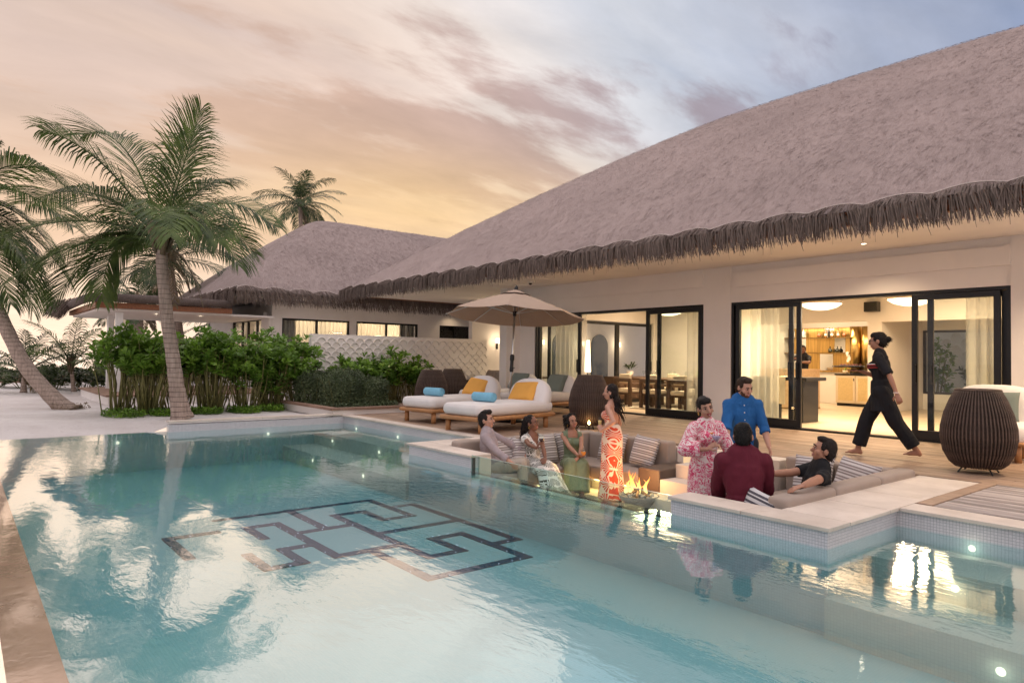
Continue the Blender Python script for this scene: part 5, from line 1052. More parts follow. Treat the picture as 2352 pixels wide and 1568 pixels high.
for k in range(5): wineglass(['first', 'second', 'third', 'fourth', 'fifth'][k]+' empty wine glass along the bar counter from the left', (-11.1+.17*k, 17.45+.06*(k % 2), 1.061), group='wine glasses on the bar')
for k, x in enumerate((-9.55, -9.36)): MB().lathe(bpro, 14).build('bottle', M_BOT[1], None, True, loc=(x, 17.55, 1.061), label=['dark bottle on the bar counter next to the bartender', 'dark bottle on the bar counter nearest the rounded end'][k], cat='bottle', group='bottles on the bar counter')
# cabinet run with orchid
cb_ = thing('bar_cabinet', 'cream panelled cabinet with dark worktop right of the bar', 'cabinet', (-8.55, 20.2, 0)); M_CREAM = mat('cream_lacquer', (.66, .54, .38), .5, .04); M_CANE = mat('cane_panel', (.62, .46, .22), .6, .15, 60, .5, 120, .002)
boxm(-.95, .75, -.3, .52, .08, .88).build('carcass', M_CREAM, cb_); boxm(-.97, .76, -.33, .52, .881, .92).build('worktop', M_BLACK, cb_); boxm(-.93, .73, -.27, .5, 0, .079).build('kick', M_BLACK, cb_)
for k in range(3):
    x0 = -.93+.56*k; d = boxm(x0, x0+.54, -.322, -.301, .1, .87).build('door', M_CREAM, cb_, bevel=.003); boxm(x0+.06, x0+.48, -.326, -.3225, .16, .81).build('panel', M_CANE, d); boxm(x0+.50, x0+.512, -.34, -.3225, .72, .80).build('handle', M_BLACK, d)
def orchid(label, loc, n=9, h_=.5, pot=True, seed=1, s=1.0):
    rg = random.Random(seed); o = thing('orchid', label, 'potted plant', loc, 0, 'white orchids'); o.scale = (s, s, s)
    MB().lathe([(0, 0), (.06, 0), (.075, .10), (.07, .10), (.06, .09), (0, .09)], 20).build('pot', M_CREAM, o, True); lv = MB(); fl2 = MB(); stm = MB()
    for k in range(6): a = k*1.05; leafmesh(lv, V((0, 0, .09)), V((math.cos(a), math.sin(a), .5)).normalized(), V((0, 0, 1)), .2, .05, rg)
    pts = [V((.10*math.sin(u*2.2), .03*u, .09+h_*u)) for u in [k/8 for k in range(9)]]; stm.tube(pts, .004, 5)
    for k in range(n):
        p = pts[-1-(k % 5)]+V((rg.gauss(0, .025), rg.gauss(0, .025), rg.gauss(0, .02)))
        for j in range(5): a = j*2*PI/5+k; leafmesh(fl2, p, V((math.cos(a)*.8, -.45, math.sin(a)*.8)).normalized(), V((0, -1, 0)), .045, .036, rg)
    lv.build('leaves', M_SCAE, o); stm.build('stem', M_STEM, o); fl2.build('blossoms', mat('orchid_petal', (.85, .82, .74), .6, .05), o); return o
orchid('white orchid in a pot on the cabinet beside the brass columns', (-9.25, 19.95, .921))
# high table and stools in the bar room
ht = thing('high_table', 'dark slab-legged high table in the bar room behind the sliding panel', 'table', (-7.58, 13.75, 0)); boxm(-.55, .62, -.42, .42, .86, .93).build('top', M_BLACK, ht, bevel=.008)
for sx in (-.42, .40): boxm(sx-.10, sx+.10, -.32, .32, 0, .859).build('leg', M_BLACK, ht, bevel=.008)
MB().grid(curtain((-.18, -.43), (.2, -.43), .5, .93, amp=.01, wl=.3).v and [[V((-.16, -.432, .40)), V((.18, -.432, .36))], [V((-.16, -.432, .94)), V((.18, -.432, .94))], [V((-.16, .3, .94)), V((.18, .3, .94))]]).build('table_runner', mat('cream_cloth', (.72, .62, .46), .9), ht)
for k in range(4): wineglass(['first', 'second', 'third', 'fourth'][k]+' empty glass on the high table counted from the left', (-7.9+.16*k, 13.6+.05*(k % 2), .932), group='glasses on the high table')
# dining room
M_WALNUT = mat('walnut', (.085, .048, .030), .4, .25, 4, stretch=(1, 5, 5)); M_UPH = mat('cream_upholstery', (.66, .56, .42), .9, .05, 4, .2, 120, .002)
dt = thing('dining_table', 'long dark walnut dining table set with glasses in the left-hand room', 'table', (-11.0, 15.0, 0)); rbox(3.4, 1.05, .06, .025, 4, z0=.70).build('top', M_WALNUT, dt, True)
for sx in (-1.2, 1.2): boxm(sx-.12, sx+.12, -.3, .3, 0, .70).build('leg', M_WALNUT, dt, bevel=.02)
def dchair(label, x, y, rz):
    o = thing('dining_chair', label, 'chair', (x, y, 0), rz, 'walnut dining chairs with cream seats')
    for sx in (-1, 1):
        boxm(sx*.26-.045, sx*.26+.045, -.26, -.17, 0, .74).build('leg', M_WALNUT, o, bevel=.02); boxm(sx*.26-.04, sx*.26+.04, .18, .26, 0, .60).build('leg', M_WALNUT, o, bevel=.02); boxm(sx*.26-.04, sx*.26+.04, -.17, .20, .56, .63).build('arm', M_WALNUT, o, bevel=.02)
    boxm(-.30, .30, -.27, -.18, .66, .76).build('back_rail', M_WALNUT, o, bevel=.03); rbox(.50, .48, .11, .045, 5, z0=.37).build('seat', M_UPH, o, True); boxm(-.25, .25, -.22, .22, .32, .37).build('seat_frame', M_WALNUT, o); rbox(.40, .10, .24, .04, 5, z0=.63).build('back_pad', M_UPH, o, True, loc=(0, -.12, 0))
for k, x in enumerate((-12.35, -11.45, -10.55, -9.65)): dchair('walnut dining chair on the terrace side of the table, '+['farthest from the glass panel', 'second along', 'third along', 'behind the closed glass panel'][k], x, 14.10, 0)
for k, x in enumerate((-12.35, -11.45, -10.55, -9.65)): dchair('walnut dining chair on the inner side of the table, '+['by the potted plant', 'second from the plant', 'third from the plant', 'by the second orchid'][k], x, 15.92, PI)
for k in range(12): wineglass('wine glass number '+['one', 'two', 'three', 'four', 'five', 'six', 'seven', 'eight', 'nine', 'ten', 'eleven', 'twelve'][k]+' along the dining table from the far end', (-12.4+.26*k, 14.80+.16*(k % 2), .761), group='wine glasses on the dining table')
orchid('white orchid in a cream pot at the middle of the dining table', (-10.75, 14.95, .761), 10, .42, seed=3); orchid('white orchid in a cream pot near the closed panel on the dining table', (-9.75, 15.1, .761), 8, .40, seed=4)
def potplant(label, loc, seed=2):
    rg = random.Random(seed); o = thing('potted_plant', label, 'potted plant', loc); MB().lathe([(0, 0), (.09, 0), (.11, .16), (.10, .16), (0, .14)], 20).build('pot', M_PIT, o, True); lv = MB()
    for k in range(30): a = k*2.4; d = V((math.cos(a), math.sin(a), rg.uniform(.5, 1.6))).normalized(); leafmesh(lv, V((0, 0, .15))+d*rg.uniform(.05, .2), d, V((0, 0, 1)), .16, .06, rg)
    lv.build('leaves', M_PALMD, o)
potplant('small dark potted plant standing on the sideboard in the dining room', (-13.6, 15.6, .75)); sb = thing('sideboard', 'low wooden sideboard under the potted plant in the dining room', 'sideboard', (-13.6, 15.6, 0)); boxm(-.3, .3, -.8, .8, .1, .75).build('carcass', M_WALNUT, sb, bevel=.01); boxm(-.26, .26, -.76, .76, 0, .099).build('plinth', M_BLACK, sb); boxm(.301, .315, -.78, -.01, .13, .72).build('door', M_WALNUT, sb); boxm(.301, .315, .01, .78, .13, .72).build('door', M_WALNUT, sb)
rug = rbox(3.9, 2.6, .012, .005, 2, z0=-.003).build('dining_rug', mat('cream_rug', (.55, .48, .38), .95, .1, 30, .5, 90, .004), None, loc=(-11.0, 14.9, 0), label='cream woven rug under the dining table', cat='rug')
# glazed inner wall of the dining room (left) and courtyard wall with sconces beyond
gx = -14.22
for (y0, y1) in ((12.5, 14.1), (14.1, 15.7), (15.7, 17.3)):
    d = put('sliding_door', None, main); mb = boxm(gx-.03, gx+.03, y0, y0+.08, .03, 2.38).box(gx-.03, gx+.03, y1-.08, y1, .03, 2.38).box(gx-.03, gx+.03, y0+.08, y1-.08, 2.30, 2.38).box(gx-.03, gx+.03, y0+.08, y1-.08, .03, .14); mb.build('door_frame', M_BLACK, d); boxm(gx-.005, gx+.005, y0+.081, y1-.081, .141, 2.299).build('pane', M_GLASS, d); boxm(gx+.05, gx+.075, y1-.06, y1-.03, .9, 1.2).build('handle', M_BLACK, d)
wallp(gx-.1, gx+.1, 12.33, 17.5, 2.4, CEIL, m=M_WALL2, nm='header'); wallp(gx-.1, gx+.1, 17.31, 17.4, 0, 2.4, m=M_WALL2, nm='wall')
cw = thing('courtyard_wall', 'pale courtyard wall with arched dark openings seen through the dining room', 'wall', (-18.2, 12.9, 0)); boxm(-.2, 0, .2, 9.5, -.05, 3.1).build('panel', M_WALL, cw)
for k, y in enumerate((2.2, 4.2, 6.2)):
    mb = MB(); pts = [(y-.45, .05), (y+.45, .05)] + [(y+.45*math.cos(a), 1.75+.45*math.sin(a)) for a in [PI*q/14 for q in range(15)]]; n = len(pts); mb.add([V((x, p, q)) for x in (.002, .04) for p, q in pts], [tuple(range(n, 2*n))]+[(i, (i+1) % n, n+(i+1) % n, n+i) for i in range(n)]); mb.build('arched_panel', mat('dark_mirror', (.05, .06, .06), .12, .1, 3, spec=.8), cw)
for k, y in enumerate((1.2, 3.2, 5.2, 7.2)):
    s_ = thing('wall_sconce', 'lit wall sconce on the courtyard wall, '+['nearest the terrace', 'second from the terrace', 'third from the terrace', 'deepest in'][k], 'sconce', (-18.15, 12.9+y, 1.75), 0, 'courtyard sconces'); boxm(0, .10, -.06, .06, 0, .16).build('shade', M_SHADE, s_, bevel=.01); boxm(-.05, .05, -.012, .012, -.2, -.002).build('arm', M_BLACK, s_); lamp('sconce_light', 'POINT', (.22, 0, .08), 9, WARM, s_, size=.08)
# curtains
def cur(label, a, b, seed, z1=2.6):
    o = thing('curtain', label, 'curtain', (0, 0, 0), 0, 'sheer curtains by the sliding doors'); curtain(a, b, .02, z1, seed=seed, amp=.05, wl=.16).build('cloth', M_SHEER, o, True); MB().cyl((*a, z1+.02), (*b, z1+.02), .012, n=8).build('rail', M_WHITEP, o)
cur('sheer curtain behind the dining door panel by the corner pier', (-13.65, 12.62), (-12.45, 12.62), 1); cur('sheer curtain behind the dining door panel beside the centre pier', (-9.35, 12.62), (-8.62, 12.62), 2)
cur('sheer curtain behind the bar door panel beside the centre pier', (-7.78, 12.62), (-7.12, 12.62), 3); cur('sheer curtain behind the bar door panel near the big lantern', (-3.92, 12.62), (-3.30, 12.62), 4)
wsl = thing('floor_lamp', 'tall slim glowing lamp behind the dining room curtain', 'lamp', (-12.85, 13.05, 0)); MB().lathe([(.06, .9), (.09, .92), (.05, 1.75), (.04, 1.75)], 20, cap=False).build('lamp_shade', M_SHADE, wsl, True); MB().cyl((0, 0, 0), (0, 0, .92), .012).build('stem', M_BLACK, wsl); MB().lathe([(0, 0), (.14, 0), (.14, .02), (0, .02)], 20).build('base', M_BLACK, wsl); lamp('lamp_light', 'POINT', (0, 0, 1.3), 16, WARM, wsl, size=.1)
# garden window behind the bar room
gwin = put('garden_window', None, main); mb = boxm(-7.44, -7.38, 20.62, 20.7, .42, 2.15).box(-4.46, -4.4, 20.62, 20.7, .42, 2.15).box(-7.38, -4.46, 20.62, 20.7, 2.09, 2.15).box(-7.38, -4.46, 20.62, 20.7, .42, .48); mb.build('window_frame', M_BLACK, gwin); boxm(-7.38, -4.46, 20.65, 20.66, .48, 2.09).build('pane', M_GLASS, gwin)
struct('courtyard_ground', boxm(-8.5, -3, 20.9, 24.5, -.06, -.01), M_SAND)
gw2 = thing('courtyard_screen', 'pale scallop-relief screen wall outside the bar room garden window', 'wall', (-8.4, 24.2, 0)); boxm(0, 5.4, 0, .2, -.1, 3.4).build('panel', M_WALL, gw2)
for i in range(15):
    for j in range(9): put('scallop', sme, gw2, (.35+j*.55+(.27 if i % 2 else 0), -.002, .3+i*.2), (0, 0, -PI/2), scale=(1, 1.1, 1.1))
shrub('leafy potted shrub outside the garden window beside the pier', (-7.7, 22.2, -.02), .55, .5, 2.0, 90, 88, .2, M_SCAE, .16, 8, 'courtyard plants'); shrub('broad dark shrub outside the garden window behind the glass panel', (-6.2, 22.8, -.02), 1.0, .6, 1.7, 130, 89, .15, M_BUSHD, .16, 8, 'courtyard plants')
# ---------------------------------------------------------------- people
def cap(mb, p0, r0, p1, r1, fwd=V((0, 1, 0)), flat=1.0, rnd=True, n=14, flat1=None):
    p0, p1 = V(p0), V(p1); t = p1-p0; L = t.length
    if L < 1e-6: t = V((0, 0, 1)); L = 1e-6
    t = t/L; a = t.cross(fwd); a = a.normalized() if a.length > .05 else t.orthogonal().normalized(); b = a.cross(t)
    rings = []
    if rnd:
        for k in (1, .92, .7, .38): rings.append((-k*r0, r0*math.sqrt(max(0, 1-k*k))+1e-4, 0))
    rings += [(0, r0, 0), (L*.5, (r0+r1)/2, .5), (L, r1, 1)]
    if rnd:
        for k in (.38, .7, .92, 1): rings.append((L+k*r1, r1*math.sqrt(max(0, 1-k*k))+1e-4, 1))
    vs = []
    for s, r, u in rings:
        f = flat if flat1 is None else flat*(1-u)+flat1*u
        for j in range(n):
            an = 2*PI*j/n; vs.append(p0+t*s+a*(r*math.cos(an))+b*(r*f*math.sin(an)))
    k = len(rings); fs = [(i*n+j, i*n+(j+1) % n, (i+1)*n+(j+1) % n, (i+1)*n+j) for i in range(k-1) for j in range(n)]+[tuple(range(n-1, -1, -1)), tuple((k-1)*n+j for j in range(n))]
    return mb.add(vs, fs)
def remesh(mb, name, m, vox, sm=4, wrinkle=0, wfreq=9, wst=(1, 1, 1), cut=None, dec=1.0):
    me = bpy.data.meshes.new('tmp'); me.from_pydata([tuple(p) for p in mb.v], [], mb.f); o = bpy.data.objects.new('tmp', me); COL.objects.link(o)
    r = o.modifiers.new('r', 'REMESH'); r.mode = 'VOXEL'; r.voxel_size = vox; s = o.modifiers.new('s', 'SMOOTH'); s.factor = .5; s.iterations = sm
    if dec < 1: d = o.modifiers.new('d', 'DECIMATE'); d.ratio = dec
    bpy.context.view_layer.update(); dg = bpy.context.evaluated_depsgraph_get(); out = bpy.data.meshes.new_from_object(o.evaluated_get(dg)); bpy.data.objects.remove(o); bpy.data.meshes.remove(me)
    if wrinkle or cut:
        bm = bmesh.new(); bm.from_mesh(out); bm.normal_update()
        if wrinkle:
            for v_ in bm.verts: q = V((v_.co.x*wst[0], v_.co.y*wst[1], v_.co.z*wst[2]))*wfreq; v_.co += v_.normal*wrinkle*(noise.noise(q)+.5*noise.noise(q*2.3))
        if cut:
            bmesh.ops.delete(bm, geom=[v_ for v_ in bm.verts if cut(v_.co)], context='VERTS')
        bm.to_mesh(out); bm.free()
    out.name = name; out.materials.clear(); out.materials.append(m); setp(out); return out
def ik(a, b, l1, l2, pole):
    a, b = V(a), V(b); d = b-a; L = min(d.length, (l1+l2)*.995); d.normalize(); b = a+d*L; x = (l1*l1-l2*l2+L*L)/(2*L); h_ = math.sqrt(max(0, l1*l1-x*x)); p = V(pole)-d*V(pole).dot(d)
    p = p.normalized() if p.length > 1e-4 else d.orthogonal().normalized(); return a+d*x+p*h_, b
def skinmat(name, c):
    m, nt = newmat(name); n = tnoise(nt, coords(nt), 12, 4); col = ramp(nt, n, [(.3, tuple(x*.9 for x in c)), (.7, tuple(min(1, x*1.08) for x in c))])
    finish(nt, bsdf(nt, col, .48, 0, .4, None)); return m
def loft(path, radii, n=36, fold=.0, nf=9, fwd=V((0, 1, 0)), seed=0, cap=False):
    mb = MB(); path = [V(p) for p in path]; k = len(path); rings = []
    M_ = 8; P = []; Rr = []
    for i in range((k-1)*M_+1):
        u = i/M_; j = min(int(u), k-2); f = u-j; a, b, c, d = path[max(j-1, 0)], path[j], path[j+1], path[min(j+2, k-1)]
        P.append(.5*((2*b)+(c-a)*f+(2*a-5*b+4*c-d)*f*f+(3*b-a-3*c+d)*f**3)); Rr.append(tuple(radii[j][q]*(1-f)+radii[j+1][q]*f for q in (0, 1)))
    N = len(P); vs = []
    for i in range(N):
        t = (P[min(i+1, N-1)]-P[max(i-1, 0)]).normalized(); a = t.cross(fwd); a = a.normalized() if a.length > .1 else V((1, 0, 0)); b = a.cross(t); u = i/(N-1)
        for j in range(n):
            an = 2*PI*j/n; w_ = 1+fold*u*(math.sin(nf*an+seed+1.3*math.sin(u*3+seed))+.5*math.sin((nf*2+1)*an+seed*2)); vs.append(P[i]+a*(Rr[i][0]*math.cos(an)*w_)+b*(Rr[i][1]*math.sin(an)*w_))
    return mb.add(vs, [(i*n+j, i*n+(j+1) % n, (i+1)*n+(j+1) % n, (i+1)*n+j) for i in range(N-1) for j in range(n)])
M_EYE = mat('eye_white', (.45, .42, .40), .3, .02); M_IRIS = mat('iris', (.02, .012, .008), .2, .02); M_TEETH = mat('teeth', (.80, .77, .72), .3, .02)
class Human:
    def __init__(s, label, loc, face, H=1.72, fem=False, skin=None, build=1.0, spine=(0, 0, 1), hipz=.93, twist=0, head=(0, 0, 0), hands=None, wr=None, an=None, epole=None, kpole=None, group='people around the pool terrace', world=True):
        # everything below is in the person's own frame: +Y forward, +X right, Z up
        s.o = thing('person', label, 'person', loc, math.atan2(-face[0], face[1]), group); s.fem = fem; s.k = k = H/1.75; s.b = build; s.skin = skin; s.parts = []
        Mi = (Matrix.Translation(loc) @ Matrix.Rotation(math.atan2(-face[0], face[1]), 4, 'Z')).inverted(); s.Mi = Mi
        W = lambda p: Mi @ V(p)
        u = V(spine).normalized(); s.u = u; P = V((0, 0, hipz*k)); s.P = P; side = V((math.cos(twist), math.sin(twist), 0)); side = (side-u*side.dot(u)).normalized(); fw = u.cross(side); s.fw = fw; s.side = side
        ps = V((1, 0, 0)); s.waist = P+u*.15*k; s.chest = P+u*.34*k; s.neck = P+u*.515*k; sw_ = (.150 if fem else .172)*k*build; s.shR = s.neck-u*.055*k+side*sw_; s.shL = s.neck-u*.055*k-side*sw_
        hy, hp, hr = head; s.HM = (Matrix.Rotation(hy, 3, 'Z') @ Matrix.Rotation(hp, 3, 'X') @ Matrix.Rotation(hr, 3, 'Y')); base = Matrix((side, fw, u)).transposed(); s.HM = base @ s.HM
        s.hc = s.neck+u*.07*k+s.HM @ V((0, .012, .095))*k; hw_ = .085*k; s.hipR = P+ps*hw_; s.hipL = P-ps*hw_
        l1, l2 = .285*k, .25*k; wr = wr or {}; s.wr = {}; s.el = {}; ep = epole or {}
        for q, sh, sg in (('R', s.shR, 1), ('L', s.shL, -1)):
            tgt = W(wr[q]) if q in wr else sh+V((sg*.06, .04, -.50*k)); e, w_ = ik(sh, tgt, l1, l2, ep.get(q, V((sg*.5, -.7, -.4)))); s.el[q] = e; s.wr[q] = w_
        s.kn = {}; s.an = {}; kp = kpole or {}
        for q, hp_, sg in (('R', s.hipR, 1), ('L', s.hipL, -1)):
            tgt = an[q] if an and q in an else V((sg*.09*k, 0, .08*k)); kn, a_ = ik(hp_, V(tgt), .435*k, .42*k, kp.get(q, V((0, 1, .1)))); s.kn[q] = kn; s.an[q] = a_
        s.hands = hands or {}
        s.body()
    def cap(s, mb, a, r0, b, r1, flat=1, fwd=None, rnd=True, flat1=None): cap(mb, a, r0*s.k, b, r1*s.k, fwd or s.fw, flat, rnd, 14, flat1)
    def torso(s, mb, g=0.0, top=.50, bot=-.02, bust=True, rnd=True):
        b = s.b; k = s.k; P, u = s.P, s.u
        if s.fem: R = [(.135, .82), (.108, .78), (.130, .78), (.118, .62)]
        else: R = [(.135, .82), (.128, .80), (.158, .74), (.150, .60)]
        pts = [P+u*bot*k, s.waist, s.chest, P+u*.455*k]
        for i in range(3): s.cap(mb, pts[i], R[i][0]*b+g, pts[i+1], R[i+1][0]*b+g, R[i][1], None, rnd or i > 0, R[i+1][1])
        s.cap(mb, s.shL+s.side*.02*k, .056+g*.8, s.shR-s.side*.02*k, .056+g*.8, 1); s.cap(mb, s.chest+u*.12*k, .10*b+g, s.neck+u*.0*k, .058+g*.5, .8)
        if s.fem and bust:
            for sg in (-1, 1): mb.ell(s.chest+s.side*sg*.062*k+s.fw*.075*k+u*.0*k, ((.058+g)*k,)*3, 12, 8)
    def hand(s, mb, q):
        k = s.k; w_ = s.wr[q]; d = (w_-s.el[q]).normalized(); spec = s.hands.get(q, {}); d = V(spec.get('dir', d)).normalized(); nrm = V(spec.get('palm', V((1 if q == 'L' else -1, .2, 0)))); nrm = (nrm-d*nrm.dot(d)).normalized(); sd = d.cross(nrm); curl = spec.get('curl', .45)
        cap(mb, w_, .024*k, w_+d*.05*k, .034*k, nrm, .45, True, 12); cap(mb, w_+d*.03*k, .034*k, w_+d*.082*k, .036*k, nrm, .40, True, 12)
        for i, ln in enumerate((.066, .076, .070, .054)):
            b0 = w_+d*.088*k+sd*(i-1.5)*.0205*k; c1 = curl; d1 = d*math.cos(c1)+nrm*math.sin(c1); d2 = d*math.cos(2.0*c1)+nrm*math.sin(2.0*c1); d3 = d*math.cos(2.8*c1)+nrm*math.sin(2.8*c1); p1 = b0+d1*ln*.45*k; p2 = p1+d2*ln*.33*k; p3 = p2+d3*ln*.24*k
            cap(mb, b0-d*.015*k, .0098*k, p1, .0092*k, nrm, 1, True, 8); cap(mb, p1, .0092*k, p2, .0086*k, nrm, 1, True, 8); cap(mb, p2, .0086*k, p3, .0075*k, nrm, 1, True, 8)
        tb = w_+d*.028*k-sd*.028*k; t1 = tb+(d*.6-sd*.7+nrm*.35).normalized()*.038*k; t2 = t1+(d*.9-sd*.1+nrm*(.3+.5*curl)).normalized()*.032*k; cap(mb, tb, .0125*k, t1, .011*k, nrm, 1, True, 8); cap(mb, t1, .011*k, t2, .0085*k, nrm, 1, True, 8)
        s.grip = getattr(s, 'grip', {}); s.grip[q] = w_+d*.10*k+nrm*.032*k
    def body(s):
        mb = MB(); k = s.k; s.torso(mb); f = s.fem
        for q in 'LR':
            sh = s.shL if q == 'L' else s.shR; hp_ = s.hipL if q == 'L' else s.hipR
            s.cap(mb, sh, .040 if f else .050, s.el[q], .033 if f else .040); m_ = s.el[q]*.65+s.wr[q]*.35; s.cap(mb, s.el[q], .034 if f else .040, m_, .034 if f else .041); s.cap(mb, m_, .034 if f else .041, s.wr[q], .022 if f else .027)
            s.cap(mb, hp_, .088 if f else .085, s.kn[q], .052 if f else .056); cm_ = s.kn[q]*.68+s.an[q]*.32; s.cap(mb, s.kn[q], .052, cm_, .055); s.cap(mb, cm_, .055, s.an[q], .034)
            sh_ = (s.an[q]-s.kn[q]).normalized(); fd = V((0, 1, 0)); fd = getattr(s, 'footdir', {}).get(q, fd); heel = s.an[q]+V((0, -.03, -.045))*k; s.cap(mb, s.an[q], .036, heel, .032); ft = s.an[q]+V((0, .09, -.045))*k; s.cap(mb, heel, .031, ft, .036, .75, V((0, 0, 1)))
            s.cap(mb, s.an[q]+V((0, .02, -.02))*k, .034, ft, .033, .7, V((0, 0, 1)))
            for i in range(5): tx = (i-2)*.0165*k; ln = (.058, .05, .046, .042, .036)[i if q == 'L' else i]; s.cap(mb, ft+V((tx, -.01, 0)), .0125, ft+V((tx*1.05, ln*k, -.012*k)), .0105)
            s.hand(mb, q)
        s.cap(mb, s.neck-s.u*.02*k, .062 if not f else .052, s.hc+s.HM @ V((0, -.02, -.05))*k, .055 if not f else .046)
        def he(c, r): mb.ell(s.hc+s.HM @ V(c)*k, [x*k for x in r], 16, 12, s.HM)
        he((0, -.008, .022), (.076, .096, .098)); he((0, .022, -.045), (.061, .070, .070)); he((0, .050, -.085), (.034, .034, .028)); he((0, .060, .012), (.055, .034, .05))
        for sg in (-1, 1): he((sg*.078, -.008, -.010), (.012, .020, .032)); he((sg*.040, .058, -.030), (.026, .026, .028))
        a = s.hc+s.HM @ V((0, .088, .006))*k; b_ = s.hc+s.HM @ V((0, .108, -.030))*k; s.cap(mb, a, .0095, b_, .0155); s.bodymb = mb
        put('body', remesh(mb, 'body', s.skin, .0068*k, 3), s.o)
    def face(s, lips=(.36, .10, .09), smile=True, brow=(.03, .02, .015), beard=None, teeth=True):
        k = s.k; T = lambda c: s.hc+s.HM @ V(c)*k
        for sg in (-1, 1):
            MB().tube([T((sg*.016, .0935, .009)), T((sg*.031, .0955, .0125)), T((sg*.047, .086, .009))], [.0018*k, .0026*k, .0018*k], 5).build('eyelash', M_IRIS, s.o, True)
            e = MB().ell(T((sg*.031, .0865, .004)), [.0135*k, .006*k, .0065*k], 12, 8, s.HM); e.mi = 1; e.ell(T((sg*.031, .091, .004)), [.0082*k, .0036*k, .0070*k], 10, 6, s.HM); e.build('eye', [M_EYE, M_IRIS], s.o, True)
            MB().tube([T((sg*.015, .098, .024)), T((sg*.032, .096, .030)), T((sg*.050, .083, .025))], [.0045*k, .0055*k, .003*k], 6).build('eyebrow', mat('brow_%d' % int(brow[0]*1000), brow, .8), s.o, True)
        lm = mat('lips_%d_%d' % (int(lips[0]*100), int(lips[1]*100)), lips, .35, .05); c = .012 if smile else 0
        mb = MB().tube([T((-.028, .078, -.058+c)), T((-.012, .0905, -.060)), T((0, .093, -.0605)), T((.012, .0905, -.060)), T((.028, .078, -.058+c))], [.002*k, .0055*k, .006*k, .0055*k, .002*k], 8); mb.tube([T((-.027, .077, -.060+c)), T((-.012, .088, -.073)), T((0, .0905, -.0755)), T((.012, .088, -.073)), T((.027, .077, -.060+c))], [.002*k, .006*k, .0065*k, .006*k, .002*k], 8)
        mo = mb.build('mouth', lm, s.o, True)
        if smile and teeth: MB().tube([T((-.021, .082, -.060+c*.5)), T((0, .0925, -.067)), T((.021, .082, -.060+c*.5))], [.003*k, .0062*k, .003*k], 8).build('teeth', M_TEETH, mo, True)
        if beard:
            mb = MB(); 
            for (c_, r_) in (((0, .055, -.090), (.040, .036, .030)), ((.042, .035, -.060), (.024, .040, .040)), ((-.042, .035, -.060), (.024, .040, .040)), ((0, .084, -.044), (.028, .010, .008))): mb.ell(T(c_), [x*k for x in r_], 12, 8, s.HM)
            put('beard', remesh(mb, 'beard', mat('beard_hair', beard, .9, .3, 60, .6, 150, .003), .006, 1, .002, 60), s.o)
    def hair(s, style, col=(.012, .009, .008)):
        k = s.k; T = lambda c: s.hc+s.HM @ V(c)*k; m = mat('hair_%d' % int(col[0]*10000), col, .55, .35, 30, .5, 120, .003, stretch=(1, 1, .2), spec=.18); mb = MB(); E_ = lambda c, r: mb.ell(T(c), [x*k for x in r], 16, 12, s.HM); wr_ = .003
        E_((0, -.022, .034), (.082, .094, .096)); E_((0, -.045, -.010), (.078, .072, .085))
        for sg in (-1, 1): E_((sg*.054, -.008, .030), (.027, .058, .055))
        if style == 'short': E_((0, .030, .098), (.060, .060, .034)); E_((0, -.055, -.040), (.068, .052, .055)); wr_ = .004
        if style == 'quiff': E_((0, .048, .106), (.058, .056, .036)); E_((0, .0, .115), (.06, .06, .03)); E_((0, -.055, -.045), (.066, .050, .055)); wr_ = .005
        if style == 'bun': E_((0, -.125, .015), (.040, .040, .040)); E_((0, .022, .080), (.070, .066, .048))
        if style == 'low': E_((0, -.10, -.04), (.045, .035, .04)); E_((0, .026, .074), (.070, .062, .050))
        if style == 'long':
            wr_ = .008
            for i, (x, y, z, r) in enumerate([(0, -.075, -.05, .062), (.02, -.085, -.12, .062), (-.02, -.090, -.12, .062), (0, -.10, -.19, .072), (.035, -.09, -.24, .055), (-.035, -.095, -.25, .055), (0, -.10, -.28, .05), (.06, -.02, -.06, .034), (-.06, -.02, -.06, .034), (.062, -.05, -.13, .036)]): E_((x, y, z), (r, r*.75, r))
        if style == 'pony':
            wr_ = .012
            for i in range(9): u = i/8; E_((-.01+.03*math.sin(u*4), -.10-.05*math.sin(u*PI), .07-.36*u), (.050*(1-.4*u), .050*(1-.35*u), .055))
            E_((0, -.02, .10), (.06, .06, .04))
        if style == 'curly':
            wr_ = .016
            for i in range(26): a = i*2.4; z = -.09+.20*((i*7) % 26)/26; E_((.082*math.cos(a), -.035+.082*math.sin(a)*.9-.01, .03+z*.75), (.030, .030, .030))
            for sg in (-1, 1): E_((sg*.078, .035, -.02), (.016, .020, .055))
        hm = remesh(mb, 'hair', m, .0075, 2, wr_*k, 34); put('hair', hm, s.o); rg = random.Random(int(col[0]*1e4)+len(style)); tf = MB(); nv = len(hm.vertices)
        for i in range(420):
            v_ = hm.vertices[rg.randrange(nv)]; q = v_.co; nr_ = v_.normal; dn = s.HM @ V((rg.gauss(0, .4), -.5, -.6)); d = (nr_*.28+dn).normalized(); ln = rg.uniform(.012, .032); tf.strip([q-nr_*.002, q+d*ln*.5+nr_*.003, q+d*ln], [.005, .004, .001], nr_)
        tf.build('hair_tufts', m, s.o)
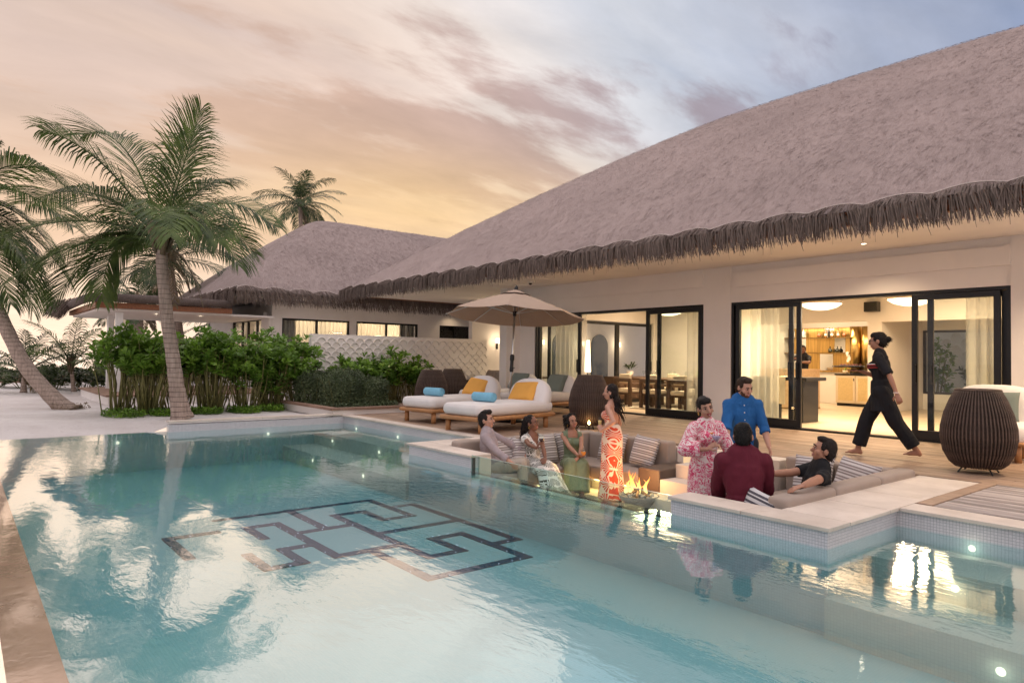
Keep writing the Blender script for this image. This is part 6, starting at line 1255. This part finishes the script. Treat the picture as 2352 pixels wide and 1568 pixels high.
        if style in ('pony', 'curly', 'long'):
            rg = random.Random(len(style)); st_ = MB()
            for i in range(120 if style != 'long' else 60):
                a = rg.uniform(0, 6.283); base = T((.06*math.cos(a), -.07+.05*math.sin(a), rg.uniform(-.02, .09))) if style == 'pony' else T((.085*math.cos(a), -.04+.085*math.sin(a), rg.uniform(-.06, .10))) if style == 'curly' else T((.06*math.cos(a), -.09, rg.uniform(-.25, 0)))
                ln = rg.uniform(.04, .10) if style == 'curly' else rg.uniform(.10, .28); d = (s.HM @ V((math.cos(a)*.3, -.3, -.8))).normalized(); pts = [base+d*ln*j/5+V((rg.gauss(0, .006), rg.gauss(0, .006), 0))*(j > 0) for j in range(6)]; st_.tube(pts, [.004, .005, .005, .004, .003, .001], 4)
            st_.build('hair_strands', m, s.o, True)
    def top(s, m, sleeve=.0, g=.016, nm='shirt', bot=-.10, cut=None, sl_g=.014, wr_=.006, wide=0, collar=True, vox=.0095):
        mb = MB(); k = s.k; s.torso(mb, g, rnd=False); R = .142*s.b+g+.004
        s.cap(mb, s.P+s.u*bot*k, R+.012, s.waist, (.128 if not s.fem else .118)*s.b+g+.006, .86, None, False)
        for q in 'LR':
            sh = s.shL if q == 'L' else s.shR
            if sleeve > 0:
                a = sh; e = s.el[q]; w_ = s.wr[q]; r0 = (.040 if s.fem else .050)+sl_g; r1 = (.036 if s.fem else .043)+sl_g+wide*.4
                if sleeve <= 1: s.cap(mb, a, r0+.004, a*(1-sleeve)+e*sleeve, r1, 1, None, False)
                else:
                    f = sleeve-1; s.cap(mb, a, r0+.004, e, r1); e2 = e*(1-f)+w_*f; s.cap(mb, e, r1, e2, (.034+sl_g+wide), 1, None, False)
                    if wide == 0: d = (e2-e).normalized(); s.cap(mb, e2-d*.05*k, .048+sl_g*.9, e2, .050+sl_g*.9, 1, None, False)
        o_ = put(nm, remesh(mb, nm, m, vox, 3, wr_, 11, (1, 1, .45), cut), s.o)
        if collar:
            cb2 = MB(); n = 18; A_ = []; B_ = []; C_ = []
            for j in range(n+1):
                a = PI/2+.32+(2*PI-.64)*j/n; d = s.side*math.cos(a)+s.fw*math.sin(a); fr_ = abs(j/n-.5)*2; A_.append(s.neck+s.fw*.01*k-s.u*(.012+.03*fr_)*k+d*.070*k); B_.append(s.neck+s.fw*.005*k+s.u*(.050-.025*fr_)*k+d*.066*k); C_.append(s.neck+s.fw*.01*k-s.u*(.0+.055*fr_**3)*k+d*(.088+.02*fr_**4)*k)
            cb2.grid([A_, B_, C_]); cb2.build('collar', m, o_, True)
        return o_
    def trousers(s, m, end=.93, g=.016, wide=0, nm='trousers', wr_=.006, top=.06):
        mb = MB(); k = s.k; s.cap(mb, s.P-s.u*.02*k, .142*s.b+g*.6, s.P+s.u*top*k, .136*s.b+g*.6, .85, None, False); mb.ell(s.P-V((0, .01, .02))*k, [.15*k*s.b, .125*k*s.b, .10*k], 14, 10)
        for q in 'LR':
            hp_ = s.hipL if q == 'L' else s.hipR; a = s.kn[q]*(1-end)+s.an[q]*end; s.cap(mb, hp_, .090+g, s.kn[q], .060+g+wide*.6); s.cap(mb, s.kn[q], .060+g+wide*.6, a, .046+g+wide, 1, None, False)
        return put(nm, remesh(mb, nm, m, .011, 3, wr_, 9, (1, 1, .5)), s.o)
    def skirt(s, path, radii, m, fold=.05, nf=8, nm='skirt', seed=0): return put(nm, loft(path, radii, 48, fold, nf, V((0, 1, 0)), seed).mesh(nm, m, True), s.o)
def glasses_on(h, m=M_BLACK):
    k = h.k; T = lambda c: h.hc+h.HM @ V(c)*k; mb = MB()
    for sg in (-1, 1):
        mb.tube([T((sg*.034+.022*math.cos(a), .103-.012*abs(.022*math.cos(a)+sg*0)/.022*0, .003+.017*math.sin(a))) for a in [2*PI*j/16 for j in range(17)]], .0028*k, 6); mb.tube([T((sg*.056, .100, .008)), T((sg*.080, .05, .008)), T((sg*.082, -.01, .002))], .0025*k, 5)
    mb.tube([T((-.012, .105, .006)), T((.012, .105, .006))], .0025*k, 5); mb.build('eyeglasses', m, h.o, True)
def earring(h, sg=1):
    T = lambda c: h.hc+h.HM @ V(c)*h.k; MB().tube([T((sg*.086, -.004+.014*math.sin(a), -.055-.016*math.cos(a))) for a in [2*PI*j/14 for j in range(15)]], .0028, 5).build('earring', M_GOLD, h.o, True)
M_GOLD = mat('gold', (.70, .45, .15), .25, .05, metal=1)
def m_burst(name, bg, fg, sc_, N, thr, rmax, rand=.5, rmin=.06, two=True):
    m, nt = newmat(name); t = nn(nt, 'ShaderNodeTexCoord'); s = nn(nt, 'ShaderNodeSeparateXYZ'); lk(nt, t.outputs['Object'], s.inputs[0]); cb2 = nn(nt, 'ShaderNodeCombineXYZ'); lk(nt, mth(nt, 'MULTIPLY_ADD', s.outputs[1], .75, s.outputs[0]), cb2.inputs[0]); lk(nt, mth(nt, 'MULTIPLY_ADD', s.outputs[1], -.25, s.outputs[2]), cb2.inputs[1])
    vec = vmth(nt, 'SCALE', cb2.outputs[0]); vec.node.inputs[3].default_value = sc_
    vo = nn(nt, 'ShaderNodeTexVoronoi', voronoi_dimensions='2D', i_Scale=1.0, i_Randomness=rand); lk(nt, vec, vo.inputs['Vector']); d = vmth(nt, 'SUBTRACT', vec, vo.outputs['Position']); ds = nn(nt, 'ShaderNodeSeparateXYZ'); lk(nt, d, ds.inputs[0])
    an = mth(nt, 'ARCTAN2', ds.outputs[1], ds.outputs[0]); dist = vo.outputs['Distance']; w_ = tnoise(nt, vec, 6, 2)
    pet = mth(nt, 'GREATER_THAN', mth(nt, 'SINE', mth(nt, 'MULTIPLY_ADD', an, N, mth(nt, 'MULTIPLY', w_, .8))), thr); ins = mth(nt, 'MULTIPLY', mth(nt, 'LESS_THAN', dist, rmax), mth(nt, 'GREATER_THAN', dist, rmin))
    f = mth(nt, 'MULTIPLY', pet, ins); finish(nt, bsdf(nt, mixc(nt, f, bg, fg), .8, 0, .2, bump(nt, tnoise(nt, coords(nt), 120, 3), .2, .002))); return m
def m_paisley():
    m, nt = newmat('pink_paisley'); v_ = coords(nt); n = tnoise(nt, v_, 7.5, 2, .5, 2.6); n2 = tnoise(nt, v_, 13, 2, .5, 1.8)
    c = ramp(nt, n, [(0, (.74, .62, .60)), (.42, (.76, .65, .63)), (.44, (.62, .07, .16)), (.475, (.62, .07, .16)), (.49, (.76, .65, .63)), (.54, (.76, .65, .63)), (.555, (.66, .12, .22)), (.62, (.68, .16, .26)), (.635, (.78, .68, .66))])
    c = mixc(nt, ramp(nt, n2, [(.60, (0,)*3), (.62, (1,)*3), (.66, (1,)*3), (.68, (0,)*3)]), c, (.58, .06, .14)); finish(nt, bsdf(nt, c, .8, 0, .2)); return m
def cloth(name, c, rough=.85, var=.08, **kw):
    if name in MATS: return MATS[name]
    m, nt = newmat(name); a = coords(nt, (1, 1, .55)); n = tnoise(nt, a, 7, 3, .5, 1.4); f = tnoise(nt, coords(nt), 150, 2)
    col = ramp(nt, n, [(.3, tuple(x*(1-var) for x in c)), (.7, tuple(x*(1+var) for x in c))]); hh = mth(nt, 'ADD', n, mth(nt, 'MULTIPLY', f, .06))
    finish(nt, bsdf(nt, col, rough, 0, .25, bump(nt, hh, .9, .022))); return m
SK_LIGHT = skinmat('skin_light', (.50, .27, .19)); SK_TAN = skinmat('skin_tan', (.40, .20, .13)); SK_BROWN = skinmat('skin_brown', (.20, .088, .052)); SK_MID = skinmat('skin_mid', (.44, .235, .16))
PZF = PIT_Z
def seated_an(k=1, f=.48, sp=.10, z=.08): return {'R': (sp, f, z), 'L': (-sp, f, z)}
# 1 man in grey shirt, profile, on the far sofa
h = Human('seated man in grey shirt with dark swept hair at the end of the far sofa', (-7.66, 5.90, PZF), (.78, .62), 1.80, False, SK_LIGHT, 1.0, (0, -.16, 1), .385, 0, (-.1, .02, 0), {'R': dict(curl=.75, palm=(-1, .2, .3)), 'L': dict(curl=.25, dir=(-.1, .45, -1), palm=(.3, -1, -.3))}, {'R': (-7.03, 5.88, -.26), 'L': (-7.55, 6.42, -.12)}, seated_an(), {'R': (.6, -.5, -.8), 'L': (-.8, 0, .4)})
h.face((.42, .19, .15), brow=(.03, .02, .015)); h.hair('quiff', (.016, .011, .009)); h.top(cloth('grey_linen', (.36, .30, .31)), 1.75, nm='shirt'); h.trousers(cloth('stone_chino', (.42, .36, .30)))
p = h.grip['R']; Gp = lambda hh, q, dz_=0: tuple((hh.Mi.inverted() @ hh.grip[q]) + V((0, 0, dz_)))
M_WINE = mat('red_wine', (.045, .004, .008), .08, .05, spec=.8); M_CHAMP = mat('champagne', (.70, .48, .16), .08, .05, spec=.8); M_JUICE = mat('orange_drink', (.80, .26, .02), .15, .1); M_PINKD = mat('pale_drink', (.55, .42, .62), .1, .05); M_ICE = mat('iced_drink', (.55, .38, .34), .1, .2)
wineglass('cut glass tumbler held low by the man in grey', Gp(h, 'R', -.03), M_ICE, 'tumbler')
# 2 woman in palm-print dress
h = Human('seated woman in white dress with dark palm-burst print and long ponytail', (-7.50, 6.52, PZF), (.92, -.20), 1.66, True, SK_BROWN, 1.0, (0, -.08, 1), .40, .15, (.35, .10, .05), {'R': dict(curl=.7, palm=(-.8, .5, .1), dir=(-.25, .5, .8)), 'L': dict(curl=.3, dir=(.6, .7, -.2), palm=(0, 0, -1))}, {'R': (-7.06, 6.20, .02), 'L': (-7.03, 6.36, -.21)}, {'R': (.09, .56, .07), 'L': (-.07, .60, .07)}, {'R': (.7, -.3, -.7), 'L': (-.7, -.3, -.7)})
h.face((.42, .13, .11)); h.hair('pony', (.014, .010, .009)); earring(h); MP = m_burst('palm_burst_print', (.72, .70, .66), (.055, .055, .035), 8.5, 17, .05, .46, .55, .05)
h.top(MP, .42, .012, 'dress_bodice', -.02, sl_g=.022, collar=False, cut=lambda c, h=h: (c-h.neck).dot(h.fw) > .0 and (c-h.neck).dot(h.u) > -.16 and abs((c-h.neck).dot(h.side)) < .075*((c-h.neck).dot(h.u)+.17)/.16)
h.skirt([h.P+V((0, -.02, .13)), h.P+V((0, .05, .02)), (h.kn['L']+h.kn['R'])/2+V((0, -.06, .0)), (h.kn['L']+h.kn['R'])/2+V((0, .09, -.14)), (h.an['L']+h.an['R'])/2+V((0, .06, .03))], [(.125, .10), (.19, .14), (.165, .115), (.17, .13), (.24, .16)], MP, .05, 7, 'dress_skirt')
wineglass('glass of red wine raised by the woman in the palm-print dress', Gp(h, 'R', -.07), M_WINE, 'wine')
MB().tube([tuple((h.Mi.inverted() @ (h.neck+h.side*.075*math.sin(a)+h.fw*(.075+.02*math.cos(a))-h.u*(.05+.05*math.cos(a))))) for a in [PI*(-1+j/7) for j in range(15)]], .002, 5)
# 3 woman in green
h = Human('seated woman in sage green sleeveless outfit with curly pinned hair', (-7.42, 7.22, PZF), (.80, -.55), 1.66, True, SK_TAN, 1.0, (0, -.06, 1), .40, .1, (.25, .05, .1), {'R': dict(curl=.7, palm=(-.6, .3, .6), dir=(-.5, .8, .1)), 'L': dict(curl=.4, dir=(.7, .6, -.2), palm=(0, 0, -1))}, {'R': (-6.94, 6.98, -.22), 'L': (-6.98, 6.93, -.27)}, {'R': (.06, .54, .07), 'L': (-.05, .57, .07)}, {'R': (.8, -.3, -.6), 'L': (-.8, -.2, -.6)})
h.face((.46, .16, .13)); h.hair('curly', (.010, .007, .006)); earring(h, 1); MG = cloth('sage_satin', (.165, .205, .125), .5, .10); h.top(MG, 0, .016, 'sleeveless_top', -.10, collar=False, wr_=.008, cut=lambda c, h=h: ((c-h.neck).dot(h.u) > -.075 and abs((c-h.neck).dot(h.side)) < .07 and (c-h.neck).dot(h.fw) > -.02) or abs((c-h.neck).dot(h.side)) > .150); h.trousers(MG, .97, .022, .055, 'wide_trousers', .010)
wineglass('short orange cocktail held by the woman in green', Gp(h, 'R', -.02), M_JUICE, 'tumbler')
# 4 standing woman in red and cream halter dress
h = Human('standing woman in red and cream halter dress with long dark hair, back half turned', (-6.58, 7.18, PZF), (-.93, -.36), 1.64, True, SK_LIGHT, 1.0, (0, .02, 1), .93, 0, (.15, -.02, 0), {'L': dict(curl=.75, palm=(.9, .3, .1), dir=(.4, .5, .8)), 'R': dict(curl=.4)}, {'L': (-6.54, 6.92, .26)}, {'R': (.08, .05, .07), 'L': (-.08, -.03, .07)}, {'L': (-.5, -.8, -.4), 'R': (.7, -.6, -.2)})
h.face((.48, .16, .15)); h.hair('long', (.013, .009, .008)); MR = m_burst('red_burst_print', (.74, .61, .50), (.58, .075, .035), 4.3, 18, -.30, .50, .12, .07)
h.top(MR, 0, .010, 'halter_bodice', -.02, collar=False, cut=lambda c, h=h: (c-h.chest).dot(h.fw) < -.015 and (c-h.waist).dot(h.u) > .03 or (c-h.neck).dot(h.u) > -.03 or abs((c-h.chest).dot(h.side)) > .135 - max(0, (c-h.chest).dot(h.u))*.55)
h.skirt([h.P+V((0, 0, .19)), h.P+V((0, -.005, .03)), h.P+V((0, 0, -.25)), V((0, 0, .40)), V((0, 0, .03))], [(.118, .095), (.165, .145), (.165, .145), (.175, .155), (.21, .19)], MR, .03, 8, 'dress_skirt')
wineglass('champagne flute held up by the woman in the halter dress', Gp(h, 'L', -.10), M_CHAMP, 'flute')
# 5 woman in pink kaftan
h = Human('smiling woman in pink and white paisley kaftan holding a cocktail, hair drawn back', (-4.24, 6.06, PZF), (.86, -.36), 1.62, True, SK_MID, 1.0, (.02, .02, 1), .93, 0, (-.15, -.08, .22), {'R': dict(curl=.7, palm=(-.9, .3, .1), dir=(-.5, .5, .6)), 'L': dict(curl=.4)}, {'R': (-4.10, 5.88, .36), 'L': (-3.95, 6.28, .02)}, {'R': (.09, .03, .07), 'L': (-.09, 0, .07)}, {'R': (.8, -.2, -.7), 'L': (-.8, -.4, -.3)})
h.face((.28, .03, .035)); h.hair('low', (.010, .008, .008)); earring(h, 1); earring(h, -1); MK = m_paisley(); h.top(MK, 1.70, .020, 'kaftan_bodice', -.06, sl_g=.022, wide=.045, collar=False, wr_=.008)
h.skirt([h.P+V((0, 0, .12)), h.P+V((0, 0, -.02)), h.P+V((0, 0, -.30)), V((0, 0, .30)), V((0, 0, .06))], [(.15, .125), (.185, .16), (.20, .17), (.22, .19), (.25, .21)], MK, .05, 9, 'kaftan_skirt', 2)
g5 = wineglass('martini-style cocktail with orange flower held by the woman in pink', Gp(h, 'R', -.06), M_PINKD, 'martini'); fl3 = MB(); rg = random.Random(3)
for j in range(9): a = j*.7; leafmesh(fl3, V((-.04, -.02, .165)), V((math.cos(a), math.sin(a), .7)).normalized(), V((0, 0, 1)), .035, .018, rg)
fl3.build('flower_garnish', M_JUICE, g5)
# 6 man in blue shirt
h = Human('tall standing man in bright blue shirt with short dark beard', (-4.80, 7.62, PZF), (.62, -.78), 1.80, False, SK_LIGHT, .95, (0, .03, 1), .93, .08, (.50, -.28, .05), {'L': dict(curl=.4), 'R': dict(curl=.5)}, {'L': (-4.36, 7.58, .06), 'R': (-4.72, 7.16, .16)}, {'R': (.12, .02, .08), 'L': (-.12, -.02, .08)}, {'L': (-.35, -.9, 0), 'R': (.4, -.9, 0)})
h.face((.44, .18, .15), beard=(.10, .045, .025)); h.hair('short', (.030, .017, .011)); MBu = cloth('blue_linen', (.018, .105, .30)); sh_ = h.top(MBu, 1.30, .027, 'shirt', -.15, sl_g=.018, wr_=.013); h.trousers(cloth('navy_trousers', (.03, .035, .05)))
for j in range(5): q = h.neck+h.fw*(.096+.022*min(j, 2))*h.k-h.u*(.055+.085*j)*h.k; MB().ell(q, (.007, .006, .007), 8, 6).build('button', M_TEETH, sh_, True)
# 7 man in maroon shirt, from behind
h = Human('man in maroon shirt seen from behind, seated at the near coping', (-3.60, 5.74, PZF), (-.74, .67), 1.84, False, SK_TAN, 1.04, (.02, .10, 1), .52, 0, (-.35, -.05, -.03), None, {'R': (-3.62, 6.12, -.28), 'L': (-3.98, 5.90, -.28)}, {'R': (.16, .42, .08), 'L': (-.16, .42, .08)}, {'R': (1, -.15, -.15), 'L': (-1, -.15, -.15)})
h.face((.40, .18, .15)); h.hair('short', (.008, .007, .007)); h.top(cloth('maroon_linen', (.105, .012, .025)), 1.8, .024, 'shirt', -.12, sl_g=.024, wr_=.012); h.trousers(cloth('dark_trousers', (.05, .045, .05))); glasses_on(h)
# 8 man in black shirt reclining on the near sofa
h = Human('man in black short-sleeved shirt leaning on the near sofa with red wine', (-3.40, 6.55, PZF), (-.80, -.55), 1.76, False, SK_TAN, 1.02, (-.06, -.22, 1), .44, .12, (-.05, .04, .03), {'L': dict(curl=.22, dir=(-.35, .85, -.25), palm=(.1, -.2, -1)), 'R': dict(curl=.7, palm=(-.9, .3, 0), dir=(-.2, .5, .8))}, {'L': (-3.10, 5.86, .145), 'R': (-3.66, 6.10, .14)}, {'R': (.14, .48, .08), 'L': (-.12, .5, .08)}, {'L': (-1, -.3, .3), 'R': (.7, .1, -.8)})
h.face((.42, .19, .15), smile=False); h.hair('short', (.016, .012, .010)); h.top(cloth('black_cotton', (.012, .012, .014)), .70, .016, 'shirt', -.12, wr_=.007, collar=False); h.trousers(cloth('dark_trousers', (.05, .045, .05)))
wineglass('glass of red wine in the hand of the man in black', Gp(h, 'R', -.09), M_WINE, 'wine')
# 9 waitress walking with a tray
h = Human('barefoot waitress in black uniform with red striped chest band walking across the deck', (-3.93, 9.52, 0), (-.96, -.30), 1.72, True, SK_TAN, 1.04, (0, .05, 1), .885, -.1, (.05, -.03, 0), {'R': dict(curl=.12, dir=(-.2, 1, 0), palm=(0, 0, 1)), 'L': dict(curl=.5)}, {'R': (-4.24, 9.56, 1.14), 'L': (-3.68, 9.34, .86)}, {'R': (.06, .30, .075), 'L': (-.06, -.40, .13)}, {'R': (.5, -.5, -.8), 'L': (-.6, -.6, .1)}, {'R': (0, 1, .1), 'L': (0, 1, .2)})
h.face((.50, .16, .15)); h.hair('bun', (.012, .009, .008)); glasses_on(h); MBk = cloth('black_uniform', (.012, .012, .015), .8)
tp = h.top(MBk, .95, .020, 'tunic', -.26, sl_g=.026, collar=False, wr_=.007); h.trousers(MBk, .88, .024, .02, 'trousers', .008)
def band(dz0, m, w_=.012):
    mb = MB(); A_ = []; B_ = []
    for j in range(21):
        a = -.15+(PI+.3)*j/20; R_ = V((math.cos(a)*.170, math.sin(a)*.142, 0))*h.k; q = h.chest+h.u*(dz0)*h.k+h.side*R_.x+h.fw*(R_.y+.022); A_.append(q); B_.append(q+h.u*w_*h.k)
    mb.grid([A_, B_]); mb.build('stripe_band', m, tp)
for j, m_ in enumerate((mat('red_braid', (.36, .02, .02), .8), mat('dark_braid', (.03, .015, .015), .8), MATS['red_braid'], mat('white_braid', (.7, .68, .66), .8))): band(-.02+.016*j, m_)
MB().tube([h.wr['L']+V((.028*math.cos(a), .028*math.sin(a), .01)) for a in [2*PI*j/14 for j in range(15)]], .009, 6).build('wristwatch', mat('watch', (.75, .62, .58), .3), h.o, True)
tray = thing('serving_tray', 'dark round tray carried by the waitress', 'tray', (-4.36, 9.50, 1.185), .2); MB().lathe([(0, 0), (.19, 0), (.205, .016), (.20, .018), (.185, .006), (0, .006)], 32).build('plate', M_BLACK, tray, True)
for j in range(14):
    a = j*2.4; r = .05+.11*((j*5) % 14)/14; c_ = thing('canape', 'small canape on the tray, '+['first', 'second', 'third', 'fourth', 'fifth', 'sixth', 'seventh', 'eighth', 'ninth', 'tenth', 'eleventh', 'twelfth', 'thirteenth', 'fourteenth'][j]+' from the centre', 'canape', (-4.36+r*math.cos(a), 9.50+r*math.sin(a), 1.192), 0, 'canapes on the tray'); MB().lathe([(0, 0), (.018, 0), (.021, .02), (0, .02)], 10).build('base', M_CREAM, c_); MB().ell((0, 0, .027), (.015, .015, .010), 8, 6).build('topping', mat('topping', (.55, .16, .10), .5, .5, 40), c_)
# 10 bartender
h = Human('bartender in black shirt behind the oak bar counter', (-9.78, 18.55, 0), (.1, -1), 1.74, False, SK_BROWN, 1.0, (0, .02, 1), .93, 0, (.2, -.1, 0), None, {'R': (-9.86, 18.15, 1.32), 'L': (-9.60, 18.12, 1.24)}, None, {'R': (1, -.2, -.6), 'L': (-1, -.2, -.6)}); h.face((.30, .12, .10), smile=False); h.hair('short', (.008, .007, .007)); h.top(MBk, .8, .018, 'shirt', -.12); h.trousers(MBk)
